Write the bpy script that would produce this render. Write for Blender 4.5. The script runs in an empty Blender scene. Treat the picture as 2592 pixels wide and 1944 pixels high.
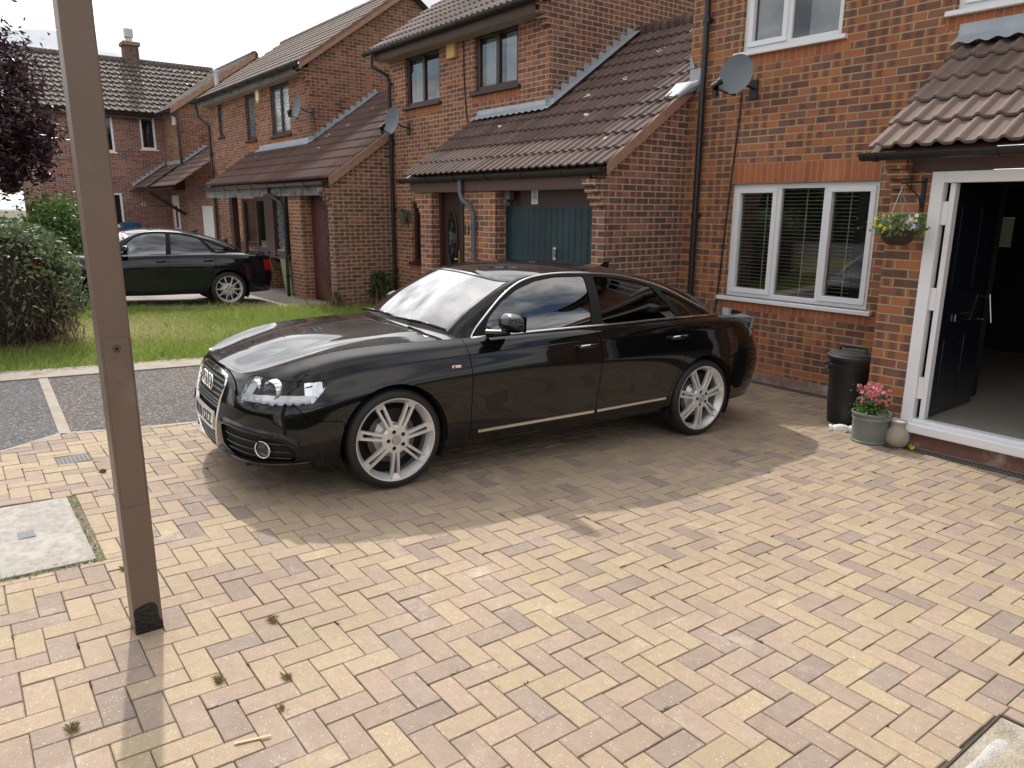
import bpy, math, random
import numpy as np
from mathutils import Matrix, Vector
random.seed(7); rng=np.random.RandomState(7)
scn=bpy.context.scene; COL=scn.collection
R=math.radians
# ---------------------------------------------------------------- camera
cam=bpy.data.cameras.new('camera'); camo=bpy.data.objects.new('camera',cam); COL.objects.link(camo)
cam.sensor_width=36; cam.lens=25.93; cam.clip_start=.05; cam.clip_end=2000
CR=((0.61230958,-0.18614548,0.76839238),(0.79059244,0.13632823,-0.59697422),(0.00637048,0.97301823,0.23064029))
mw=Matrix(CR).to_4x4(); mw.translation=Vector((0,0,1.96)); camo.matrix_world=mw
scn.camera=camo
# ---------------------------------------------------------------- sky and sun
SUN_EL=R(46); SUN=Vector((-.974*math.cos(SUN_EL),.226*math.cos(SUN_EL),math.sin(SUN_EL)))
w=bpy.data.worlds.new('World'); scn.world=w; w.use_nodes=True
nt=w.node_tree; nt.nodes.clear()
def N(nt,t,**k):
    n=nt.nodes.new(t)
    for a,b in k.items(): setattr(n,a,b)
    return n
def Lk(nt,a,b): nt.links.new(a,b)
sky=N(nt,'ShaderNodeTexSky'); sky.sky_type='NISHITA'; sky.sun_disc=False
sky.sun_elevation=SUN_EL; sky.sun_rotation=math.atan2(SUN.x,SUN.y); sky.air_density=1.0; sky.dust_density=1.5
bg1=N(nt,'ShaderNodeBackground'); bg1.inputs[1].default_value=.11; Lk(nt,sky.outputs[0],bg1.inputs[0])
tc=N(nt,'ShaderNodeTexCoord')
sep=N(nt,'ShaderNodeSeparateXYZ'); Lk(nt,tc.outputs['Generated'],sep.inputs[0])
addz=N(nt,'ShaderNodeMath',operation='ADD'); addz.inputs[1].default_value=.12; Lk(nt,sep.outputs[2],addz.inputs[0])
mx=N(nt,'ShaderNodeMath',operation='MAXIMUM'); mx.inputs[1].default_value=.06; Lk(nt,addz.outputs[0],mx.inputs[0])
dv=N(nt,'ShaderNodeVectorMath',operation='DIVIDE'); Lk(nt,tc.outputs['Generated'],dv.inputs[0]); Lk(nt,mx.outputs[0],dv.inputs[1])
n1=N(nt,'ShaderNodeTexNoise'); n1.inputs['Scale'].default_value=1.05; n1.inputs['Detail'].default_value=9; n1.inputs['Roughness'].default_value=.62; n1.inputs['Distortion'].default_value=.6
Lk(nt,dv.outputs[0],n1.inputs['Vector'])
cr=N(nt,'ShaderNodeValToRGB'); cr.color_ramp.elements[0].position=.36; cr.color_ramp.elements[1].position=.50; Lk(nt,n1.outputs[0],cr.inputs[0])
n2=N(nt,'ShaderNodeTexNoise'); n2.inputs['Scale'].default_value=1.9; n2.inputs['Detail'].default_value=6; Lk(nt,dv.outputs[0],n2.inputs['Vector'])
cc=N(nt,'ShaderNodeValToRGB'); e=cc.color_ramp.elements
e[0].position=.34; e[0].color=(.42,.43,.46,1); e[1].position=.60; e[1].color=(1.08,1.06,1.03,1)
Lk(nt,n2.outputs[0],cc.inputs[0])
# the cloud round the sun is thinner and brighter
dt=N(nt,'ShaderNodeVectorMath',operation='DOT_PRODUCT'); dt.inputs[1].default_value=SUN; Lk(nt,tc.outputs['Generated'],dt.inputs[0])
mr=N(nt,'ShaderNodeMapRange'); mr.inputs[1].default_value=.72; mr.inputs[2].default_value=1.0; mr.inputs[3].default_value=0; mr.inputs[4].default_value=1; Lk(nt,dt.outputs['Value'],mr.inputs[0])
def Mq(op,a,b):
    n=N(nt,'ShaderNodeMath',operation=op)
    for i,x in enumerate((a,b)):
        if isinstance(x,(int,float)): n.inputs[i].default_value=x
        else: Lk(nt,x,n.inputs[i])
    return n.outputs[0]
glow=Mq('POWER',mr.outputs[0],1.7); gstr=Mq('ADD',Mq('MULTIPLY',glow,2.4),1.22)
cov=Mq('MINIMUM',Mq('ADD',cr.outputs[0],Mq('MULTIPLY',glow,.8)),1.)
bg2=N(nt,'ShaderNodeBackground'); Lk(nt,cc.outputs[0],bg2.inputs[0]); Lk(nt,gstr,bg2.inputs[1])
mxs=N(nt,'ShaderNodeMixShader'); Lk(nt,cov,mxs.inputs[0]); Lk(nt,bg1.outputs[0],mxs.inputs[1]); Lk(nt,bg2.outputs[0],mxs.inputs[2])
wo=N(nt,'ShaderNodeOutputWorld'); Lk(nt,mxs.outputs[0],wo.inputs[0])
sl=bpy.data.lights.new('sun','SUN'); sl.energy=2.7; sl.angle=R(1.2); sl.color=(1,.94,.85)
so=bpy.data.objects.new('sun',sl); COL.objects.link(so); so.rotation_euler=SUN.to_track_quat('Z','Y').to_euler(); so.location=(-10,3,12)
scn.view_settings.view_transform='Standard'; scn.view_settings.look='None'; scn.view_settings.exposure=.34; scn.view_settings.gamma=1
# ---------------------------------------------------------------- object helpers
SL=.0375
def gz(y): return SL*(7.5-y) if y<7.5 else 0.
def lab(o,label=None,cat=None,group=None,kind=None):
    if label: o['label']=label
    if cat: o['category']=cat
    if group: o['group']=group
    if kind: o['kind']=kind
    return o
def thing(name,loc,label,cat,group=None,kind=None):
    o=bpy.data.objects.new(name,None); COL.objects.link(o); o.location=loc; o.empty_display_size=.2
    return lab(o,label,cat,group,kind)
def setparent(o,p):
    o.parent=p
    inv=Matrix.Identity(4); q=p; chain=[]
    while q is not None:
        chain.append(q); q=q.parent
    m=Matrix.Identity(4)
    for q in reversed(chain): m=m@q.matrix_parent_inverse@q.matrix_basis if q.parent else m@q.matrix_basis
    o.matrix_parent_inverse=m.inverted()
class MB:
    def __init__(s): s.v=[]; s.f=[]; s.uv=[]; s.att=[]; s.mi=[]; s.cm=0
    def poly(s,pts,uv=None,att=None):
        b=len(s.v); s.v+= [tuple(p) for p in pts]; s.f.append(tuple(range(b,b+len(pts)))); s.uv.append(uv); s.att.append(att); s.mi.append(s.cm); return s
    def mesh(s,V,F,att=None):
        b=len(s.v); s.v+=[tuple(map(float,p)) for p in V]
        for f in F: s.f.append(tuple(int(i)+b for i in f)); s.uv.append(None); s.att.append(att); s.mi.append(s.cm)
        return s
    def box(s,x0,x1,y0,y1,z0,z1,T=None,att=None):
        V=[(x,y,z) for x in(x0,x1) for y in(y0,y1) for z in(z0,z1)]
        if T is not None: V=[tuple(T@Vector(p)) for p in V]
        return s.mesh(V,[(0,1,3,2),(4,6,7,5),(0,4,5,1),(2,3,7,6),(0,2,6,4),(1,5,7,3)],att)
    def bbox(s,x0,x1,y0,y1,z0,z1,b=.01,T=None,att=None):
        # box with chamfered edges
        X=(x0,x1);Y=(y0,y1);Z=(z0,z1); idx={}; V=[]
        for i in(0,1):
            for j in(0,1):
                for k in(0,1):
                    sx=b*(1-2*i); sy=b*(1-2*j); sz=b*(1-2*k)
                    for a,d in ((0,(0,sy,sz)),(1,(sx,0,sz)),(2,(sx,sy,0))):
                        idx[i,j,k,a]=len(V); V.append((X[i]+d[0],Y[j]+d[1],Z[k]+d[2]))
        if T is not None: V=[tuple(T@Vector(p)) for p in V]
        F=[]
        for i in(0,1):
            q=[idx[i,0,0,0],idx[i,1,0,0],idx[i,1,1,0],idx[i,0,1,0]]; F.append(q if i else q[::-1])
            q=[idx[0,i,0,1],idx[1,i,0,1],idx[1,i,1,1],idx[0,i,1,1]]; F.append(q[::-1] if i else q)
            q=[idx[0,0,i,2],idx[1,0,i,2],idx[1,1,i,2],idx[0,1,i,2]]; F.append(q if i else q[::-1])
        for i in(0,1):
            for j in(0,1):
                F.append([idx[i,j,0,0],idx[i,j,1,0],idx[i,j,1,1],idx[i,j,0,1]])
                F.append([idx[i,0,j,0],idx[i,1,j,0],idx[i,1,j,2],idx[i,0,j,2]])
                F.append([idx[0,i,j,1],idx[1,i,j,1],idx[1,i,j,2],idx[0,i,j,2]])
        for i in(0,1):
            for j in(0,1):
                for k in(0,1): F.append([idx[i,j,k,0],idx[i,j,k,1],idx[i,j,k,2]])
        return s.mesh(V,F,att)
    def tube(s,pts,r,n=8,cap=True,T=None):
        pts=[Vector(p) for p in pts]; m=len(pts); rr=r if isinstance(r,(list,tuple)) else [r]*m
        V=[];F=[]; up=None
        for i,p in enumerate(pts):
            d=(pts[min(i+1,m-1)]-pts[max(i-1,0)]).normalized()
            if up is None:
                up=Vector((0,0,1)) if abs(d.z)<.9 else Vector((1,0,0))
            a=d.cross(up); 
            if a.length<1e-4: a=d.cross(Vector((0,1,0)))
            a.normalize(); b=a.cross(d).normalized(); up=b
            for k in range(n):
                t=2*math.pi*k/n; q=p+(a*math.cos(t)+b*math.sin(t))*rr[i]; V.append(T@q if T is not None else q)
        for i in range(m-1):
            for k in range(n):
                F.append((i*n+k,i*n+(k+1)%n,(i+1)*n+(k+1)%n,(i+1)*n+k))
        if cap: F.append(tuple(range(n))[::-1]); F.append(tuple((m-1)*n+k for k in range(n)))
        return s.mesh(V,F)
    def lathe(s,prof,T,n=32,closed=False,a0=0,a1=2*math.pi):
        # prof list of (r,h); axis local z, T maps to world
        full=abs(a1-a0-2*math.pi)<1e-6; m=len(prof); V=[];F=[]; nn=n if full else n+1
        for i in range(nn):
            t=a0+(a1-a0)*i/n
            for (r,h) in prof: V.append(T@Vector((r*math.cos(t),r*math.sin(t),h)))
        for i in range(n):
            j=(i+1)%nn
            for k in range(m-1 if not closed else m):
                k2=(k+1)%m
                F.append((i*m+k,j*m+k,j*m+k2,i*m+k2))
        return s.mesh(V,F)
    def grid(s,A,flip=False,att=None):
        A=np.asarray(A); n,m=A.shape[:2]; V=A.reshape(-1,3); F=[]
        for i in range(n-1):
            for j in range(m-1):
                q=(i*m+j,(i+1)*m+j,(i+1)*m+j+1,i*m+j+1); F.append(q[::-1] if flip else q)
        return s.mesh(V,F,att)
    def build(s,name,mat,parent=None,smooth=False,label=None,ang=None,wn=False):
        me=bpy.data.meshes.new(name); me.from_pydata(s.v,[],s.f); 
        mats=mat if isinstance(mat,(list,tuple)) else [mat]
        for m_ in mats: me.materials.append(m_)
        if len(mats)>1: me.polygons.foreach_set('material_index',s.mi)
        uvl=me.uv_layers.new(name='UVMap'); co=[0.]*(2*len(me.loops)); i=0
        P=np.array(s.v,dtype=float)
        for f,u in zip(s.f,s.uv):
            if u is None:
                a,b,c_=P[f[0]],P[f[1]],P[f[2]]; n_=np.cross(b-a,P[f[-1]]-a); an=np.abs(n_)
                if an[2]>=an[0] and an[2]>=an[1]: ix=(0,1)
                elif an[0]>=an[1]: ix=(1,2)
                else: ix=(0,2)
                for q in f: co[i]=P[q][ix[0]]; co[i+1]=P[q][ix[1]]; i+=2
            else:
                for q in u: co[i]=q[0]; co[i+1]=q[1]; i+=2
        uvl.data.foreach_set('uv',co)
        if any(a is not None for a in s.att):
            at=me.attributes.new('tone','FLOAT_COLOR','CORNER'); cc_=[]
            for f,a in zip(s.f,s.att):
                a=a or (0,0,0); cc_+= [a[0],a[1],a[2],1.]*len(f)
            at.data.foreach_set('color',cc_)
        if smooth: me.polygons.foreach_set('use_smooth',[True]*len(me.polygons))
        me.update()
        o=bpy.data.objects.new(name,me); COL.objects.link(o)
        if smooth and ang:
            me.validate()
            try: me.set_sharp_from_angle(angle=R(ang))
            except Exception: pass
        if parent is not None: setparent(o,parent)
        if label: o['label']=label
        return o
def struct(o): o['kind']='structure'; return o
def copy_tree(root,loc=None,rotz=None,label=None):
    r=root.copy(); COL.objects.link(r)
    if loc is not None: r.location=loc
    if rotz is not None: r.rotation_euler=(0,0,rotz)
    if label: r['label']=label
    for ch in list(root.children):
        c=ch.copy(); COL.objects.link(c); c.parent=r
        for g in list(ch.children):
            d=g.copy(); COL.objects.link(d); d.parent=c
    return r
def TR(loc,rx=0,ry=0,rz=0):
    return Matrix.Translation(Vector(loc))@Matrix.Rotation(rz,4,'Z')@Matrix.Rotation(ry,4,'Y')@Matrix.Rotation(rx,4,'X')
def axisT(loc,d):
    return Matrix.Translation(Vector(loc))@Vector(d).to_track_quat('Z','Y').to_matrix().to_4x4()
def text(name,body,size,T,mat,parent,extr=.001,align='CENTER',sx=1.,bold=0.):
    cu=bpy.data.curves.new(name,'FONT'); cu.body=body; cu.size=size; cu.extrude=extr; cu.align_x=align; cu.align_y='CENTER'; cu.offset=bold
    t=bpy.data.objects.new(name,cu); COL.objects.link(t); bpy.context.view_layer.update()
    dg=bpy.context.evaluated_depsgraph_get(); me=bpy.data.meshes.new_from_object(t.evaluated_get(dg))
    bpy.data.objects.remove(t)
    for v in me.vertices: v.co=T@Vector((v.co.x*sx,v.co.y,v.co.z))
    me.materials.clear(); me.materials.append(mat)
    o=bpy.data.objects.new(name,me); COL.objects.link(o); setparent(o,parent); return o
# ---------------------------------------------------------------- materials
def mat(name):
    m=bpy.data.materials.new(name); m.use_nodes=True; nt=m.node_tree; nt.nodes.clear()
    out=N(nt,'ShaderNodeOutputMaterial'); return m,nt,out
def pbr(name,col,rough=.6,metal=0,var=.12,vscale=6,bump=0,bscale=60,coat=0,spec=.5,col2=None,c2scale=3,c2=(.5,.62)):
    m,nt,out=mat(name); p=N(nt,'ShaderNodeBsdfPrincipled'); Lk(nt,p.outputs[0],out.inputs[0])
    p.inputs['Roughness'].default_value=rough; p.inputs['Metallic'].default_value=metal
    p.inputs['Coat Weight'].default_value=coat; p.inputs['Coat Roughness'].default_value=.03; p.inputs['Specular IOR Level'].default_value=spec
    tc=N(nt,'ShaderNodeTexCoord'); no=N(nt,'ShaderNodeTexNoise'); no.inputs['Scale'].default_value=vscale; no.inputs['Detail'].default_value=6; no.inputs['Roughness'].default_value=.6
    Lk(nt,tc.outputs['Object'],no.inputs['Vector'])
    mr=N(nt,'ShaderNodeMapRange'); mr.inputs[3].default_value=1-2*var; mr.inputs[4].default_value=1+2*var; Lk(nt,no.outputs[0],mr.inputs[0])
    mx=N(nt,'ShaderNodeMix',data_type='RGBA',blend_type='MULTIPLY'); mx.inputs[0].default_value=1; mx.inputs[6].default_value=(*col,1); Lk(nt,mr.outputs[0],mx.inputs[7])
    src=mx.outputs[2]
    if col2:
        n3=N(nt,'ShaderNodeTexNoise'); n3.inputs['Scale'].default_value=c2scale; n3.inputs['Detail'].default_value=8; n3.inputs['Roughness'].default_value=.65; Lk(nt,tc.outputs['Object'],n3.inputs['Vector'])
        m2=N(nt,'ShaderNodeMapRange'); m2.inputs[1].default_value=c2[0]; m2.inputs[2].default_value=c2[1]; Lk(nt,n3.outputs[0],m2.inputs[0])
        mm=N(nt,'ShaderNodeMix',data_type='RGBA'); Lk(nt,m2.outputs[0],mm.inputs[0]); Lk(nt,src,mm.inputs[6]); mm.inputs[7].default_value=(*col2,1); src=mm.outputs[2]
    Lk(nt,src,p.inputs['Base Color'])
    if bump:
        b=N(nt,'ShaderNodeBump'); b.inputs['Strength'].default_value=bump; b.inputs['Distance'].default_value=.01
        n4=N(nt,'ShaderNodeTexNoise'); n4.inputs['Scale'].default_value=bscale; n4.inputs['Detail'].default_value=4; Lk(nt,tc.outputs['Object'],n4.inputs['Vector'])
        Lk(nt,n4.outputs[0],b.inputs['Height']); Lk(nt,b.outputs[0],p.inputs['Normal'])
    return m
def Mth(nt,op,a,b=None,c=None):
    n=N(nt,'ShaderNodeMath',operation=op)
    for i,x in enumerate((a,b,c)):
        if x is None: continue
        if isinstance(x,(int,float)): n.inputs[i].default_value=x
        else: Lk(nt,x,n.inputs[i])
    return n.outputs[0]
def brick(name,ramp,mortar,off=.5,kiss=.5,dark=(.07,.035,.03),seed=0.,bl=.225,bh=.075,dirt=1.,rowtint=.35):
    m,nt,out=mat(name); p=N(nt,'ShaderNodeBsdfPrincipled'); Lk(nt,p.outputs[0],out.inputs[0]); p.inputs['Roughness'].default_value=.85; p.inputs['Specular IOR Level'].default_value=.25
    uv=N(nt,'ShaderNodeUVMap'); sp=N(nt,'ShaderNodeSeparateXYZ'); Lk(nt,uv.outputs[0],sp.inputs[0])
    v=Mth(nt,'DIVIDE',Mth(nt,'ADD',sp.outputs[1],50*bh),bh); row=Mth(nt,'FLOOR',v); fy=Mth(nt,'FRACT',v)
    rm=Mth(nt,'MODULO',row,2.0); u=Mth(nt,'ADD',Mth(nt,'DIVIDE',Mth(nt,'ADD',sp.outputs[0],100*bl),bl),Mth(nt,'MULTIPLY',rm,off))
    col=Mth(nt,'FLOOR',u); fx=Mth(nt,'FRACT',u)
    dx=Mth(nt,'MULTIPLY',Mth(nt,'MINIMUM',fx,Mth(nt,'SUBTRACT',1.,fx)),bl); dy=Mth(nt,'MULTIPLY',Mth(nt,'MINIMUM',fy,Mth(nt,'SUBTRACT',1.,fy)),bh)
    no=N(nt,'ShaderNodeTexNoise'); no.inputs['Scale'].default_value=38; no.inputs['Detail'].default_value=5; Lk(nt,uv.outputs[0],no.inputs['Vector'])
    d=Mth(nt,'ADD',Mth(nt,'MINIMUM',dx,dy),Mth(nt,'MULTIPLY',Mth(nt,'SUBTRACT',no.outputs[0],.5),.006))
    mk=N(nt,'ShaderNodeMapRange',interpolation_type='SMOOTHSTEP'); mk.inputs[1].default_value=.0050; mk.inputs[2].default_value=.0085; Lk(nt,d,mk.inputs[0]); mask=mk.outputs[0]
    cb=N(nt,'ShaderNodeCombineXYZ'); Lk(nt,col,cb.inputs[0]); Lk(nt,row,cb.inputs[1]); cb.inputs[2].default_value=seed
    wn=N(nt,'ShaderNodeTexWhiteNoise',noise_dimensions='3D'); Lk(nt,cb.outputs[0],wn.inputs['Vector'])
    sc=N(nt,'ShaderNodeSeparateColor'); Lk(nt,wn.outputs['Color'],sc.inputs[0])
    # whole rows lean darker or redder, as batches do
    lo=N(nt,'ShaderNodeTexNoise'); lo.inputs['Scale'].default_value=.9; lo.inputs['Detail'].default_value=3
    mp=N(nt,'ShaderNodeMapping'); mp.inputs['Scale'].default_value=(.7,3.2,1); mp.inputs['Location'].default_value=(seed*3.1,seed,0); Lk(nt,uv.outputs[0],mp.inputs[0]); Lk(nt,mp.outputs[0],lo.inputs['Vector'])
    t=Mth(nt,'ADD',wn.outputs['Value'],Mth(nt,'MULTIPLY',Mth(nt,'SUBTRACT',lo.outputs[0],.5),rowtint*3))
    rp=N(nt,'ShaderNodeValToRGB'); rp.color_ramp.interpolation='LINEAR'
    el=rp.color_ramp.elements
    while len(el)>1: el.remove(el[-1])
    for i,c in enumerate(ramp):
        if i==0: el[0].position=0; el[0].color=(*c,1)
        else:
            q=el.new(i/(len(ramp)-1)); q.color=(*c,1)
    Lk(nt,t,rp.inputs[0])
    # darker header bands burnt across the face
    def band(c,wd,soft):
        a=Mth(nt,'ABSOLUTE',Mth(nt,'SUBTRACT',fx,c)); q=N(nt,'ShaderNodeMapRange',interpolation_type='SMOOTHSTEP'); q.inputs[1].default_value=wd+soft; q.inputs[2].default_value=wd-soft; Lk(nt,a,q.inputs[0]); return q.outputs[0]
    b1=band(.27,.13,.05); b2=band(.76,.12,.05)
    yb=Mth(nt,'LESS_THAN',Mth(nt,'ABSOLUTE',Mth(nt,'SUBTRACT',fy,.5)),.42)
    g1=Mth(nt,'LESS_THAN',sc.outputs[0],kiss); g2=Mth(nt,'LESS_THAN',sc.outputs[1],kiss)
    kb=Mth(nt,'MULTIPLY',Mth(nt,'MAXIMUM',Mth(nt,'MULTIPLY',b1,g1),Mth(nt,'MULTIPLY',b2,g2)),yb)
    kb=Mth(nt,'MULTIPLY',kb,Mth(nt,'ADD',.25,Mth(nt,'MULTIPLY',no.outputs[0],.9)))
    m1=N(nt,'ShaderNodeMix',data_type='RGBA'); Lk(nt,kb,m1.inputs[0]); Lk(nt,rp.outputs[0],m1.inputs[6]); m1.inputs[7].default_value=(*dark,1)
    f2=N(nt,'ShaderNodeTexNoise'); f2.inputs['Scale'].default_value=90; f2.inputs['Detail'].default_value=4; Lk(nt,uv.outputs[0],f2.inputs['Vector'])
    gr=N(nt,'ShaderNodeMapRange'); gr.inputs[3].default_value=.75; gr.inputs[4].default_value=1.25; Lk(nt,f2.outputs[0],gr.inputs[0])
    m2=N(nt,'ShaderNodeMix',data_type='RGBA',blend_type='MULTIPLY'); m2.inputs[0].default_value=1; Lk(nt,m1.outputs[2],m2.inputs[6]); Lk(nt,gr.outputs[0],m2.inputs[7])
    mo=N(nt,'ShaderNodeMix',data_type='RGBA'); mo.inputs[6].default_value=(*[q*.72 for q in mortar],1); mo.inputs[7].default_value=(*mortar,1); Lk(nt,lo.outputs[0],mo.inputs[0])
    m3=N(nt,'ShaderNodeMix',data_type='RGBA'); Lk(nt,mask,m3.inputs[0]); Lk(nt,mo.outputs[2],m3.inputs[6]); Lk(nt,m2.outputs[2],m3.inputs[7])
    st=N(nt,'ShaderNodeTexNoise'); st.inputs['Scale'].default_value=.8; st.inputs['Detail'].default_value=7; st.inputs['Roughness'].default_value=.7; Lk(nt,uv.outputs[0],st.inputs['Vector'])
    sr=N(nt,'ShaderNodeMapRange'); sr.inputs[1].default_value=.25; sr.inputs[2].default_value=.75; sr.inputs[3].default_value=1-.28*dirt; sr.inputs[4].default_value=1+.2*dirt; Lk(nt,st.outputs[0],sr.inputs[0])
    m4=N(nt,'ShaderNodeMix',data_type='RGBA',blend_type='MULTIPLY'); m4.inputs[0].default_value=1; Lk(nt,m3.outputs[2],m4.inputs[6]); Lk(nt,sr.outputs[0],m4.inputs[7])
    Lk(nt,m4.outputs[2],p.inputs['Base Color'])
    bu=N(nt,'ShaderNodeBump'); bu.inputs['Strength'].default_value=.7; bu.inputs['Distance'].default_value=.006
    Lk(nt,Mth(nt,'ADD',mask,Mth(nt,'MULTIPLY',f2.outputs[0],.35)),bu.inputs['Height']); Lk(nt,bu.outputs[0],p.inputs['Normal'])
    return m
def tile(name,c1,c2,spot=.0,spotc=(.75,.73,.68),seed=0,pan=.6):
    m,nt,out=mat(name); p=N(nt,'ShaderNodeBsdfPrincipled'); Lk(nt,p.outputs[0],out.inputs[0]); p.inputs['Roughness'].default_value=.75; p.inputs['Specular IOR Level'].default_value=.3
    uv=N(nt,'ShaderNodeUVMap'); sp=N(nt,'ShaderNodeSeparateXYZ'); Lk(nt,uv.outputs[0],sp.inputs[0])
    cb=N(nt,'ShaderNodeCombineXYZ'); Lk(nt,Mth(nt,'FLOOR',Mth(nt,'DIVIDE',sp.outputs[0],.3)),cb.inputs[0]); Lk(nt,Mth(nt,'FLOOR',Mth(nt,'DIVIDE',sp.outputs[1],.345)),cb.inputs[1]); cb.inputs[2].default_value=seed
    wn=N(nt,'ShaderNodeTexWhiteNoise',noise_dimensions='3D'); Lk(nt,cb.outputs[0],wn.inputs['Vector'])
    n1=N(nt,'ShaderNodeTexNoise'); n1.inputs['Scale'].default_value=2.2; n1.inputs['Detail'].default_value=7; n1.inputs['Roughness'].default_value=.7; Lk(nt,uv.outputs[0],n1.inputs['Vector'])
    t=Mth(nt,'ADD',Mth(nt,'MULTIPLY',wn.outputs['Value'],.45),Mth(nt,'MULTIPLY',n1.outputs[0],.7))
    mx=N(nt,'ShaderNodeMix',data_type='RGBA'); Lk(nt,t,mx.inputs[0]); mx.inputs[6].default_value=(*c1,1); mx.inputs[7].default_value=(*c2,1)
    n2=N(nt,'ShaderNodeTexNoise'); n2.inputs['Scale'].default_value=70; n2.inputs['Detail'].default_value=4; Lk(nt,uv.outputs[0],n2.inputs['Vector'])
    gr=N(nt,'ShaderNodeMapRange'); gr.inputs[3].default_value=.72; gr.inputs[4].default_value=1.28; Lk(nt,n2.outputs[0],gr.inputs[0])
    m2=N(nt,'ShaderNodeMix',data_type='RGBA',blend_type='MULTIPLY'); m2.inputs[0].default_value=1; Lk(nt,mx.outputs[2],m2.inputs[6]); Lk(nt,gr.outputs[0],m2.inputs[7])
    pn=Mth(nt,'ABSOLUTE',Mth(nt,'SUBTRACT',Mth(nt,'FRACT',Mth(nt,'DIVIDE',sp.outputs[0],.15)),.5))  # troughs coloured darker: grime plus painted shade, so ribs show in flat light
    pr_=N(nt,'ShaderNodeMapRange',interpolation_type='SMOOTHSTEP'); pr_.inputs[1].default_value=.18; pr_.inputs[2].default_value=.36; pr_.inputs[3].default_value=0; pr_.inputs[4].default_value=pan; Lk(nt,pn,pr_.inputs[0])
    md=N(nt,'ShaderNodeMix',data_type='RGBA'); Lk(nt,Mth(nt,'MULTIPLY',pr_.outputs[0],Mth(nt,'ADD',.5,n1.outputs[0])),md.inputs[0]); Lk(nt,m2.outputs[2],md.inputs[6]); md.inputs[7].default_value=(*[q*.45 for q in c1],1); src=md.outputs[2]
    if spot:
        vo=N(nt,'ShaderNodeTexVoronoi'); vo.inputs['Scale'].default_value=4.2; vo.inputs['Randomness'].default_value=1
        dn=N(nt,'ShaderNodeTexNoise'); dn.inputs['Scale'].default_value=14; Lk(nt,uv.outputs[0],dn.inputs['Vector'])
        ad=N(nt,'ShaderNodeVectorMath',operation='MULTIPLY_ADD'); Lk(nt,dn.outputs['Color'],ad.inputs[0]); ad.inputs[1].default_value=(.1,.1,0); Lk(nt,uv.outputs[0],ad.inputs[2]); Lk(nt,ad.outputs[0],vo.inputs['Vector'])
        sc=N(nt,'ShaderNodeSeparateColor'); Lk(nt,vo.outputs['Color'],sc.inputs[0])
        rad=Mth(nt,'ADD',.08,Mth(nt,'MULTIPLY',sc.outputs[1],.16))
        ring=Mth(nt,'MULTIPLY',Mth(nt,'LESS_THAN',vo.outputs['Distance'],rad),Mth(nt,'GREATER_THAN',vo.outputs['Distance'],Mth(nt,'MULTIPLY',rad,Mth(nt,'MULTIPLY',sc.outputs[2],.75))))
        msk=Mth(nt,'MULTIPLY',ring,Mth(nt,'LESS_THAN',sc.outputs[0],spot))
        m3=N(nt,'ShaderNodeMix',data_type='RGBA'); Lk(nt,msk,m3.inputs[0]); Lk(nt,src,m3.inputs[6]); m3.inputs[7].default_value=(*spotc,1); src=m3.outputs[2]
    Lk(nt,src,p.inputs['Base Color'])
    bu=N(nt,'ShaderNodeBump'); bu.inputs['Strength'].default_value=.35; bu.inputs['Distance'].default_value=.006; Lk(nt,n2.outputs[0],bu.inputs['Height']); Lk(nt,bu.outputs[0],p.inputs['Normal'])
    return m
def glass(name,tint=(.92,.95,.93),rough=.0,f0=.06,dirt=.0):
    m,nt,out=mat(name); tr=N(nt,'ShaderNodeBsdfTransparent'); tr.inputs[0].default_value=(*tint,1)
    gl=N(nt,'ShaderNodeBsdfGlossy'); gl.inputs['Roughness'].default_value=rough; gl.inputs[0].default_value=(1,1,1,1)
    lw=N(nt,'ShaderNodeFresnel'); lw.inputs[0].default_value=1.52
    f=Mth(nt,'MINIMUM',Mth(nt,'ADD',Mth(nt,'MULTIPLY',lw.outputs[0],1.5),f0),1.)
    mx=N(nt,'ShaderNodeMixShader'); Lk(nt,f,mx.inputs[0]); Lk(nt,tr.outputs[0],mx.inputs[1]); Lk(nt,gl.outputs[0],mx.inputs[2]); Lk(nt,mx.outputs[0],out.inputs[0]); return m
def leafmat(name,c1,c2,rough=.5,trans=.25):
    m,nt,out=mat(name); p=N(nt,'ShaderNodeBsdfPrincipled'); p.inputs['Roughness'].default_value=rough
    at=N(nt,'ShaderNodeAttribute'); at.attribute_name='tone'
    sc=N(nt,'ShaderNodeSeparateColor'); Lk(nt,at.outputs['Color'],sc.inputs[0])
    mx=N(nt,'ShaderNodeMix',data_type='RGBA'); Lk(nt,sc.outputs[0],mx.inputs[0]); mx.inputs[6].default_value=(*c1,1); mx.inputs[7].default_value=(*c2,1)
    Lk(nt,mx.outputs[2],p.inputs['Base Color'])
    tl=N(nt,'ShaderNodeBsdfTranslucent'); Lk(nt,mx.outputs[2],tl.inputs[0])
    ms=N(nt,'ShaderNodeMixShader'); ms.inputs[0].default_value=trans; Lk(nt,p.outputs[0],ms.inputs[1]); Lk(nt,tl.outputs[0],ms.inputs[2]); Lk(nt,ms.outputs[0],out.inputs[0]); return m
RN=[(.17,.080,.062),(.24,.10,.068),(.33,.13,.07),(.39,.148,.07),(.41,.155,.072),(.37,.142,.078),(.28,.122,.085),(.19,.10,.085)]
B_N=brick('brick_near',RN,(.47,.37,.20),kiss=.55,dark=(.12,.068,.065),seed=3,rowtint=.22)
RM=[(.20,.085,.065),(.27,.11,.08),(.36,.14,.085),(.42,.155,.08),(.38,.15,.095),(.32,.13,.095),(.22,.11,.09)]
B_M=brick('brick_mid',RM,(.56,.48,.31),kiss=.5,dark=(.15,.08,.07),seed=5)
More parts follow.
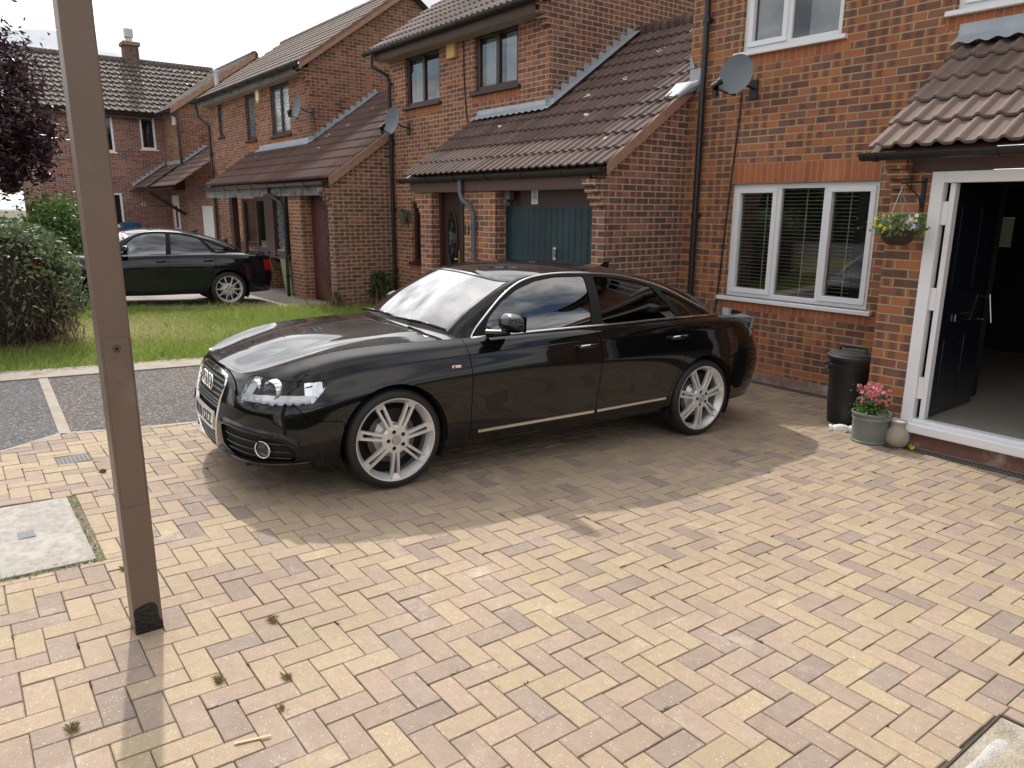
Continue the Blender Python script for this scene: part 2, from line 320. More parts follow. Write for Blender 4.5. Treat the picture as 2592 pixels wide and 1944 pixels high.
B_G=brick('brick_side',[(.16,.075,.065),(.22,.105,.085),(.29,.135,.10),(.34,.155,.11),(.30,.14,.11),(.23,.12,.10),(.17,.095,.085)],(.54,.47,.32),kiss=.6,dark=(.11,.065,.06),seed=8)
B_F=brick('brick_far',[(.15,.065,.05),(.25,.10,.07),(.34,.13,.08),(.38,.15,.085),(.28,.12,.085),(.18,.09,.075)],(.42,.36,.24),kiss=.4,dark=(.11,.06,.055),seed=11)
B_W=brick('brick_wing',[(.17,.075,.065),(.25,.11,.09),(.31,.13,.11),(.33,.15,.12),(.24,.12,.11)],(.44,.40,.32),kiss=.35,dark=(.13,.07,.065),seed=13)
B_S=brick('brick_soldier',[(.34,.11,.055),(.42,.13,.06),(.44,.15,.07),(.36,.12,.06)],(.42,.3,.18),off=0,kiss=0,seed=17,rowtint=.1)
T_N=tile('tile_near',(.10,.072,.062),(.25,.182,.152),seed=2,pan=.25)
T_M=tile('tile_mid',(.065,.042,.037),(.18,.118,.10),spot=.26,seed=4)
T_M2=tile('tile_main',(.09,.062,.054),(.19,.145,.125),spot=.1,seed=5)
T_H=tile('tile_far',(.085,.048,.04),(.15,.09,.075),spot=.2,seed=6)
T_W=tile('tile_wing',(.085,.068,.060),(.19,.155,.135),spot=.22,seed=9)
LEAD=pbr('lead',(.36,.40,.44),.55,metal=.15,var=.18,vscale=5,bump=.3,bscale=12)
VERGE=pbr('verge_board',(.34,.20,.14),.8,var=.2,vscale=9,bump=.3)
GUT=pbr('black_plastic',(.018,.019,.021),.35,var=.15)
UPVC=pbr('white_upvc',(.80,.81,.84),.3,var=.02)
BWOOD=pbr('brown_wood',(.045,.018,.014),.4,var=.2,vscale=20,bump=.15)
BFASC=pbr('brown_fascia',(.075,.04,.03),.6,var=.25,vscale=8)
GFASC=pbr('grey_fascia',(.20,.20,.20),.8,var=.3,vscale=8,col2=(.08,.07,.06),c2scale=5)
SOFF=pbr('soffit',(.30,.27,.22),.8,var=.2)
GLS=glass('window_glass'); 
PANE=pbr('dark_pane',(.012,.014,.016),.04,var=.0,spec=.9)
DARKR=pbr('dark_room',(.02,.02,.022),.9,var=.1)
NET=pbr('net_curtain',(.42,.45,.47),.9,var=.15,vscale=12)
CREAM=pbr('yellow_plastic',(.62,.42,.14),.5,var=.05)
WHITE=pbr('white_paint',(.78,.78,.77),.5,var=.04)
DISH=pbr('grey_dish',(.13,.15,.17),.55,var=.08)
STEEL=pbr('steel',(.6,.6,.6),.25,metal=1,var=.05)
BLACKM=pbr('black_rubber',(.014,.014,.015),.55,var=.15)
# ---------------------------------------------------------------- building helpers
def wallX(M_,x,y0,y1,z0,z1,face=1,ops=(),rev=.1):
    """wall in plane X=x, facing +X (face=1)"""
    ys=sorted({y0,y1,*[v for o in ops for v in o[:2]]}); zs=sorted({z0,z1,*[v for o in ops for v in o[2:4]]})
    for a,b in zip(ys,ys[1:]):
        for c,d in zip(zs,zs[1:]):
            if any(o[0]<=a and b<=o[1] and o[2]<=c and d<=o[3] for o in ops): continue
            q=[(x,a,c),(x,b,c),(x,b,d),(x,a,d)]; M_.poly(q if face>0 else q[::-1])
    for o in ops:
        r=x-rev*face
        M_.poly([(x,o[0],o[2]),(x,o[0],o[3]),(r,o[0],o[3]),(r,o[0],o[2])]); M_.poly([(x,o[1],o[2]),(r,o[1],o[2]),(r,o[1],o[3]),(x,o[1],o[3])])
        M_.poly([(x,o[0],o[2]),(r,o[0],o[2]),(r,o[1],o[2]),(x,o[1],o[2])]); M_.poly([(x,o[0],o[3]),(x,o[1],o[3]),(r,o[1],o[3]),(r,o[0],o[3])])
def wallY(M_,y,x0,x1,z0,z1,ops=(),rev=.1):
    """wall in plane Y=y, facing -Y"""
    xs=sorted({x0,x1,*[v for o in ops for v in o[:2] if x0<=v<=x1]}); zs=sorted({z0,z1,*[v for o in ops for v in o[2:4] if z0<=v<=z1]})
    for a,b in zip(xs,xs[1:]):
        for c,d in zip(zs,zs[1:]):
            if any(o[0]<=a and b<=o[1] and o[2]<=c and d<=o[3] for o in ops): continue
            M_.poly([(a,y,c),(b,y,c),(b,y,d),(a,y,d)])
    r=y+rev
    for o in ops:
        M_.poly([(o[0],y,o[2]),(o[0],r,o[2]),(o[0],r,o[3]),(o[0],y,o[3])]); M_.poly([(o[1],y,o[2]),(o[1],y,o[3]),(o[1],r,o[3]),(o[1],r,o[2])])
        M_.poly([(o[0],y,o[2]),(o[1],y,o[2]),(o[1],r,o[2]),(o[0],r,o[2])]); M_.poly([(o[0],y,o[3]),(o[0],r,o[3]),(o[1],r,o[3]),(o[1],y,o[3])])
def tiles(M_,O,A,S,L,Sl,gauge=.345,roll=.15,amp=.022,lift=.03,crop=None,skew=None):
    """pantiles: O origin, A along the eave, S up the slope, L length, Sl slope length. skew(s)->(u0,u1) clips each course"""
    O=Vector(O);A=Vector(A).normalized();S=Vector(S).normalized();Nn=A.cross(S).normalized()
    if Nn.z<0: Nn=-Nn
    nc=int(math.ceil(Sl/gauge))
    for k in range(nc):
        s0=k*gauge; s1=min((k+1)*gauge+.01,Sl)
        if s0>=Sl: break
        u0,u1=(0,L) if skew is None else skew((s0+s1)/2)
        if u1-u0<.05: continue
        n=max(2,int((u1-u0)/roll*(14 if amp>.0229 and amp<.03 else 8))); us=np.linspace(u0,u1,n+1)
        h=[]
        for u in us:
            t=(u/roll)%1.0; h.append(amp*(max(0,math.cos(2*math.pi*(t-.5)))**.95*1.0+.12*math.cos(2*math.pi*(t-.5))))
        jit=[random.uniform(-.003,.003)]*3
        rowsv=[]
        for (s,up) in ((s0-.004,lift-.022),(s0,lift),(s0+.02,lift+.001),(s1,.004)):
            rowsv.append([O+A*u+S*s+Nn*(hh+up+jit[0]) for u,hh in zip(us,h)])
        for r in range(3):
            for i in range(n):
                q=[rowsv[r][i],rowsv[r][i+1],rowsv[r+1][i+1],rowsv[r+1][i]]
                sa=s0 if r<2 else s0+.02; sb=s0+.001 if r==0 else (s0+.02 if r==1 else s1-.012)
                M_.poly(q,uv=[(us[i],sa+.001),(us[i+1],sa+.001),(us[i+1],sb),(us[i],sb)])
        # underside lip
def window(parent,x0,x1,z0,z1,y,mats,lights,name='window',sill=True,fr=.055,depth=.07,inset=.055,pane=None,opens=(),lead=False,sillmat=None,room=None):
    """window in a Y plane facing -Y; lights = fractions of mullions"""
    fm,pm=mats; yf=y+inset
    M_=MB(); e=.012
    M_.bbox(x0,x1,yf,yf+depth,z1-fr,z1,e/3); M_.bbox(x0,x1,yf,yf+depth,z0,z0+fr,e/3)
    M_.bbox(x0,x0+fr,yf,yf+depth,z0+fr,z1-fr,e/3); M_.bbox(x1-fr,x1,yf,yf+depth,z0+fr,z1-fr,e/3)
    xs=[x0+fr]+[x0+(x1-x0)*l for l in lights]+[x1-fr]
    for l in lights:
        xm=x0+(x1-x0)*l; M_.bbox(xm-fr*.45,xm+fr*.45,yf+.002,yf+depth-.002,z0+fr,z1-fr,e/3)
    w=M_.build(name,fm,parent)
    for i in range(len(xs)-1):
        a=xs[i]+(fr*.45 if i else 0); b=xs[i+1]-(fr*.45 if i<len(xs)-2 else 0)
        if i in opens:
            s=MB(); c=.045; y1=yf-.018
            s.bbox(a-.012,b+.012,y1,yf+.05,z1-fr-c,z1-fr+.012,.004); s.bbox(a-.012,b+.012,y1,yf+.05,z0+fr-.012,z0+fr+c,.004)
            s.bbox(a-.012,a+c,y1,yf+.05,z0+fr+c,z1-fr-c,.004); s.bbox(b-c,b+.012,y1,yf+.05,z0+fr+c,z1-fr-c,.004); s.build('sash',fm,w)
        p=MB(); p.poly([(a,yf+.035,z0+fr),(b,yf+.035,z0+fr),(b,yf+.035,z1-fr),(a,yf+.035,z1-fr)]); p.build('pane',pm,w)
        if lead:
            q=MB(); st=.13; wd=(b-a); ht=z1-z0-2*fr
            k=-ht/1.7
            while k<wd:
                for sg in (1,-1):
                    pts=[]
                    for t in (0,1):
                        z=z0+fr+ht*t; xx=k+ (ht/1.7*t if sg>0 else ht/1.7*(1-t)); pts.append((xx,z))
                    (xa,za),(xb,zb)=pts
                    def cl(xa,za,xb,zb):
                        if abs(xb-xa)<1e-6: return None
                        t0=max(0,min((0-xa)/(xb-xa),(wd-xa)/(xb-xa))); t1=min(1,max((0-xa)/(xb-xa),(wd-xa)/(xb-xa)))
                        return None if t1-t0<.01 else ((xa+(xb-xa)*t0,za+(zb-za)*t0),(xa+(xb-xa)*t1,za+(zb-za)*t1))
                    c=cl(xa,za,xb,zb)
                    if c: q.tube([(a+c[0][0],yf+.032,c[0][1]),(a+c[1][0],yf+.032,c[1][1])],.004,4)
                k+=st/1.3
            if q.v: q.build('lead_lattice',LEAD,w)
    if sill:
        s=MB(); s.bbox(x0-.07,x1+.07,y-.06,yf+.06,z0-.045,z0,.005); s.build('sill',sillmat or fm,w)
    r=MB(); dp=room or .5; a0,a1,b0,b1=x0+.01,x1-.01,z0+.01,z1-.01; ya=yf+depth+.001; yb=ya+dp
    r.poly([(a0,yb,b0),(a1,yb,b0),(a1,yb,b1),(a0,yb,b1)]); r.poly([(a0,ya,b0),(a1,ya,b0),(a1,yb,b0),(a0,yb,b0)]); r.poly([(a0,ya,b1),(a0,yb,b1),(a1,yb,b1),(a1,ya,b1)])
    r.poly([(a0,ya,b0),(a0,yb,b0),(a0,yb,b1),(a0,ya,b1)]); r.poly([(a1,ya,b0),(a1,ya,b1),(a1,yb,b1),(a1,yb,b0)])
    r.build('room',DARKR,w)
    return w
def gutter(parent,p0,p1,r=.055,mat_=None,clips=5):
    p0=Vector(p0);p1=Vector(p1); d=(p1-p0); M_=MB()
    T=axisT(p0,d); L=d.length; n=10
    V=[]
    # local axes: find horizontal side direction
    side=d.normalized().cross(Vector((0,0,1))).normalized()
    def ring(t,rr): return [p0+d*t+side*(rr*math.cos(a))+Vector((0,0,rr*math.sin(a))) for a in [math.pi+math.pi*i/n for i in range(n+1)]]
    A=[ring(0,r),ring(1,r)]; B=[ring(0,r*.88),ring(1,r*.88)]
    M_.grid([[tuple(q) for q in row] for row in A]); M_.grid([[tuple(q) for q in row] for row in B],flip=True)
    for t in(0,1): M_.poly([tuple(q) for q in (ring(t,r) if t else ring(t,r)[::-1])])
    for c in range(clips):
        t=(c+.12)/clips; 
        A=[ring(t,r*1.13),ring(t+.03/L*1.2,r*1.13)]; M_.grid([[tuple(q) for q in row] for row in A])
        for t_ in (t,t+.036/L): M_.poly([tuple(q) for q in ring(t_,r*1.13)]) 
    return M_.build('gutter',mat_ or GUT,parent)
def pipe(parent,pts,r=.034,clips=(),name='downpipe',m_=None):
    M_=MB(); M_.tube(pts,r,12)
    for c in clips: M_.tube([(c[0],c[1],c[2]-.03),(c[0],c[1],c[2]+.03)],r*1.25,12); M_.box(c[0]-.05,c[0]+.05,c[1]+.01,c[1]+.05,c[2]-.02,c[2]+.02)
    return M_.build(name,m_ or GUT,parent,smooth=True,ang=40)
PITCH=R(34.7); CP,SP,TP=math.cos(PITCH),math.sin(PITCH),math.tan(PITCH)
def stepflash(parent,x,y0,y1,ze,ye,face=1,step=.15,name='step_flashing'):
    """lead stepping up brick courses along a slope on plane X=x"""
    M_=MB(); y=y0
    zof=lambda yy: ze+(yy-ye)*TP
    while y<y1-.02:
        yn=min(y+step,y1); d=.006*face
        M_.poly([(x+d,y,zof(y)+.0),(x+d,yn,zof(yn)),(x+d,yn,zof(yn)+.075),(x+d,y+.02,zof(y)+.195),(x+d,y,zof(y)+.17)][::1 if face>0 else -1]); y=yn
    M_.poly([(x+.008*face,y0,zof(y0)+.055),(x+.16*face,y0,zof(y0)+.05),(x+.16*face,y1,zof(y1)+.05),(x+.008*face,y1,zof(y1)+.055)])
    return M_.build(name,LEAD,parent)
def corbel(M_,x0,x1,y,z,n=4,st=.055):
    """brick corbels stepping forward (-Y) under an eave: n courses ending at height z"""
    for i in range(n):
        M_.box(x0-.002*(i%2),x1+.003,y-st*(n-i),y+.002,z-.075*(i+1)+.004,z-.075*i)
def verge(parent,x,ye,ze,y1,w=.11,th=.02,face=1):
    """board and cement edge under the tiles along a verge, plane X=x"""
    M_=MB(); zof=lambda yy: ze+(yy-ye)*TP
    a=[(x,ye,zof(ye)-w),(x,y1,zof(y1)-w),(x,y1,zof(y1)+.035),(x,ye,zof(ye)+.035)]; b=[(p[0]-th*face,p[1],p[2]) for p in a]
    M_.mesh(a+b,[(0,1,2,3),(7,6,5,4),(0,4,5,1),(3,2,6,7),(0,3,7,4),(1,5,6,2)])
    return M_.build('verge',VERGE,parent)
def main_roof(parent,x0,x1,ye,ze,yr,mat_):
    zr=ze+(yr-ye)*TP; M_=MB()
    tiles(M_,(x0,ye,ze),(1,0,0),(0,CP,SP),x1-x0,(yr-ye)/CP)
    # rear slope and ridge
    M_.poly([(x0,yr,zr),(x1,yr,zr),(x1,2*yr-ye,ze),(x0,2*yr-ye,ze)],uv=[(0,0),(1,0),(1,1),(0,1)])
    M_.poly([(x0,ye+.02,ze-.01),(x0,yr,zr-.02),(x1,yr,zr-.02),(x1,ye+.02,ze-.01)],uv=[(0,0),(1,0),(1,1),(0,1)])
    o=M_.build('roof',mat_,parent,smooth=True,ang=35)
    r=MB()
    n=int((x1-x0)/.45)
    for i in range(n):
        a=x0+(x1-x0)*i/n; b=x0+(x1-x0)*(i+1)/n-.008; r.lathe([(0,0),(.13,0),(.135,b-a),(0,b-a)],axisT((a,yr,zr-.045),(1,0,0)),14)
    r.build('ridge_tiles',mat_,o,smooth=True,ang=40); return o
def gable(parent,x,y0,yr,ze,ye,z0,mat_,face=1,name='gable_wall',top=None):
    """side wall in plane X=x from y0 back to 2*yr-y0 with sloping top"""
    M_=MB(); zof=lambda yy: ze+((yy if yy<yr else 2*yr-yy)-ye)*TP-.05
    y2=2*yr-y0; q=[(x,y0,z0),(x,y2,z0),(x,y2,zof(y2)),(x,yr,zof(yr)),(x,y0,zof(y0))]
    M_.poly(q if face>0 else q[::-1]); return M_
def dish(name,loc,d,rad,label,lnbdir,tall=1.15,group=None):
    """satellite dish: loc centre of reflector, d facing direction"""
    rt=thing(name,loc,label,'satellite dish',group); d=Vector(d).normalized()
    T=axisT(loc,d); M_=MB(); prof=[]
    for i in range(9):
        r=rad*i/8; prof.append((r,.12*rad*(i/8)**2*2))
    S_=Matrix.Diagonal((1,tall,1,1)); 
    M_.lathe(prof,T@S_,32); M_.lathe([(p[0],p[1]-.008) for p in prof]+[(rad+.003,prof[-1][1]+.002),(rad,prof[-1][1])],T@S_,32)
    M_.build('reflector',DISH,rt,smooth=True,ang=50)
    a=MB(); low=T@Vector((0,-rad*tall*.93,.1*rad)); 
    if (T@Vector((0,rad,0))).z<(T@Vector((0,-rad,0))).z: low=T@Vector((0,rad*tall*.93,.1*rad))
    foc=Vector(lnbdir)
    a.tube([low-d*.06,low+(foc-low)*.5+Vector((0,0,-.02)),foc],.011,8); a.box(foc.x-.02,foc.x+.02,foc.y-.02,foc.y+.02,foc.z-.03,foc.z+.02)
    a.build('arm',BLACKM,rt)
    l=MB(); cd=(Vector(loc)+d*.05-foc).normalized(); l.lathe([(0,-.05),(.028,-.05),(.028,.03),(.036,.035),(.036,.07),(0,.072)],axisT(foc+Vector((0,0,.03)),cd),16); l.box(foc.x-.03,foc.x+.02,foc.y-.02,foc.y+.03,foc.z-.09,foc.z+.03)
    l.build('receiver',BLACKM,rt,smooth=True,ang=40)
    b=MB(); back=Vector(loc)-d*.04; b.tube([back,back+Vector((0,.10,-.06)),(back.x,7.5,back.z-.1)],.014,8); b.box(back.x-.05,back.x+.05,7.48,7.5,back.z-.2,back.z)
    b.build('bracket',BLACKM,rt); return rt
# ================================================================ NEAR HOUSE
HN=thing('brick_house',(-2.5,7.5,0),'nearest orange brick house, white windows, open dark front door','house')
M_=MB(); NW=[(-5.49,-3.74,.965,2.262),(-5.49,-4.31,3.68,4.75),(-3.245,-2.0,3.70,4.75)]
wallY(M_,7.5,-6.2,-2.75,-.1,2.6,NW[:1]); wallY(M_,7.5,-6.2,1.2,2.6,5.0,NW[1:])
wallX(M_,-6.17,7.5,13.,-.1,5.0,face=-1)
M_.build('wall',B_N,HN)
sb=MB()
def soldier(x0,x1,z0,h=.225,y=7.5,pr=.0025,par=None):
    sb=MB()
    sb.poly([(x0,y-pr,z0),(x1,y-pr,z0),(x1,y-pr,z0+h),(x0,y-pr,z0+h)],uv=[(0,x0),(0,x1),(.225*h/.225,x1),(.225*h/.225,x0)]); sb.build('soldier_course',B_S,SPAR[0])
SPAR=[HN]
soldier(-5.51,-3.74,2.262); soldier(-5.56,-3.69,.815,.11); soldier(-5.42,-4.2,3.525,.115); soldier(-3.32,-1.9,3.545,.115)

window(HN,-5.49,-3.74,.965,2.262,7.5,(UPVC,GLS),(.345,.665),sill=True,fr=.06,opens=(0,2),inset=.05,room=1.5)
# venetian blind behind the ground floor window
bl=MB()
for i in range(30):
    z=1.03+i*.04; T=TR((0,7.64,z),rx=R(-8)); bl.box(-5.42,-3.81,-.012,.012,-.0012,.0012,T=T)
for x in (-5.1,-4.6,-4.1): bl.box(x-.004,x+.004,7.655,7.66,1.0,2.22)
o=bl.build('venetian_blind',pbr('blind_slat',(.75,.70,.58),.5),HN)
window(HN,-5.49,-4.31,3.68,4.75,7.5,(UPVC,GLS),(.47,),fr=.065,opens=(0,),inset=.04)
cu=MB(); cu.box(-5.38,-5.05,7.62,7.63,3.72,4.7); cu.box(-4.75,-4.4,7.64,7.65,3.72,4.7); cu.build('net_curtain',NET,HN)
window(HN,-3.245,-2.0,3.70,4.75,7.5,(UPVC,GLS),(.5,),fr=.065,opens=(0,),inset=.04)
# foundations plinth stain strip
pl=MB(); pl.box(-6.15,-3.4,7.49,7.5,-.1,.11); pl.build('mortar_plinth',pbr('cement',(.27,.17,.13),.9,var=.25,bump=.4,col2=(.42,.37,.33),c2scale=4,c2=(.42,.62)),HN)
NZ=4.92
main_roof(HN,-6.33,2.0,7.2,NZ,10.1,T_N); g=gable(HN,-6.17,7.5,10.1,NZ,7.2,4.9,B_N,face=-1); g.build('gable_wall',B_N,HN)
gutter(HN,(-6.35,7.13,NZ-.02),(2.0,7.13,NZ-.02),r=.06); fb=MB(); fb.box(-6.2,2.,7.2,7.215,NZ-.2,NZ-.01); fb.box(-6.2,2.,7.215,7.5,NZ-.2,NZ-.19); fb.build('fascia',BFASC,HN)
pipe(HN,[(-5.95,7.44,.02),(-5.95,7.44,NZ-.15),(-5.95,7.14,NZ-.05)],.036,clips=[(-5.95,7.44,1.9),(-5.95,7.44,4.1)])
cb=MB(); pts=[(-5.42,7.47,3.25),(-5.44,7.485,3.0),(-5.50,7.487,2.2),(-5.56,7.487,1.2),(-5.62,7.487,.3),(-5.60,7.487,.02)]; cb.tube(pts,.009,6); cb.build('cable',BLACKM,HN)
# porch
PX0=-3.10; pw=MB()
EY,EZ=6.10,2.445
wallY(pw,6.27,-3.03,-2.72,-.05,2.30); 
wallX(pw,-3.03,6.27,7.5,-.05,2.3,face=-1); wallX(pw,-2.72,6.27,6.37,.2,2.2,face=1)
q=[(-3.03,6.27,2.3),(-3.03,7.5,2.3),(-3.03,7.5,3.3),(-3.03,6.27,2.5)]; pw.poly(q[::-1])
st_=MB(); wallY(st_,6.285,-2.72,1.1,-.05,.20); st_.build('door_step',pbr('red_render',(.26,.13,.095),.85,var=.2,vscale=5,col2=(.50,.42,.38),c2scale=5,c2=(.56,.70),bump=.3),HN)
wallY(pw,6.27,-.62,1.1,.2,2.30)
corbel(pw,-3.03,-2.87,6.27,2.36,3,.05)
pw.build('porch_wall',B_N,HN)
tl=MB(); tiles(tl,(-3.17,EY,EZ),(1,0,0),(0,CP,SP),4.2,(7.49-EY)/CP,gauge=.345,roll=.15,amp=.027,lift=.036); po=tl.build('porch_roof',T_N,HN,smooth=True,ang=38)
u=MB(); u.poly([(-3.16,EY+.02,EZ-.02),(-3.16,7.5,EZ-.02+(7.5-EY-.02)*TP),(1.1,7.5,EZ-.02+(7.5-EY-.02)*TP),(1.1,EY+.02,EZ-.02)]); u.build('underlay',BFASC,po)
fl=MB(); zf=EZ+(7.5-EY)*TP
xs=np.linspace(-3.19,1.0,160); r0=[];r1=[];r2=[]
for x in xs:
    wv=.012*math.sin(x*2*math.pi/.15); r0.append((x,7.495,zf+.17)); r1.append((x,7.48,zf+.07)); r2.append((x,7.33,zf-.02+wv))
fl.grid([r0,r1,r2]); fl.build('lead_flashing',LEAD,HN,smooth=True,ang=30)
gutter(HN,(-3.19,6.04,EZ-.035),(1.1,6.04,EZ-.035),r=.058,clips=5)
fb=MB(); fb.box(-2.90,1.1,6.235,6.268,2.27,EZ-.03); fb.build('porch_fascia',BFASC,HN)
# porch door set
DS=MB()
DS.bbox(-2.712,-2.62,6.24,6.33,.26,2.265,.004); DS.bbox(-.65,-.56,6.24,6.33,.26,2.265,.004); DS.bbox(-2.62,-.65,6.24,6.33,2.180,2.265,.004)
DS.bbox(-2.62,-.65,6.24,6.33,.26,.29,.004)
fr_=DS.build('porch_frame',UPVC,HN)
ss=MB(); ss.bbox(-2.78,-.5,6.18,6.33,.185,.26,.006); ss.build('threshold',UPVC,fr_)
ij=MB(); ij.bbox(-2.585,-2.545,6.28,6.36,.29,2.178,.004)
for z in (.55,1.28,1.95): ij.bbox(-2.619,-2.575,6.265,6.30,z-.09,z+.09,.004)
ij.build('door_jamb',UPVC,fr_)
DOORM=pbr('dark_blue_door',(.008,.010,.018),.25,var=.1,coat=.5)
rt=thing('front_door',(-2.5,6.25,.3),'dark navy front door standing wide open inside the white porch frame','door')
d=MB(); d.bbox(-2.60,-2.555,6.37,7.22,.30,2.17,.004)
for (a,b,c_,e_) in ((6.47,6.72,1.35,2.0),(6.86,7.12,1.35,2.0),(6.47,6.72,.45,.95),(6.86,7.12,.45,.95)):
    d.bbox(-2.555,-2.548,a,b,c_,e_,.003)
d.build('leaf',DOORM,rt)
lb=MB(); lb.bbox(-2.55,-2.537,6.60,6.88,1.075,1.14,.004); lb.build('letter_plate',STEEL,rt)
hd=MB(); hd.tube([(-2.47,7.17,1.03),(-2.51,7.17,1.27)],.008,8); hd.tube([(-2.55,7.17,1.05),(-2.53,7.17,1.05)],.006,6); hd.tube([(-2.55,7.17,1.25),(-2.53,7.17,1.25)],.006,6); hd.build('pull_handle',STEEL,rt)
# hall inside
hl=MB(); wx=[-4.0,.2]; y0,y1=6.2,10.4
hl.poly([(-2.65,6.33,.28),(.2,6.33,.28),(.2,y1,.28),(-2.65,y1,.28)]) ; hl.poly([(-4,7.6,.28),(-2.65,7.6,.28),(-2.65,y1,.28),(-4,y1,.28)])
fc=hl.build('hall_carpet',pbr('carpet',(.30,.27,.23),1,var=.2,vscale=90,bump=.8,bscale=300),HN)
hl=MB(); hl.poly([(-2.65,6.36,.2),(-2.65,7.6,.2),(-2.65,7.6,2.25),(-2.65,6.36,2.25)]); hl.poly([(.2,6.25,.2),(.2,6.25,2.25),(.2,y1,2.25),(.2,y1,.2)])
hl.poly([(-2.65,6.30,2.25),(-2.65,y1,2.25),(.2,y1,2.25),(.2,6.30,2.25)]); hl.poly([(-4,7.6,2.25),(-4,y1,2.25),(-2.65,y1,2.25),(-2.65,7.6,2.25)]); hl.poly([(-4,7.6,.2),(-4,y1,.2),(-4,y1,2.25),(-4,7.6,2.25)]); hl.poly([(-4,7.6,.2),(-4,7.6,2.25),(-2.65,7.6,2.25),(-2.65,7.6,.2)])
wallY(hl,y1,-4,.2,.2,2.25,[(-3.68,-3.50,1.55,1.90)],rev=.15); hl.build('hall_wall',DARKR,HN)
# small things fixed by the porch
# ================================================================ MIDDLE HOUSE
HM=thing('brick_house',(-10,7.5,0),'middle brick house with dark wood windows and blue garage door','house')
MZ=4.90; M_=MB(); W1=(-13.0,-11.8,3.82,4.74); W2=(-10.72,-9.55,3.83,4.76)
wallY(M_,7.5,-13.6,-8.80,-.1,4.95,[W1,W2,(-12.88,-12.52,.93,2.1)]); M_.build('wall',B_M,HM)
gable(HM,-8.80,7.5,10.1,MZ,7.2,2.2,B_G).build('gable_wall',B_G,HM)
M_=MB(); corbel(M_,-8.96,-8.797,7.5,4.95-.10,4,.07); M_.build('corbel',B_M,HM)
SPAR[0]=HM; soldier(-13.02,-11.75,3.655,.11); soldier(-10.8,-9.5,3.665,.11); soldier(-12.95,-12.45,.77,.11); 
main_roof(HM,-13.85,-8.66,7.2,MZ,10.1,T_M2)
gutter(HM,(-13.95,7.13,MZ-.03),(-8.66,7.13,MZ-.03),r=.06,clips=5)
fb=MB(); fb.box(-13.65,-8.8,7.2,7.215,MZ-.2,MZ-.02); fb.build('fascia',BFASC,HM)
fb=MB(); fb.box(-13.6,-8.8,7.215,7.5,MZ-.21,MZ-.195); fb.build('soffit',SOFF,HM)
verge(HM,-8.68,7.2,MZ,10.1)
wm=(BWOOD,GLS)
w=window(HM,*W1,7.5,wm,(.5,),fr=.075,inset=.04); window(HM,*W2,7.5,wm,(.5,),fr=.09,inset=.04)
cu=MB(); cu.box(-12.85,-12.55,7.66,7.67,3.9,4.66); cu.build('curtain',pbr('green_curtain',(.16,.2,.17),.9),w)
cu=MB(); cu.box(-10.6,-10.25,7.66,7.67,3.9,4.66); cu.box(-10.05,-9.7,7.66,7.67,3.9,4.66); cu.build('net_curtain',NET,HM)
window(HM,-12.88,-12.52,.93,2.1,7.5,(BWOOD,GLS),(),fr=.06,inset=.05)
cb=MB(); cb.tube([(-11.02,7.49,4.7),(-11.02,7.49,4.2),(-10.98,7.49,3.7),(-10.92,7.49,3.38)],.012,6); cb.build('cable',BLACKM,HM)
pipe(HM,[(-13.50,7.43,.1),(-13.50,7.43,4.35),(-13.50,7.40,4.45),(-13.62,7.14,4.6),(-13.62,7.14,4.85)],.036,clips=[(-13.5,7.43,.75),(-13.5,7.43,1.95),(-13.5,7.43,3.2),(-13.5,7.43,4.3)])
# lean-to with garage and porch
lw=MB(); wallX(lw,-6.19,6.133,7.5,-.1,2.30); 
lw.poly([(-6.19,6.133,2.30),(-6.19,7.5,2.30),(-6.19,7.5,3.34),(-6.19,6.133,2.40)])
lw.poly([(-6.19,7.5,2.30),(-6.19,9.3,2.30),(-6.19,9.3,4.5),(-6.19,7.5,3.34)])
wallY(lw,6.133,-6.392,-6.19,-.05,2.30)
for i in range(4): lw.box(-6.392,-6.187,6.133-.045*(4-i),6.134,2.30-.075*(i+1)+.0,2.30-.075*i-.004)
lw.build('garage_side_wall',B_G,HM)
fw=MB(); wallY(fw,6.133,-9.04,-8.29,-.05,2.25); wallX(fw,-8.29,6.133,6.36,-.05,2.25); wallX(fw,-9.04,6.133,6.32,-.05,2.25,face=-1)
wallY(fw,6.133,-10.266,-9.93,-.05,2.25); wallX(fw,-9.93,6.133,6.32,-.05,2.25); wallX(fw,-10.266,6.133,7.5,-.05,2.35,face=-1)
fw.poly([(-10.266,6.133,2.3),(-10.266,6.133,2.42),(-10.266,7.5,3.33),(-10.266,7.5,2.3)])
for i in range(4): fw.box(-10.266-.055*(4-i),-10.264,6.14,6.30,2.20-.075*(i+1),2.20-.075*i-.004)
fw.build('front_wall',B_M,HM)
gd=MB(); gx0,gx1=-8.29,-6.392; GY=6.336; gt=1.965
n=16
for i in range(n):
    a=gx0+.03+(gx1-gx0-.06)*i/n; b=gx0+.03+(gx1-gx0-.06)*(i+1)/n
    gd.poly([(a,GY,0),(a+.012,GY-.014,0),(a+.012,GY-.014,gt),(a,GY,gt)]); gd.poly([(a+.012,GY-.014,0),(b-.012,GY-.014,0),(b-.012,GY-.014,gt),(a+.012,GY-.014,gt)]); gd.poly([(b-.012,GY-.014,0),(b,GY,0),(b,GY,gt),(b-.012,GY-.014,gt)])
gd.box(gx0,gx1,GY-.02,GY+.02,gt,gt+.04); gd.box(gx0,gx0+.03,GY-.02,GY+.02,0,gt); gd.box(gx1-.03,gx1,GY-.02,GY+.02,0,gt)
GDM=pbr('blue_garage_paint',(.010,.030,.042),.45,var=.3,vscale=3,col2=(.022,.06,.068),c2scale=2.2,c2=(.42,.7))
gdo=gd.build('garage_door',GDM,HM)
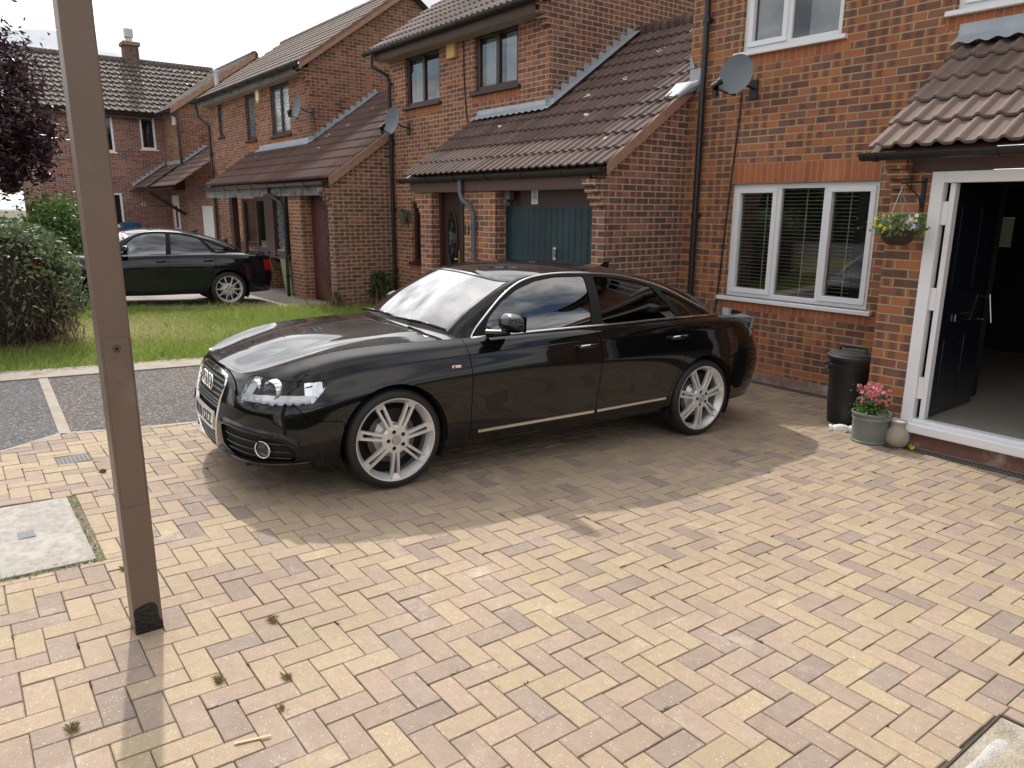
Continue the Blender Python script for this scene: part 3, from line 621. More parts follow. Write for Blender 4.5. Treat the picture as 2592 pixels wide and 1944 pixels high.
hh=MB(); hh.tube([(-7.25,GY-.05,1.36),(-7.25,GY-.05,1.46)],.012,8); hh.box(-7.28,-7.22,GY-.03,GY-.014,1.33,1.49); hh.tube([(-7.25,GY-.02,1.41),(-7.25,GY-.05,1.41)],.01,6); hh.build('handle',STEEL,gdo)
hb=MB(); hb.box(gx0,gx1,GY-.015,GY+.03,gt+.04,2.25); hb.build('header_board',BWOOD,HM)
dd=MB(); DY=6.30; dd.box(-9.93,-9.285,DY,DY+.05,.05,2.25) ; 
do=dd.build('front_door',pbr('brown_door',(.035,.014,.010),.35,var=.2,vscale=14),HM)
dd=MB(); dd.bbox(-9.93,-9.87,DY-.03,DY,.05,2.25,.004); dd.bbox(-9.345,-9.285,DY-.03,DY,.05,2.25,.004); dd.bbox(-9.285,-9.04,DY-.02,DY+.03,.0,2.25,.004); dd.build('door_frame',BWOOD,do)
dd=MB(); ov=[]
for k in range(28):
    t=2*math.pi*k/28; ov.append((-9.60+.135*math.cos(t),DY-.012,1.52+.42*math.sin(t)))
dd.poly(ov); dd.build('oval_glass',PANE,do)
dd=MB(); dd.tube(ov+[ov[0]],.012,6,cap=False); dd.build('oval_rim',BWOOD,do)
lk=MB()
for (cx_,cz,s) in ((-9.60,1.70,.05),(-9.62,1.52,.07),(-9.60,1.32,.05)):
    for a in range(2):
        pts=[(cx_+s*math.cos(a*1.1+t)*t*.35,DY-.016,cz+s*math.sin(a*2.1+t)*t*.6) for t in np.linspace(0,2.4,9)]; lk.tube(pts,.0018,4)
lk.build('leaded_pattern',LEAD,do)
dd=MB(); dd.bbox(-9.40,-9.36,DY-.04,DY-.02,1.05,1.35,.004); dd.tube([(-9.38,DY-.06,1.22),(-9.46,DY-.06,1.22)],.01,6); dd.build('handle',pbr('brass',(.5,.38,.12),.3,metal=1),do)
# lean-to roof (front strip wider, right part runs up to its ridge)
tl=MB(); 
tiles(tl,(-10.72,6.11,2.452),(1,0,0),(0,CP,SP),1.92,(7.46-6.11)/CP,gauge=.345,roll=.15)
tiles(tl,(-8.80,6.11,2.452),(1,0,0),(0,CP,SP),2.66,(9.34-6.11)/CP,gauge=.345,roll=.15)
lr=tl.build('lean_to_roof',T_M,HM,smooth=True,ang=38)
r=MB()
for i in range(6):
    a=-8.78+i*.45; r.lathe([(0,0),(.13,0),(.135,.44),(0,.44)],axisT((a,9.34,2.452+(9.34-6.11)*TP-.03),(1,0,0)),14)
r.build('ridge_tiles',T_M,lr,smooth=True,ang=40)
u=MB(); u.poly([(-10.7,6.14,2.43),(-10.7,7.5,2.43+1.36*TP),(-6.15,7.5,2.43+1.36*TP),(-6.15,6.14,2.43)]); u.build('underlay',BFASC,lr)
verge(HM,-6.135,6.11,2.452,7.495,w=.105)
stepflash(HM,-8.80,7.42,9.25,2.452+.04,6.11)
fl=MB(); zf=2.452+(7.5-6.11)*TP; r0=[];r1=[];r2=[]
for x in np.linspace(-10.62,-8.66,120):
    wv=.01*math.sin((x+10.72)*2*math.pi/.15-1.6); r0.append((x,7.494,zf+.13)); r1.append((x,7.47,zf+.06)); r2.append((x,7.33,zf-.03+wv))
fl.grid([r0,r1,r2]); fl.build('lead_flashing',LEAD,HM,smooth=True,ang=30)
fl=MB(); 
fl.poly([(-6.195,7.49,3.38),(-6.03,7.49,3.34),(-6.03,7.49,3.60),(-6.195,7.49,3.60)]); fl.poly([(-6.36,7.25,3.30),(-6.13,7.25,3.275),(-6.06,7.46,3.36),(-6.13,7.49,3.47),(-6.40,7.49,3.47)])
fl.tube([(-6.14,7.22,3.27),(-6.12,7.40,3.385),(-6.06,7.49,3.43)],[.03,.05,.05],8)
for k in range(1,2):
    fl.poly([(-6.196,7.486,3.46+.15*k),(-6.12,7.486,3.46+.15*k),(-6.196,7.486,3.62+.15*k)])
fl.build('lead_saddle',LEAD,HM,smooth=True,ang=40)
gutter(HM,(-10.76,6.045,2.412),(-6.15,6.045,2.412),r=.066,clips=6)
fb=MB(); fb.box(-10.5,-6.41,6.09,6.128,2.20,2.40); fb.build('lean_to_fascia',pbr('fascia_brown',(.10,.05,.04),.5,var=.1),HM)
fb=MB(); fb.box(-10.45,-6.40,6.128,6.34,2.20,2.21); fb.build('lean_to_soffit',SOFF,HM)
pipe(HM,[(-9.02,6.05,2.38),(-9.02,6.05,2.18),(-8.93,6.03,2.08),(-8.80,6.06,2.0),(-8.74,6.08,1.9),(-8.74,6.08,.03)],.036,clips=[(-8.74,6.08,1.72)],m_=pbr('grey_pipe',(.09,.10,.11),.4))
text('house_number','11',.17,TR((-8.97,6.128,1.66),rx=R(90)),BLACKM,HM,extr=.004,bold=.004)
# ================================================================ THIRD HOUSE (lattice windows, maroon garage)
H2=thing('brick_house',(-20,7.5,0),'brick house with diamond lattice windows and maroon garage door','house')
Z2=5.22; M_=MB(); V1=(-24.45,-23.95,4.05,5.0); V2=(-21.95,-21.2,3.78,5.02); V3=(-20.0,-18.72,3.77,5.02)
wallY(M_,7.5,-25.35,-17.45,-.1,5.3,[V1,V2,V3,(-22.9,-21.6,.9,2.2),(-20.9,-19.5,.9,2.2)]); wallX(M_,-25.35,7.5,13,-.1,5.3,face=-1); M_.build('wall',B_F,H2)
gable(H2,-17.45,7.5,10.12,Z2,7.2,2.2,B_G).build('gable_wall',B_F,H2)
M_=MB(); corbel(M_,-17.62,-17.447,7.5,5.13,4,.075); M_.build('corbel',B_F,H2)
SPAR[0]=H2; soldier(-20.05,-18.65,3.57,.12); soldier(-22.,-21.1,3.6,.12); 
main_roof(H2,-25.5,-17.25,7.2,Z2,10.12,T_M2)
gutter(H2,(-25.75,7.11,Z2-.03),(-17.3,7.11,Z2-.03),r=.085,clips=8)
fb=MB(); fb.box(-25.4,-17.5,7.2,7.215,Z2-.20,Z2-.02); fb.build('fascia',GFASC,H2)
fb=MB(); fb.box(-25.35,-17.45,7.215,7.5,Z2-.22,Z2-.205); fb.build('soffit',SOFF,H2)
verge(H2,-17.27,7.2,Z2,10.12,w=.16)
wl=(BWOOD,GLS)
window(H2,*V1,7.5,wl,(),fr=.09,inset=.03,lead=True); window(H2,*V2,7.5,wl,(),fr=.1,inset=.03,lead=True)
v3=window(H2,*V3,7.5,wl,(.5,),fr=.1,inset=.03,lead=True)
bm=MB(); bm.box(-19.9,-18.82,7.615,7.62,3.88,4.92); bm.build('roller_blind',pbr('white_blind',(.92,.92,.94),.8,var=.02),v3)
pipe(H2,[(-25.2,7.42,.1),(-25.2,7.42,4.45),(-25.45,7.2,4.75),(-25.45,7.14,5.15)],.045,clips=[(-25.2,7.42,2.2),(-25.2,7.42,3.6)])
lw=MB(); wallX(lw,-13.605,6.17,7.5,-.1,2.30); lw.poly([(-13.605,6.17,2.30),(-13.605,7.5,2.30),(-13.605,7.5,3.36),(-13.605,6.17,2.44)])
lw.poly([(-13.605,7.5,2.30),(-13.605,9.3,2.30),(-13.605,9.3,4.5),(-13.605,7.5,3.36)]); wallY(lw,6.17,-13.80,-13.605,-.05,2.3)
for i in range(4): lw.box(-13.80,-13.602,6.17-.05*(4-i),6.171,2.33-.075*(i+1),2.33-.075*i-.004)
lw.build('garage_side_wall',B_G,H2)
fw=MB(); wallY(fw,6.17,-15.82,-15.15,-.05,2.3); wallX(fw,-15.15,6.17,6.45,-.05,2.3); wallX(fw,-15.82,6.17,7.5,-.05,2.3,face=-1)
fw.build('pier_wall',B_M,H2)
gd=MB(); gd.box(-15.15,-13.80,6.40,6.44,0,2.3)
MARP=pbr('maroon_paint',(.085,.014,.013),.45,var=.3,vscale=2,col2=(.13,.045,.02),c2scale=1.2,c2=(.52,.68))
go=gd.build('garage_door',MARP,H2)
gg=MB()
for i in range(14):
    for sg in (1,-1):
        cx_=-14.47; x0_=cx_; z0_=-.5+i*.2; x1_=cx_+sg*.66; z1_=z0_+.9
        t0=max(0,(.02-z0_)/(z1_-z0_)); t1=min(1,(2.25-z0_)/(z1_-z0_))
        if t1>t0: gg.tube([(x0_+(x1_-x0_)*t0,6.398,z0_+(z1_-z0_)*t0),(x0_+(x1_-x0_)*t1,6.398,z0_+(z1_-z0_)*t1)],.006,4)
gg.build('board_grooves',BWOOD,go); gg=MB(); gg.box(-14.36,-14.28,6.37,6.40,1.33,1.43); gg.build('handle',BLACKM,go)
tl=MB(); tiles(tl,(-21.5,6.12,2.50),(1,0,0),(0,CP,SP),4.05,(7.47-6.12)/CP,amp=.045); tiles(tl,(-17.45,6.12,2.50),(1,0,0),(0,CP,SP),3.88,(9.3-6.12)/CP,amp=.045)
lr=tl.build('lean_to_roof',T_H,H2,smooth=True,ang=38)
u=MB(); u.poly([(-21.5,6.15,2.48),(-21.5,7.5,2.48+1.35*TP),(-13.6,7.5,2.48+1.35*TP),(-13.6,6.15,2.48)]); u.build('underlay',BFASC,lr)
verge(H2,-13.555,6.12,2.50,7.6,w=.14); stepflash(H2,-17.45,7.40,9.25,2.54,6.12,step=.16)
fl=MB(); zf=2.50+(7.5-6.12)*TP; r0=[];r1=[];r2=[]
for x in np.linspace(-21.0,-17.35,200):
    wv=.01*math.sin((x+21.5)*2*math.pi/.15-1.6); r0.append((x,7.494,zf+.15)); r1.append((x,7.47,zf+.06)); r2.append((x,7.32,zf-.03+wv))
fl.grid([r0,r1,r2]); fl.build('lead_flashing',LEAD,H2,smooth=True,ang=30)
gutter(H2,(-21.6,6.03,2.455),(-13.56,6.03,2.455),r=.08,clips=8)
fb=MB(); fb.box(-21.4,-13.81,6.09,6.13,2.20,2.42); fb.build('lean_to_fascia',GFASC,H2)
fb=MB(); fb.box(-21.4,-13.81,6.131,7.48,2.30,2.31); fb.build('porch_ceiling',DARKR,H2)
pipe(H2,[(-16.6,6.05,2.40),(-16.6,6.05,2.25),(-15.95,6.08,2.05),(-15.87,6.09,1.9),(-15.87,6.09,.05)],.036,clips=[(-15.87,6.09,1.55),(-15.87,6.09,.5)])
# oriel windows in the porch front and the low wall
ow=MB(); ow.box(-17.9,-15.9,6.10,6.14,.93,1.02); ow.box(-17.9,-15.9,6.15,7.3,.85,.93); ow.build('bay_sill',BWOOD,H2)
window(H2,-17.75,-16.95,.98,2.2,6.10,(BWOOD,GLS),(),fr=.09,inset=.02,sill=True); window(H2,-16.55,-15.9,.98,2.2,6.12,(BWOOD,GLS),(),fr=.07,inset=.02,sill=False,lead=True)
for q in ((-17.05,-16.5,6.08,6.2,.9,2.25),(-19.75,-19.5,6.15,6.3,.7,2.25),(-20.6,-20.25,6.12,6.2,.5,1.15),(-18.95,-18.6,6.12,6.2,.5,1.15)):
    pm=MB(); pm.bbox(*q,.01); pm.build('porch_post',BWOOD,H2)
br=MB(); br.tube([(-17.3,6.2,.9),(-16.5,6.9,.15)],.05,6); br.build('brace',BWOOD,H2)
lw=MB(); wallY(lw,6.25,-21.4,-17.9,-.05,.75); lw.poly([(-21.4,6.25,.75),(-17.9,6.25,.75),(-17.9,6.36,.75),(-21.4,6.36,.75)]); wallX(lw,-17.9,6.25,7.5,-.05,.75); wallY(lw,7.3,-17.9,-15.8,-.05,.9); lw.build('low_wall',B_M,H2)
window(H2,-20.9,-19.5,.9,2.2,7.5,(UPVC,GLS),(),fr=.07,sill=True); window(H2,-22.9,-21.6,.9,2.2,7.5,(BWOOD,GLS),(),fr=.07)
# ================================================================ FAR HOUSE with its wing
H3=thing('brick_house',(-30,7.5,0),'farthest brick house at the end of the row with projecting wing and chimney','house')
Z3=5.28; M_=MB(); wallY(M_,7.5,-31.2,-28.9,-.1,5.4,[(-31.0,-29.9,.1,2.38)]); M_.build('wall',B_F,H3)
gable(H3,-28.9,7.5,10.3,Z3,7.2,-.1,B_F).build('gable_wall',B_F,H3)
tl=MB(); tiles(tl,(-34.2,7.2,Z3),(1,0,0),(0,CP,SP),5.5,(10.3-7.2)/CP,skew=lambda s: (max(0,3.05-s*CP),5.5)); tl.build('roof',T_W,H3,smooth=True,ang=38)
rr_=MB(); rr_.poly([(-34.,10.3,Z3+3.1*TP),(-28.7,10.3,Z3+3.1*TP),(-28.7,13.4,Z3),(-34,13.4,Z3)],uv=[(0,0),(1,0),(1,1),(0,1)]); rr_.lathe([(0,0),(.13,0),(.135,5.5),(0,5.5)],axisT((-34.2,10.3,Z3+3.1*TP-.03),(1,0,0)),12); rr_.build('rear_roof',T_W,H3)
verge(H3,-28.68,7.2,Z3,10.3,w=.16)
M_=MB(); WV2=(6.70,7.22,4.05,5.17); WV1=(4.9,5.8,3.9,5.17); WV0=(4.9,5.85,1.25,2.45)
wallX(M_,-31.2,3.3,7.5,-.1,5.35,ops=[WV2,WV1,WV0]); wallY(M_,3.3,-37.2,-31.2,-.1,5.35); M_.poly([(-37.2,3.3,5.35),(-31.2,3.3,5.35),(-34.2,3.3,5.35+3*TP)]); M_.build('wing_wall',B_W,H3)
tl=MB(); tiles(tl,(-30.9,3.05,5.30),(0,1,0),(-CP,0,SP),7.3,3.3/CP,amp=.035,lift=.055,roll=.22,skew=lambda s: (0,min(7.3,4.15+s*CP))); wr=tl.build('wing_roof',T_W,H3,smooth=True,ang=38)
rr_=MB(); rr_.poly([(-34.2,3.05,5.30+3.3*TP),(-34.2,10.4,5.30+3.3*TP),(-37.5,10.4,5.3),(-37.5,3.05,5.3)],uv=[(0,0),(1,0),(1,1),(0,1)]); rr_.lathe([(0,0),(.14,0),(.145,7.4),(0,7.4)],axisT((-34.2,3.0,5.30+3.3*TP-.02),(0,1,0)),12); rr_.build('ridge_tiles',T_W,wr,smooth=True,ang=40)
gutter(H3,(-30.85,3.0,5.24),(-30.85,7.1,5.24),r=.065); gutter(H3,(-30.85,7.12,5.22),(-28.7,7.12,5.22),r=.065)
fb=MB(); fb.box(-31.2,-30.9,3.3,7.1,5.1,5.22); fb.build('fascia',BFASC,H3)
def winX(x,y0,y1,z0,z1,fr=.07):
    m_=MB(); m_.bbox(x-.06,x+.0,y0,y1,z1-fr,z1,.004); m_.bbox(x-.06,x,y0,y1,z0,z0+fr,.004); m_.bbox(x-.06,x,y0,y0+fr,z0+fr,z1-fr,.004); m_.bbox(x-.06,x,y1-fr,y1,z0+fr,z1-fr,.004)
    w_=m_.build('window',UPVC,H3); p=MB(); p.poly([(x-.04,y0+fr,z0+fr),(x-.04,y1-fr,z0+fr),(x-.04,y1-fr,z1-fr),(x-.04,y0+fr,z1-fr)]); p.build('pane',PANE,w_)
    s=MB(); s.bbox(x-.05,x+.06,y0-.06,y1+.06,z0-.05,z0,.004); s.build('sill',UPVC,w_)
for v in (WV2,WV1,WV0): winX(-31.21,*v)
sb=MB()
for v in (WV2,WV1,WV0):
    sb=MB(); sb.poly([(-31.197,v[0]-.05,v[2]-.17),(-31.197,v[1]+.05,v[2]-.17),(-31.197,v[1]+.05,v[2]-.05),(-31.197,v[0]-.05,v[2]-.05)],uv=[(0,v[0]),(0,v[1]),(.12,v[1]),(.12,v[0])]); sb.build('soldier_course',B_S,H3)
ch=MB(); ch.box(-34.5,-33.95,7.03,7.55,7.2,8.12); c_=ch.build('chimney',brick('brick_chimney',[(.12,.08,.065),(.17,.11,.09),(.15,.10,.08)],(.2,.17,.14),kiss=.2,seed=21),H3)
ch=MB(); ch.bbox(-34.58,-33.87,6.96,7.62,8.12,8.28,.03); ch.build('chimney_cap',B_G,c_); ch=MB(); ch.lathe([(.0,0),(.14,0),(.12,.22),(0,.22)],TR((-34.2,7.28,8.28)),14); ch.bbox(-34.36,-34.04,7.13,7.43,8.44,8.78,.02); ch.build('chimney_pot',pbr('galvanised',(.5,.52,.54),.5,metal=.3),c_)
pipe(H3,[(-28.75,7.42,3.3),(-28.75,7.42,5.0),(-28.9,7.14,5.2)],.05,clips=[(-28.75,7.42,4.4)])
# canopies over its door and its garage lean-to
tl=MB(); tiles(tl,(-31.15,6.25,2.62),(1,0,0),(0,CP,SP),2.3,(7.45-6.25)/CP); tiles(tl,(-28.85,6.35,2.62),(1,0,0),(0,CP,SP),3.4,(8.4-6.35)/CP); tl.build('canopy_roof',T_H,H3,smooth=True,ang=38)
stepflash(H3,-28.9,7.42,8.4,2.66,6.35,step=.16); stepflash(H3,-31.2,6.25,7.45,2.66,6.25,step=.16,name='step_flashing')
fl=MB(); fl.poly([(-31.1,7.49,3.45),(-28.8,7.49,3.45),(-28.8,7.49,3.62),(-31.1,7.49,3.62)]); fl.poly([(-31.1,7.3,3.34),(-28.8,7.3,3.34),(-28.8,7.49,3.45),(-31.1,7.49,3.45)]); fl.build('lead_flashing',LEAD,H3)
M_=MB(); M_.poly([(-28.87,6.27,2.55),(-28.87,7.5,2.55),(-28.87,7.5,3.40)]); M_.build('canopy_cheek',BWOOD,H3)
gutter(H3,(-31.15,6.18,2.56),(-28.9,6.18,2.56),r=.055,clips=2); gutter(H3,(-28.8,6.28,2.56),(-25.5,6.28,2.56),r=.055,clips=3)
M_=MB(); wallY(M_,7.5,-28.9,-25.36,-.1,2.9,[(-27.1,-25.8,.0,2.0)]); M_.build('lean_to_wall',B_W,H3)
d=MB(); d.box(-27.1,-25.8,7.53,7.57,0,2.0); d.build('side_door',WHITE,H3)
d=MB(); d.box(-31.0,-29.9,7.53,7.58,.1,2.38); d_=d.build('front_door',WHITE,H3); d=MB(); d.box(-30.55,-30.33,7.515,7.53,1.2,2.0); d.build('door_glass',PANE,d_)
br=MB(); br.tube([(-28.95,6.3,2.45),(-28.95,7.45,1.7)],.06,6); br.build('brace',BWOOD,H3)
# ================================================================ CARS
def natspl(t,P):
    t=np.asarray(t,float);P=np.asarray(P,float);n=len(t);h=np.diff(t)
    A=np.zeros((n,n));Bm=np.zeros((n,)+P.shape[1:]);A[0,0]=A[-1,-1]=1
    for i in range(1,n-1):
        A[i,i-1]=h[i-1];A[i,i]=2*(h[i-1]+h[i]);A[i,i+1]=h[i];Bm[i]=6*((P[i+1]-P[i])/h[i]-(P[i]-P[i-1])/h[i-1])
    M2=np.linalg.solve(A,Bm)
    def f(x):
        x=np.clip(np.asarray(x,float),t[0],t[-1]);k=np.clip(np.searchsorted(t,x)-1,0,n-2);hh=h[k];a=(t[k+1]-x)/hh;b=(x-t[k])/hh
        sh=(slice(None),)+(None,)*(P.ndim-1); a=a[sh];b=b[sh];hh=hh[sh]
        return a*P[k]+b*P[k+1]+((a**3-a)*M2[k]+(b**3-b)*M2[k+1])*hh**2/6
    return f
def pchip(t,P):
    t=np.asarray(t,float);P=np.asarray(P,float);h=np.diff(t);sh=(slice(None),)+(None,)*(P.ndim-1);H=h[sh];d=np.diff(P,axis=0)/H;m=np.zeros_like(P)
    m[0]=d[0];m[-1]=d[-1]
    for i in range(1,len(t)-1):
        ok=d[i-1]*d[i]>0;w1=2*h[i]+h[i-1];w2=h[i]+2*h[i-1]
        with np.errstate(all='ignore'): v=(w1+w2)/(w1/d[i-1]+w2/d[i])
        m[i]=np.where(ok,v,0)
    def f(x):
        x=np.clip(np.asarray(x,float),t[0],t[-1]);k=np.clip(np.searchsorted(t,x,side='right')-1,0,len(t)-2);hh=h[k][sh];s=((x-t[k])/h[k])[sh]
        return (2*s**3-3*s**2+1)*P[k]+(s**3-2*s**2+s)*hh*m[k]+(-2*s**3+3*s**2)*P[k+1]+(s**3-s**2)*hh*m[k+1]
    return f
class Srf:
    """polygon surface with per-vertex extra scalars, can be clipped by scalar fields"""
    def __init__(s,V,F,X): s.V=np.asarray(V,float);s.F=F;s.X=np.asarray(X,float)
    @staticmethod
    def grid(A,X):
        n,m=A.shape[:2];F=[(i*m+j,(i+1)*m+j,(i+1)*m+j+1,i*m+j+1) for i in range(n-1) for j in range(m-1)]
        return Srf(A.reshape(-1,3),F,X.reshape(n*m,-1))
    def clip(s,f,keep=1):
        f=np.asarray(f)*keep; V=list(s.V);X=list(s.X);F=[];cache={}
        ins=f>=0
        for q in s.F:
            k=[ins[i] for i in q]
            if all(k): F.append(q);continue
            if not any(k): continue
            o=[]
            n=len(q)
            for a in range(n):
                i,j=q[a],q[(a+1)%n]
                if ins[i]: o.append(i)
                if ins[i]!=ins[j]:
                    key=(i,j) if i<j else (j,i)
                    if key not in cache:
                        t=f[key[0]]/(f[key[0]]-f[key[1]]); cache[key]=len(V)
                        V.append(s.V[key[0]]*(1-t)+s.V[key[1]]*t);X.append(s.X[key[0]]*(1-t)+s.X[key[1]]*t)
                    o.append(cache[key])
            if len(o)>2:F.append(tuple(o))
        # compact
        used=sorted({i for q in F for i in q});mp={u:i for i,u in enumerate(used)}
        if not used: return Srf(np.zeros((0,3)),[],np.zeros((0,s.X.shape[1])))
        return Srf(np.array([V[i] for i in used]),[tuple(mp[i] for i in q) for q in F],np.array([X[i] for i in used]))
    def split(s,fn,gap=.0025):
        f=fn(s); return s.clip(f-gap,1),s.clip(-f-gap,1) if False else s.clip(f+gap,-1)
    def normals(s):
        n=np.zeros_like(s.V)
        for q in s.F:
            c=np.cross(s.V[q[2]]-s.V[q[0]],s.V[q[-1]]-s.V[q[1]])
            for i in q:n[i]+=c
        n=n/np.maximum(np.linalg.norm(n,axis=1)[:,None],1e-9)
        return n if (n*(s.V-np.array([1.4,0,.3]))).sum()>=0 else -n
    def off(s,d):
        return Srf(s.V-s.normals()*d,s.F,s.X)
def sdf(px,py,poly):
    """+ inside"""
    P=np.asarray(poly,float);Q=np.roll(P,-1,0);d=np.full(len(px),1e9);ins=np.zeros(len(px),bool)
    for (ax,ay),(bx,by) in zip(P,Q):
        ex,ey=bx-ax,by-ay;t=np.clip(((px-ax)*ex+(py-ay)*ey)/max(ex*ex+ey*ey,1e-12),0,1)
        d=np.minimum(d,np.hypot(px-ax-ex*t,py-ay-ey*t))
        c=((ay>py)!=(by>py));
        with np.errstate(all='ignore'): ins^=c&(px<(bx-ax)*(py-ay)/(by-ay if by!=ay else 1e-12)+ax)
    return np.where(ins,d,-d)
def rnd(poly,n=1,d=.022):
    P=np.asarray(poly,float);o=[]
    for i in range(len(P)):
        p,q,r=P[i-1],P[i],P[(i+1)%len(P)];u=p-q;v=r-q;lu,lv=np.linalg.norm(u),np.linalg.norm(v);k=min(d,.4*lu,.4*lv)
        A,B=q+u/lu*k,q+v/lv*k
        for t in (0,.33,.67,1):o.append(A*(1-t)**2+2*t*(1-t)*q+B*t*t)
    return np.array(o)
ID=lambda x:x
def carpaint(name,col,flake=.0):
    m,nt,out=mat(name);p=N(nt,'ShaderNodeBsdfPrincipled');Lk(nt,p.outputs[0],out.inputs[0]);p.inputs['Base Color'].default_value=(*col,1);p.inputs['Roughness'].default_value=.22;p.inputs['Specular IOR Level'].default_value=.05
    p.inputs['Coat Weight'].default_value=.9;p.inputs['Coat Roughness'].default_value=.03;p.inputs['Coat IOR'].default_value=1.5
    return m
CHR=pbr('chrome',(.82,.80,.78),.12,metal=1,var=.03)
SATIN=pbr('satin_trim',(.75,.70,.66),.3,metal=1,var=.03)
ALLOY=pbr('alloy',(.66,.65,.64),.32,metal=.45,var=.03,spec=.6)
TYRE=pbr('tyre',(.012,.012,.013),.6,var=.15,bump=.1)
TRIM=pbr('black_trim',(.008,.008,.009),.25,var=.05)
MATTE=pbr('matte_black',(.007,.007,.008),.85,var=.1)
CGL=glass('car_glass',(.42,.48,.46),f0=.12); CGLR=glass('car_glass_rear',(.18,.21,.2),f0=.04); LENS=glass('headlight_lens',(.97,.98,.99),f0=-.03)
SEAT=pbr('dark_leather',(.022,.021,.022),.5,var=.1); DISC=pbr('brake_disc',(.13,.11,.09),.5,metal=.5,var=.3)
REDL=pbr('red_lens',(.30,.008,.006),.08,var=.15,vscale=30,coat=1); REFL=pbr('lamp_reflector',(.75,.77,.8),.12,metal=1,var=.1,vscale=25)
AMBER=pbr('amber',(.7,.25,.03),.3); PLATE=pbr('plate',(.80,.80,.80),.35,var=.02); PTXT=pbr('plate_text',(.015,.015,.015),.5,var=0)
S_x=[ # station: ring values (x,y,z) R0..R5 with R45 between R4 and R5
 [(-.915,0,.19),(-.955,0,.27),(-.965,0,.40),(-.950,0,.53),(-.915,0,.66),(-.895,0,.705),(-.865,0,.742)],
 [(-.905,.25,.19),(-.945,.25,.27),(-.957,.25,.40),(-.943,.25,.53),(-.908,.25,.66),(-.888,.25,.705),(-.855,.25,.742)],
 [(-.865,.48,.19),(-.905,.49,.27),(-.918,.50,.40),(-.910,.50,.53),(-.880,.48,.655),(-.860,.465,.70),(-.822,.44,.742)],
 [(-.775,.66,.195),(-.820,.685,.275),(-.835,.70,.40),(-.830,.70,.53),(-.800,.665,.655),(-.782,.635,.705),(-.752,.575,.765)],
 [(-.60,.78,.20),(-.640,.835,.285),(-.650,.85,.41),(-.640,.838,.54),(-.625,.80,.690),(-.61,.755,.755),(-.585,.655,.822)],
 [(-.35,.83,.20),(-.35,.885,.30),(-.35,.905,.43),(-.35,.90,.58),(-.35,.848,.762),(-.35,.788,.832),(-.35,.695,.880)],
 [(0,.84,.21),(0,.90,.30),(0,.912,.46),(0,.912,.64),(0,.872,.808),(0,.812,.874),(0,.725,.915)],
 [(.45,.85,.225),(.45,.895,.30),(.45,.905,.49),(.45,.912,.68),(.45,.882,.835),(.45,.832,.892),(.45,.765,.933)],
 [(1.1,.85,.225),(1.1,.895,.30),(1.1,.898,.50),(1.1,.915,.71),(1.1,.892,.868),(1.1,.86,.922),(1.1,.805,.957)],
 [(1.7,.85,.235),(1.7,.895,.31),(1.7,.898,.50),(1.7,.917,.72),(1.7,.896,.888),(1.7,.868,.941),(1.7,.815,.975)],
 [(2.3,.85,.25),(2.3,.895,.33),(2.3,.905,.52),(2.3,.920,.73),(2.3,.897,.902),(2.3,.868,.957),(2.3,.81,.995)],
 [(2.8,.85,.25),(2.8,.905,.34),(2.8,.918,.53),(2.8,.920,.74),(2.8,.890,.91),(2.8,.856,.966),(2.8,.785,1.005)],
 [(3.2,.83,.26),(3.2,.885,.36),(3.2,.900,.54),(3.2,.895,.74),(3.2,.862,.905),(3.2,.82,.963),(3.2,.735,1.0)],
 [(3.5,.77,.27),(3.47,.815,.37),(3.48,.83,.55),(3.475,.825,.73),(3.455,.79,.885),(3.46,.75,.945),(3.43,.665,.988)],
 [(3.66,.64,.28),(3.66,.695,.38),(3.69,.71,.56),(3.68,.695,.72),(3.655,.665,.875),(3.675,.62,.94),(3.635,.54,.985)],
 [(3.74,.45,.29),(3.765,.48,.39),(3.80,.49,.56),(3.79,.48,.72),(3.755,.46,.875),(3.755,.43,.945),(3.715,.38,.990)],
 [(3.78,.22,.30),(3.805,.23,.39),(3.85,.235,.56),(3.835,.23,.72),(3.79,.225,.875),(3.785,.215,.947),(3.745,.2,.993)],
 [(3.79,0,.30),(3.815,0,.39),(3.86,0,.56),(3.845,0,.72),(3.80,0,.875),(3.795,0,.948),(3.755,0,.994)]]
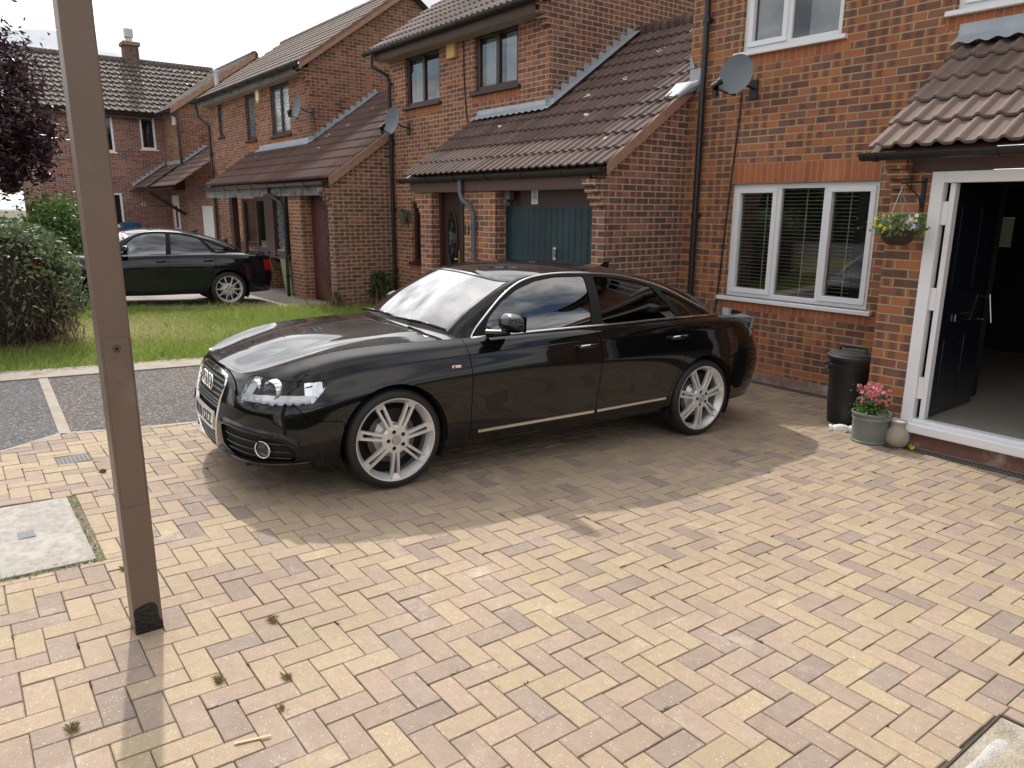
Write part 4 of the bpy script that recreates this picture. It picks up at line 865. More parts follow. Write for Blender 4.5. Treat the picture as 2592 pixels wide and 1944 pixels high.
def make_car(name,label,T,paint,D):
    rt=thing(name,T@Vector((1.4,0,0)),label,'car')
    WX=D.get('wx',ID); ys=D.get('ys',1.); zs=D.get('zs',1.)
    def wp(V):
        V=np.array(V,float).copy(); V[:,0]=WX(V[:,0]); V[:,1]*=ys; V[:,2]*=zs; return V
    TM=np.array(T)
    def tr(V): V=np.asarray(V,float); return V@TM[:3,:3].T+TM[:3,3]
    xF,xR,wr=0.,2.79,.33
    C=np.array(S_x); # 18,7,3
    ref=C[:,2]; ch=np.r_[0,np.cumsum(np.linalg.norm(np.diff(ref,axis=0),axis=1))]
    sf=natspl(ch,C.reshape(18,-1)); ns=330; s=np.linspace(0,ch[-1],ns); Rg=sf(s).reshape(ns,7,3)
    # enforce symmetric tangents at the centre line
    vlo=pchip([0,.1,.23,.38,.55],Rg[:,:5].transpose(1,0,2)); vhi=pchip([0,.5,1],Rg[:,4:].transpose(1,0,2))
    A=np.concatenate([vlo(np.linspace(0,.55,34)),vhi(np.linspace(0,1,14))[1:]]).transpose(1,0,2)
    X=np.zeros(A.shape[:2]+(2,)); X[:,:,0]=s[:,None]
    wrap=Srf.grid(A,X)
    Cs=lambda x,y: s[np.argmin((Rg[:,2,0]-x)**2+(Rg[:,2,1]-y)**2)]
    parts={}
    def add(nm,S,m,par=None,smooth=True,both=True,flip=False,label=None,ang=None):
        if len(S.F)==0: return None
        M_=MB()
        for sg in ((1,-1) if both else (1,)):
            V=wp(S.V)*np.array([1,sg,1]); F=[q[::-1] for q in S.F] if (sg<0)!=flip else S.F
            M_.mesh(tr(V),F)
        return M_.build(nm,m,par or rt,smooth=smooth,label=label,ang=ang)
    def one(nm,S,m,sg,par=None,label=None):
        if len(S.F)==0: return None
        V=wp(S.V)*np.array([1,sg,1]); return MB().mesh(tr(V),[q[::-1] for q in S.F] if sg<0 else S.F).build(nm,m,par or rt,smooth=True,label=label)
    # ---- wrap regions
    W=wrap; aR=.368
    W=W.clip(np.hypot(W.V[:,0]-xF,W.V[:,2]-.325)-aR); W=W.clip(np.hypot(W.V[:,0]-xR,W.V[:,2]-.33)-aR)
    shell=W
    def cut(S,poly,mode,gap=.0028):
        px,py=(S.V[:,0],S.V[:,2]) if mode=='xz' else ((S.X[:,0],S.V[:,2]) if mode=='sz' else (S.V[:,1],S.V[:,2]))
        f=sdf(px,py,poly)
        if mode=='yz': f=np.where(S.V[:,0]<-.6,f,-1)
        return S.clip(f-gap,1),S.clip(f+gap,-1)
    gap=.0028
    # grille
    GP=rnd([(-.60,.700),(0.,.715),(.325,.706),(.350,.655),(.315,.50),(.262,.285),(.235,.245),(0,.232),(-.6,.232)],1) if D['kind']=='a' else [(-.2,.60),(.18,.60),(.2,.50),(.16,.47),(-.2,.47)]
    gr,W=cut(W,GP,'yz',.002)
    # headlight in (arc,z)
    sA=lambda x,y,z=.65: Cs(x,y)
    h0,h1,h2=Cs(-.895,.545),Cs(-.83,.70),Cs(-.45,.905)
    HP=rnd([(h0-.015,.612),(h0+.055,.665),(h1-.10,.738),(h1-.03,.750),(h1+.20,.737),(h2+.02,.737),(h2-.005,.690),(h2-.09,.606),(h1+.10,.600),(h0+.05,.597)],1)
    hl,W=cut(W,HP,'sz',.001)
    # lower intakes
    i0,i1=Cs(-.945,.37),Cs(-.62,.87)
    IP=rnd([(i0,.425),(i0+.10,.43),(i1-.20,.408),(i1-.10,.39),(i1-.03,.335),(i1-.02,.262),(i0+.16,.242),(i0+.02,.30)],1)
    it,W=cut(W,IP,'sz',.001)
    # tail lamps
    t0,t1=Cs(3.50,.845),Cs(3.78,.62)
    TPp=rnd([(t0-.03,.86),(t1+.06,.865),(t1+.07,.72),(t0+.09,.70),(t0-.01,.74)],1) if D['kind']=='a' else rnd([(t0+.0,.88),(t1+.05,.88),(t1+.05,.70),(t0+.02,.67),(t0+.0,.72)],1)
    tlm,W=cut(W,TPp,'sz',.001)
    # bumpers
    FB=[(-2,-1),(-.345,-1),(-.345,.492),(-.55,.515),(-.62,.60),(-.88,.60),(-.86,.735),(-2,.735)]
    fb_,W=cut(W,FB,'xz'); RB=[(3.9,-1),(3.14,-1),(3.14,.50),(3.30,.56),(3.52,.60),(4.4,.60),(4.4,-1)]
    rb_,W=cut(W,RB,'xz')
    FD=[(.545,.256),(.545,.70),(.53,.85),(.515,1.2),(1.60,1.2),(1.61,.98),(1.65,.88),(1.655,.6),(1.63,.256)]
    RD=[(1.63,.256),(1.655,.6),(1.65,.88),(1.61,.98),(1.60,1.2),(2.55,1.2),(2.49,1.01),(2.575,.93),(2.575,.80),(2.50,.62),(2.40,.42),(2.37,.27)]
    fd,W=cut(W,FD,'xz'); rd,W=cut(W,RD,'xz')
    # boot lid edge at the rear
    BL=[(t1+.065,.60),(9,.60),(9,1.2),(t1-.02,1.2),(t1+.05,.87)]
    bl_,W=cut(W,BL,'sz')
    for sg in (1,-1):
        P_=one('front_door',fd,paint,sg); Q_=one('rear_door',rd,paint,sg); parts['fd%d'%sg]=P_; parts['rd%d'%sg]=Q_
    fbo=add('front_bumper',fb_,paint); rbo=add('rear_bumper',rb_,paint); bo=add('boot_lid',bl_,paint)
    # inner dark shell
    sh=shell.off(.03); 
    # ---- hood
    zc=natspl([-.865,-.7,-.5,-.2,.1,.36,.6],[.742,.800,.858,.918,.955,.985,.995])
    se=np.linspace(0,Cs(.50,.9),90); E=np.array([ [np.interp(a,s,Rg[:,6,k]) for k in range(3)] for a in se])
    tt=np.linspace(0,1,90); cx=-.865+(.58+.865)*tt**1.15; nw=36; Wg=np.linspace(0,1,nw)
    H=np.zeros((90,nw,3))
    for i in range(90):
        x=cx[i]*(1-Wg**1.6)+E[i,0]*Wg**1.6; y=E[i,1]*Wg; 
        z=zc(x)*(1-Wg**2.4)+E[i,2]*Wg**2.4
        pc=.0022*np.exp(-((np.abs(y)-(.30+.22*tt[i]))/.05)**2)*np.sin(math.pi*np.clip(tt[i]*.9+.08,0,1))*(1-Wg**6)  # the two raised pleats
        H[i]=np.stack([x,y,z+pc],1)
    HX=np.zeros((90,nw,2)); HX[:,:,0]=Wg; Hs=Srf.grid(H,HX)
    # clip behind cowl
    hf=lambda S: (.36+.17*(S.V[:,1]/.75)**2)-S.V[:,0]
    Hood=Hs.clip(hf(Hs)); Hood=Hood.clip(.997-Hood.X[:,0]); cowl=Hs.clip(hf(Hs)+.004,-1)
    hood=add('bonnet',Hood,paint); add('scuttle',cowl.off(.006),MATTE)
    # ---- greenhouse
    Bp=D.get('B',[(.335,0,.980),(.355,.3,.975),(.43,.56,.955),(.53,.715,.928),(.9,.775,.940),(1.3,.80,.955),(1.7,.812,.978),(2.1,.808,.988),(2.5,.782,.998),(2.85,.745,1.0),(3.06,.665,1.0),(3.16,.5,.995),(3.2,.25,.995),(3.21,0,.995)])
    Tp=[(.855,0,1.348),(.885,.3,1.335),(.985,.52,1.303),(1.10,.585,1.318),(1.30,.602,1.352),(1.5,.608,1.364),(1.75,.61,1.364),(2.0,.605,1.352),(2.2,.597,1.330),(2.38,.580,1.303),(2.50,.50,1.288),(2.50,.35,1.308),(2.50,.18,1.320),(2.50,0,1.325)]
    # correspond by index fractions
    Bp=np.array(Bp);Tp=np.array(Tp);k=np.arange(14.);kf=np.linspace(0,13,230)
    Bc=natspl(k,Bp)(kf);Tc=natspl(k,Tp)(kf)
    v=np.linspace(-.06,1,40);G_=np.zeros((230,40,3))
    for j,vv in enumerate(v):
        q=Bc*(1-vv)+Tc*vv; b=4*vv*(1-vv)
        ctr=np.array([1.75,0,0]);d=q-ctr;d[:,2]=0;d/=np.linalg.norm(d,axis=1)[:,None]
        am=.028+.03*np.exp(-((kf-10)/1.6)**2); q=q+d*(b*am)[:,None]; q[:,2]+=b*(.012+.022*np.exp(-((kf-10)/2.0)**2)+.010*np.exp(-((kf-2.6)/1.2)**2)); G_[:,j]=q
    GX=np.zeros((230,40,2));GX[:,:,0]=kf[:,None];GX[:,:,1]=v[None,:]
    Gs=Srf.grid(G_,GX)
    DLO=[(.665,.912),(.61,.905),(.645,.968),(.74,1.062),(.87,1.170),(1.03,1.268),(1.20,1.328),(1.38,1.352),(1.60,1.358),(1.93,1.347),(2.19,1.312),(2.45,1.248),(2.67,1.160),(2.88,1.075),(3.035,1.006),(3.01,.993),(2.5,.985),(1.7,.963),(1.0,.938)]
    side=lambda S: (S.X[:,0]>3)&(S.X[:,0]<10.6)
    def cs(S,poly,g=0.):
        f=sdf(S.V[:,0],S.V[:,2],poly); f=np.where(side(S),f,-1); return S.clip(f-g,1),S.clip(f+g,-1)
    dl,body=cs(Gs,DLO)
    GF=rnd([(.80,.942),(.725,.965),(.775,1.06),(.90,1.165),(1.05,1.248),(1.21,1.302),(1.38,1.328),(1.655,1.334),(1.615,.962)],1)
    GR=rnd([(1.715,.968),(1.740,1.331),(1.95,1.318),(2.19,1.288),(2.31,1.255),(2.545,1.0),(2.53,.990)],1)
    GQ=rnd([(2.625,1.0),(2.41,1.225),(2.52,1.188),(2.70,1.118),(2.88,1.042),(2.955,1.008)],1)
    gf,tr1=cs(dl,GF);gr2,tr1=cs(tr1,GR);gq,tr1=cs(tr1,GQ)
    ws=Gs.clip(np.minimum(np.minimum(2.62-Gs.X[:,0],Gs.X[:,1]-.0),.975-Gs.X[:,1])); body=body.clip(np.minimum(np.minimum(2.62-body.X[:,0],body.X[:,1]-.0),.975-body.X[:,1])+.001,-1)
    fr=ws.clip(np.minimum(np.minimum(2.50-ws.X[:,0],ws.X[:,1]-.06),.95-ws.X[:,1]),-1);ws=ws.clip(np.minimum(np.minimum(2.50-ws.X[:,0],ws.X[:,1]-.06),.95-ws.X[:,1]))
    fR=lambda S:np.minimum(np.minimum(S.X[:,0]-10.45,S.X[:,1]-.04),.95-S.X[:,1])
    rw=body.clip(fR(body));body=body.clip(fR(body)+.001,-1)
    # roof cap
    zr=natspl([.855,1.2,1.6,2.0,2.3,2.5],[1.345,1.398,1.420,1.408,1.372,1.325]);cxr=np.interp(kf,[0,2.3,10.5,13],[.855,.90,2.49,2.5]);m=22;Wg=np.linspace(0,1,m);RF=np.zeros((230,m,3))
    for i in range(230):
        x=cxr[i]*(1-Wg)+Tc[i,0]*Wg;y=Tc[i,1]*Wg;z=zr(x)*(1-Wg**2.3)+Tc[i,2]*Wg**2.3;RF[i]=np.stack([x,y,z],1)
    Rs=Srf.grid(RF[:,::-1],np.zeros((230,m,2)))
    ro=add('roof',Rs,paint)
    # ---- boot deck (quarter tops and lid)
    xs=np.linspace(2.78,3.76,60);DK=np.zeros((60,30,3));Wg=np.linspace(0,1,30)
    o_=Rg[:,6]; msk=(o_[:,0]>2.6)
    ex=o_[msk];
    for i,t in enumerate(np.linspace(0,1,60)):
        # edge point along the rear part of the ring, centre point along the lid
        kk=t*(len(ex)-1);a=int(kk);b=min(a+1,len(ex)-1);e=ex[a]*(1-(kk-a))+ex[b]*(kk-a);c_x=2.78+(3.755-2.78)*t**.8
        x=c_x*(1-Wg**2)+e[0]*Wg**2;y=e[1]*Wg;zc2=np.interp(x,[2.7,3.1,3.4,3.62,3.70,3.755],[1.0,1.006,1.008,1.006,1.010,.995]);DK[i]=np.stack([x,y,zc2*(1-Wg**3)+e[2]*Wg**3],1)
    Ds=Srf.grid(DK,np.zeros((60,30,2)))
    lid=Ds.clip(np.minimum(Ds.V[:,0]-3.12,.995*.56+.0-np.abs(Ds.V[:,1])*.0-np.maximum(0,np.abs(Ds.V[:,1])-.0)+0.08-(Ds.V[:,0]-3.1)*.12));qt=Ds.clip(np.minimum(Ds.V[:,0]-3.12,.56+.08-np.abs(Ds.V[:,1])-(Ds.V[:,0]-3.1)*.12)+.004,-1)
    add('boot_deck',lid,paint,bo)
    M_=MB()
    for S in (W,body,qt):
        for sg in (1,-1):
            V=wp(S.V)*np.array([1,sg,1]);M_.mesh(tr(V),[q[::-1] for q in S.F] if sg<0 else S.F)
    body_o=M_.build('body',paint,rt,smooth=True)
    M_=MB()
    for S in (sh,Srf(Hs.off(.035).V,Hs.F,Hs.X),tr1.off(-.0015),fr.off(.001),Ds.off(.03)):
        for sg in (1,-1):
            V=wp(S.V)*np.array([1,sg,1]);M_.mesh(tr(V),[q[::-1] for q in S.F] if sg<0 else S.F)
    # arches liners and floor
    for x0 in (xF,xR):
        for sg in (1,-1):
            th=np.linspace(-.15*math.pi,1.15*math.pi,26)
            a=[[ (x0+aR*math.cos(t),sg*yy,.327+aR*math.sin(t)) for yy in (.50,.885)] for t in th]
            A_=np.array(a);V=wp(A_.reshape(-1,3));M_.grid(tr(V).reshape(26,2,3))
            V=wp([(x0+aR*math.cos(t),sg*.5,.327+aR*math.sin(t)) for t in th]);M_.mesh(tr(V),[tuple(range(26))])
    V=wp([(-.85,-.6,.2),(3.7,-.6,.27),(3.7,.6,.27),(-.85,.6,.2)]);M_.mesh(tr(V),[(0,1,2,3)])
    V=wp([(-.3,-.84,.22),(3.1,-.84,.25),(3.1,.84,.25),(-.3,.84,.22)])
    V2=wp([(.42,-.85,.225),(2.38,-.85,.245),(2.38,.85,.245),(.42,.85,.225)]);M_.mesh(tr(V2),[(0,1,2,3)])
    M_.build('underbody',MATTE,rt)
    add('windscreen',ws,CGL)
    add('rear_window',rw,CGLR)
    for sg in (1,-1):
        one('window_glass',gf.off(.004),CGL,sg,parts['fd%d'%sg]);one('window_glass',gr2.off(.004),CGLR,sg,parts['rd%d'%sg]);one('quarter_glass',gq.off(.004),CGLR,sg)
    def P3(x,y,z): return tuple(tr(wp([(x,y,z)]))[0])
    GV=Gs.V[(Gs.X[:,0]>2.6)&(Gs.X[:,0]<11)]
    def gy(x,z):
        d=(GV[:,0]-x)**2+(GV[:,2]-z)**2;i=np.argsort(d)[:4];w_=1/(d[i]+1e-7);return float((GV[i,1]*w_).sum()/w_.sum())
    WV=wrap.V
    def sy(x,z):
        mk=(WV[:,0]>-.75)&(WV[:,0]<3.7);q=WV[mk];d=(q[:,0]-x)**2+(q[:,2]-z)**2;i=np.argsort(d)[:4];w_=1/(d[i]+1e-7);return float((q[i,1]*w_).sum()/w_.sum())
    sz=np.stack([wrap.X[:,0],wrap.V[:,2]],1)
    def sp(sv,z,o=0.):
        d=(sz[:,0]-sv)**2+(sz[:,1]-z)**2;i=np.argsort(d)[:4];w_=1/(d[i]+1e-7);q=(WV[i]*w_[:,None]).sum(0)/w_.sum()
        i0=min(int(np.argmin(np.abs(s-sv))),ns-3);tv=Rg[i0+2,2]-Rg[max(i0-2,0),2];n_=np.array([-tv[1]*-1 if False else tv[1]*-1,tv[0],0]);n_=n_/np.linalg.norm(n_)
        # outward = away from the car centre
        if n_[0]*(q[0]-1.4)+n_[1]*q[1]<0:n_=-n_
        return q+n_*o,n_
    def dens(poly,st=.03,close=True):
        P=np.asarray(poly,float);o=[]
        L_=len(P) if close else len(P)-1
        for i in range(L_):
            a,b=P[i],P[(i+1)%len(P)];n_=max(1,int(np.hypot(*(b-a))/st))
            for j in range(n_):o.append(a+(b-a)*j/n_)
        if not close:o.append(P[-1])
        return o
    # chrome round the side windows, sill strip, handles
    for sg in (1,-1):
        t_=MB();top=DLO[1:15];
        if D['kind']=='a':
            t_.tube([P3(x,sg*(gy(x,z)+.003),z) for x,z in dens(natspl(np.arange(len(top)),np.array(top))(np.linspace(0,len(top)-1,60)),.05,False)],.0085,6)
            bt=natspl(np.arange(7),np.array([(.60,.775,.930),(1.1,.806,.958),(1.7,.817,.977),(2.3,.812,.997),(2.7,.793,1.006),(2.9,.772,1.006),(3.03,.745,1.006)]))(np.linspace(0,6,50))
            t_.tube([P3(x,sg*(y+.004),z+.004) for x,y,z in bt],.0095,6)
        else:
            t_.tube([P3(x,sg*(gy(x,z)+.004),z) for x,z in dens(DLO,.05)],.009,6)
        t_.build('window_surround',CHR if D['kind']=='a' else TRIM,rt,smooth=True)
        if D['kind']=='a':
            t_=MB()
            for a,b in (((.60,.312),(1.615,.342)),((1.645,.343),(2.36,.372))):
                A1=[];A2=[]
                pts=dens([a,b],.05,False);
                t_.grid([[P3(x,sg*(sy(x,z+dz)+o),z+dz) for dz,o in ((-.011,0),(-.009,.008),(.009,.008),(.011,0))] for x,z in pts],flip=sg>0)
            t_.build('sill_strip',SATIN,rt)
        for par,x0,z0 in ((parts['fd%d'%sg],1.505,.842),(parts['rd%d'%sg],2.435,.862)):
            if par is None: continue
            h_=MB();Y=sy(x0,z0);pts=[(x0-.085,-.004,z0-.004),(x0-.075,.03,z0),(x0,.04,z0+.006),(x0+.075,.03,z0+.008),(x0+.085,-.004,z0+.006)]
            h_.tube([P3(a,sg*(Y+b),c) for a,b,c in pts],[.013,.015,.016,.015,.013],8);hh_=h_.build('door_handle',paint,par,smooth=True)
            if D['kind']=='a':
                h_=MB();h_.tube([P3(a,sg*(Y+b+.004),c+.013) for a,b,c in pts[1:4]],.0065,6);h_.build('handle_trim',CHR,hh_,smooth=True)
            h_=MB();h_.mesh([P3(x0+.055*math.cos(t),sg*(Y+.002),z0-.03+.034*math.sin(t)) for t in np.linspace(0,2*math.pi,18)[:-1]],[tuple(range(17))]);h_.build('handle_recess',MATTE,par)
        # mirror
        q=MB();mx_,my,mz=(.80,.985,1.045) if sg>0 else (.85,.96,1.02)
        U=[];n1,n2=18,12
        for i in range(n1+1):
            a=math.pi*i/n1
            row=[]
            for j in range(n2*2):
                b=2*math.pi*j/(n2*2)
                # lying egg, pointed forward
                yy=-math.cos(a);rr=math.sin(a)**.75
                xx=-.085*rr*max(0,math.cos(b))**.9+.03*rr*max(0,-math.cos(b))**.4;zz=.078*rr*math.sin(b)*(1.0 if math.sin(b)>0 else .72)
                row.append(P3(mx_+xx+.0,sg*(my+.125*yy),mz+zz*(1-.12*yy)))
            row.append(row[0]);U.append(row)
        q.grid(U);mo=q.build('wing_mirror',paint,rt,smooth=True)
        q=MB();q.tube([P3(.71,sg*.80,.965),P3(.76,sg*.88,.975),P3(.79,sg*.95,.985)],[.028,.022,.022],8)
        q.mesh([P3(*p) for p in ((.66,sg*.815,.955),(.86,sg*.82,.962),(.83,sg*1.08,.985),(.75,sg*1.08,.985),(.70,sg*.90,.975))],[(0,1,2,3,4)]);q.build('mirror_foot',TRIM,mo,smooth=False)
        q=MB();q.grid([[P3(mx_+.035,sg*(my+a),mz+b) for b in (-.045,.06)] for a in (-.105,.105)]);q.build('mirror_glass',REFL,mo)
    # ---- wheels
    for (x0,sgs) in ((xF,(1,-1)),(xR,(1,-1))):
        for sg in sgs:
            c0=wp([(x0,sg*.905,.33)])[0];wT=T@Matrix.Translation(Vector(c0))@Matrix.Rotation(-sg*math.pi/2,4,'X')@Matrix.Rotation(D['wrot'],4,'Z')
            wh=MB();Rt=.328;rr=.268 if D['kind']=='a' else .245
            prof=[(rr-.012,-.20),(rr+.005,-.215),(Rt-.035,-.222),(Rt-.010,-.205),(Rt,-.175),(Rt,-.05),(Rt-.006,-.022),(Rt-.022,-.006),(Rt-.045,.001),(rr+.006,-.004),(rr-.004,-.012)]
            wh.lathe(prof,wT,56)
            ty=wh.build('wheel',TYRE,rt,smooth=True,ang=50)
            al=MB();al.lathe([(rr-.004,-.20),(rr-.02,-.17),(rr-.035,-.06),(rr-.022,-.035),(rr-.012,-.022),(rr-.004,-.006),(rr+.004,-.004),(rr+.004,-.012)],wT,56)
            rb=rr-.012
            if D['kind']=='a':
                ns_,sp_=7,'pair'
            else: ns_,sp_=5,'v'
            for i in range(ns_):
                a=2*math.pi*i/ns_
                def prong(a0,a1,r0,r1,w0,w1,z0,z1):
                    p0=Vector((r0*math.cos(a0),r0*math.sin(a0),z0));p1=Vector((r1*math.cos(a1),r1*math.sin(a1),z1));d=(p1-p0);n_=Vector((-d.y,d.x,0)).normalized()
                    V=[]
                    for p,w_,t_ in ((p0,w0,.035),(p0*.5+p1*.5+Vector((0,0,.004)),(w0+w1)/2*.9,.03),(p1,w1,.026)):
                        for k_,(e1,e2) in enumerate(((-1,-t_),(-1,-.006),(-.7,0),(.7,0),(1,-.006),(1,-t_))): V.append(wT@(p+n_*(w_*e1)+Vector((0,0,e2))))
                    F=[(b*6+j,b*6+j+1,(b+1)*6+j+1,(b+1)*6+j) for b in (0,1) for j in range(5)]
                    al.mesh(V,F)
                if D['kind']=='a':
                    for e_ in (-1,1): prong(a+e_*.20,a+e_*.088,.070,rb,.0125,.0095,-.010,-.018)
                    # block joining a pair at the rim and web at the hub
                    V=[wT@Vector((r_*math.cos(a+t_),r_*math.sin(a+t_),z_)) for (r_,t_,z_) in ((rb-.03,-.075,-.020),(rb-.03,.075,-.020),(rb+.008,.118,-.006),(rb+.008,-.118,-.006))];al.mesh(V,[(0,1,2,3)])
                else:
                    for e_ in (-1,1): prong(a+e_*.18,a+e_*.30,.055,rb,.013,.012,-.012,-.02)
            al.lathe([(0,-.012),(.080,-.010),(.095,-.018),(.10,-.05)],wT,40)
            for r_ in (0,): al.lathe([(.155,-.10),(.09,-.05)],wT,8)
            for i in range(5):
                a=2*math.pi*i/5+.3;ct=wT@Matrix.Translation((.056*math.cos(a),.056*math.sin(a),0))
                al.lathe([(.0165,-.0125),(.0165,-.005),(.0135,-.005)],ct,14)
            rim=al.build('rim',ALLOY,ty,smooth=True,ang=28)
            bh=MB()
            for i in range(5):
                a=2*math.pi*i/5+.3;ct=wT@Matrix.Translation((.056*math.cos(a),.056*math.sin(a),0));bh.lathe([(0,-.0045),(.0135,-.0045)],ct,12)
            bh.build('wheel_bolts',MATTE,rim)
            cp=MB();cp.lathe([(0,.002),(.028,.001),(.031,-.004),(.032,-.012)],wT,26);cp.build('centre_cap',pbr('cap_grey',(.42,.42,.43),.3,metal=.6) if 'capm' not in parts else parts['capm'],rim,smooth=True,ang=40)
            bd=MB();bd.lathe([(.07,-.085),(.165,-.085),(.165,-.10),(.07,-.11)],wT,40);bd.lathe([(0,-.07),(.075,-.07),(.08,-.10)],wT,24);
            bd.build('brake_disc',DISC,ty,smooth=True,ang=30)
            bc=MB();bc.box(-.19,-.07,-.09,.06,-.125,-.065,T=wT);bc.lathe([(0,-.13),(.26,-.13),(.26,-.14)],wT,32);bc.build('brake_backing',MATTE,ty)
    # ---- interior
    it_=MB();Tm=T
    def ib(x0,x1,y0,y1,z0,z1,b=.04,rx=0,ry=0):
        a=wp([(x0,y0,z0)])[0];c=wp([(x1,y1,z1)])[0];cen=(a+c)/2;h_=np.abs(c-a)/2
        it_.bbox(-h_[0],h_[0],-h_[1],h_[1],-h_[2],h_[2],b,T=Tm@TR(tuple(cen),ry=ry))
    for sg in (1,-1):
        ib(1.25,1.75,sg*.37-.24,sg*.37+.24,.42,.58,.05);ib(1.72,1.86,sg*.37-.23,sg*.37+.23,.52,1.10,.05,ry=R(14));ib(1.86,1.95,sg*.37-.12,sg*.37+.12,1.12,1.27,.035,ry=R(8))
        ib(2.62,2.70,sg*.36-.11,sg*.36+.11,1.02,1.16,.03,ry=R(10))
    ib(2.2,2.62,-.62,.62,.42,.60,.05);ib(2.58,2.72,-.62,.62,.50,1.02,.05,ry=R(18));ib(2.75,3.15,-.6,.6,.93,.965,.01);ib(1.2,2.6,-.08,.08,.4,.66,.03)
    ib(.50,.93,-.70,.70,.72,.905,.05);ib(.40,.70,-.66,.66,.85,.925,.02)
    for sg in (1,-1): ib(.75,2.6,sg*.80-.03,sg*.80+.03,.35,.90,.02)
    io=it_.build('interior',SEAT,rt)
    st=MB();cen=wp([(1.02,-.37,.93)])[0];sT=T@TR(tuple(cen),ry=R(-68));
    st.lathe([(.185+.014*math.cos(a),.014*math.sin(a)) for a in np.linspace(0,2*math.pi,9)[:-1]],sT,36,closed=True)
    st.lathe([(0,.03),(.06,.02),(.07,-.01)],sT,16)
    for a in (0,2.3,-2.3): st.tube([(.05*math.cos(a),.05*math.sin(a),0),(.18*math.cos(a),.18*math.sin(a),0)],.014,6,T=sT)
    st.build('steering_wheel',pbr('wheel_rim_black',(.03,.03,.03),.35),io,smooth=True,ang=50)
    q=MB();q.bbox(.0,.012,-.11,.11,-.03,.03,.005,T=T@TR(tuple(wp([(1.03,0,1.27)])[0])));q.build('rear_view_mirror',MATTE,io)
    # aerial fin
    q=MB();b=wp([(2.38,0,1.352)])[0];q.mesh([T@Vector(b+np.array(p)) for p in ((-.09,0,0),(.05,.022,0),(.05,-.022,0),(.075,0,.058),(.03,0,.055))],[(0,1,4),(0,4,2),(1,3,4),(2,4,3),(1,2,3)]);q.build('aerial',paint,rt)
    # number plates, lamps
    lampT=[]
    for sg in (1,-1):
        o=one('headlight',hl.off(.055),pbr('lamp_housing',(.72,.74,.77),.25,metal=.15,var=.2,vscale=30) if sg>0 else bpy.data.materials['lamp_housing'],sg)
        hl.off(.0); one('lens',hl.off(.002),LENS,sg,o)
        wl=MB();
        # side walls of the lamp: ring between lens outline and housing
        ring=[sp(a,b,0)[0] for a,b in dens(HP,.03)];rin=[sp(a,b,-.055)[0] for a,b in dens(HP,.03)]
        A_=wp(np.array(ring+[ring[0]]))*np.array([1,sg,1]);B_=wp(np.array(rin+[rin[0]]))*np.array([1,sg,1]);wl.grid(np.stack([tr(A_),tr(B_)],1));wl.build('lamp_bezel',REFL,o)
        def at(sv,z,off):
            q_,n_=sp(sv,z,off);q_=wp([q_])[0]*np.array([1,sg,1]);n_=n_*np.array([1,sg,1]);return T@Vector(q_),(T.to_3x3()@Vector(n_))
        fwd=T.to_3x3()@Vector((-1,0,.0))
        pj=MB()
        p0,n0=at(h1+.10,.678,-.03);pj.lathe([(0,.036),(.022,.031),(.038,.014),(.040,0)],axisT(p0,(n0+fwd*1.2).normalized()),28);pj.build('projector_lens',PANE,o,smooth=True)
        pj=MB();pj.lathe([(.040,0),(.045,.014),(.060,.022),(.066,.0),(.066,-.03)],axisT(p0,(n0+fwd*1.2).normalized()),28)
        p1,n1_=at(h1-.035,.680,-.035);pj.lathe([(0,-.02),(.03,-.012),(.048,.012),(.052,.016),(.054,-.01)],axisT(p1,(n1_+fwd*1.2).normalized()),28)
        pj.build('reflector_rings',REFL,o,smooth=True,ang=40)
        ld=MB()
        for i in range(9):
            p_,n_=at(h0+.05+i*(h2-h0-.17)/8,.616+.003*math.sin(i),-.012);tx=axisT(p_,n_)
            ld.lathe([(0,.004),(.010,.003),(.017,-.002)],tx@Matrix.Diagonal((1.5,.8,1,1)),12)
        ld.build('led_strip',pbr('clear_led',(.85,.87,.9),.15,metal=.3) if sg>0 else bpy.data.materials['clear_led'],o,smooth=True)
        lb_=MB();A_=[[at(h0+.02+a*(h2-h0-.08),.600+.012*math.sin(a*2)+b*.042,-.018)[0] for b in (0,.5,1)] for a in np.linspace(0,1,16)];lb_.grid([[tuple(p) for p in r_] for r_ in A_]);lb_.build('led_tray',bpy.data.materials['clear_led'],o)
        ind=MB();A_=[[at(h2-.13+a*.12,.645+b*.085,-.03)[0] for b in (0,.5,1)] for a in np.linspace(0,1,6)];ind.grid([[tuple(p) for p in r_] for r_ in A_]);ind.build('indicator',REFL,o)
        sw=MB();A_=[[at(h0+.03+.02*b+a*.075+b*.055,.640+b*.10,-.022)[0] for b in (0,.5,1)] for a in (0,.5,1)];sw.grid([[tuple(p) for p in r_] for r_ in A_]);sw.build('daylight_panel',pbr('grey_panel',(.78,.80,.83),.25) if sg>0 else bpy.data.materials['grey_panel'],o)
        tl_=one('tail_light',tlm,REDL,sg)
        # intakes with fog lamps
        ik=one('lower_intake',it.off(.05),MATTE,sg)
        rg=MB();ring=[sp(a,b,.0)[0] for a,b in dens(IP,.03)];rin=[sp(a,b,-.05)[0] for a,b in dens(IP,.03)]
        A_=wp(np.array(ring+[ring[0]]))*np.array([1,sg,1]);B_=wp(np.array(rin+[rin[0]]))*np.array([1,sg,1]);rg.grid(np.stack([tr(A_),tr(B_)],1));rg.build('intake_edge',TRIM,ik)
        br_=MB()
        for z0 in (.375,.325,.285): br_.tube([tuple(at(i0+.03+t*(i1-i0-.09),z0-.012*t,-.02)[0]) for t in np.linspace(0,1,10)],.006,6)
        br_.build('intake_bars',TRIM,ik)
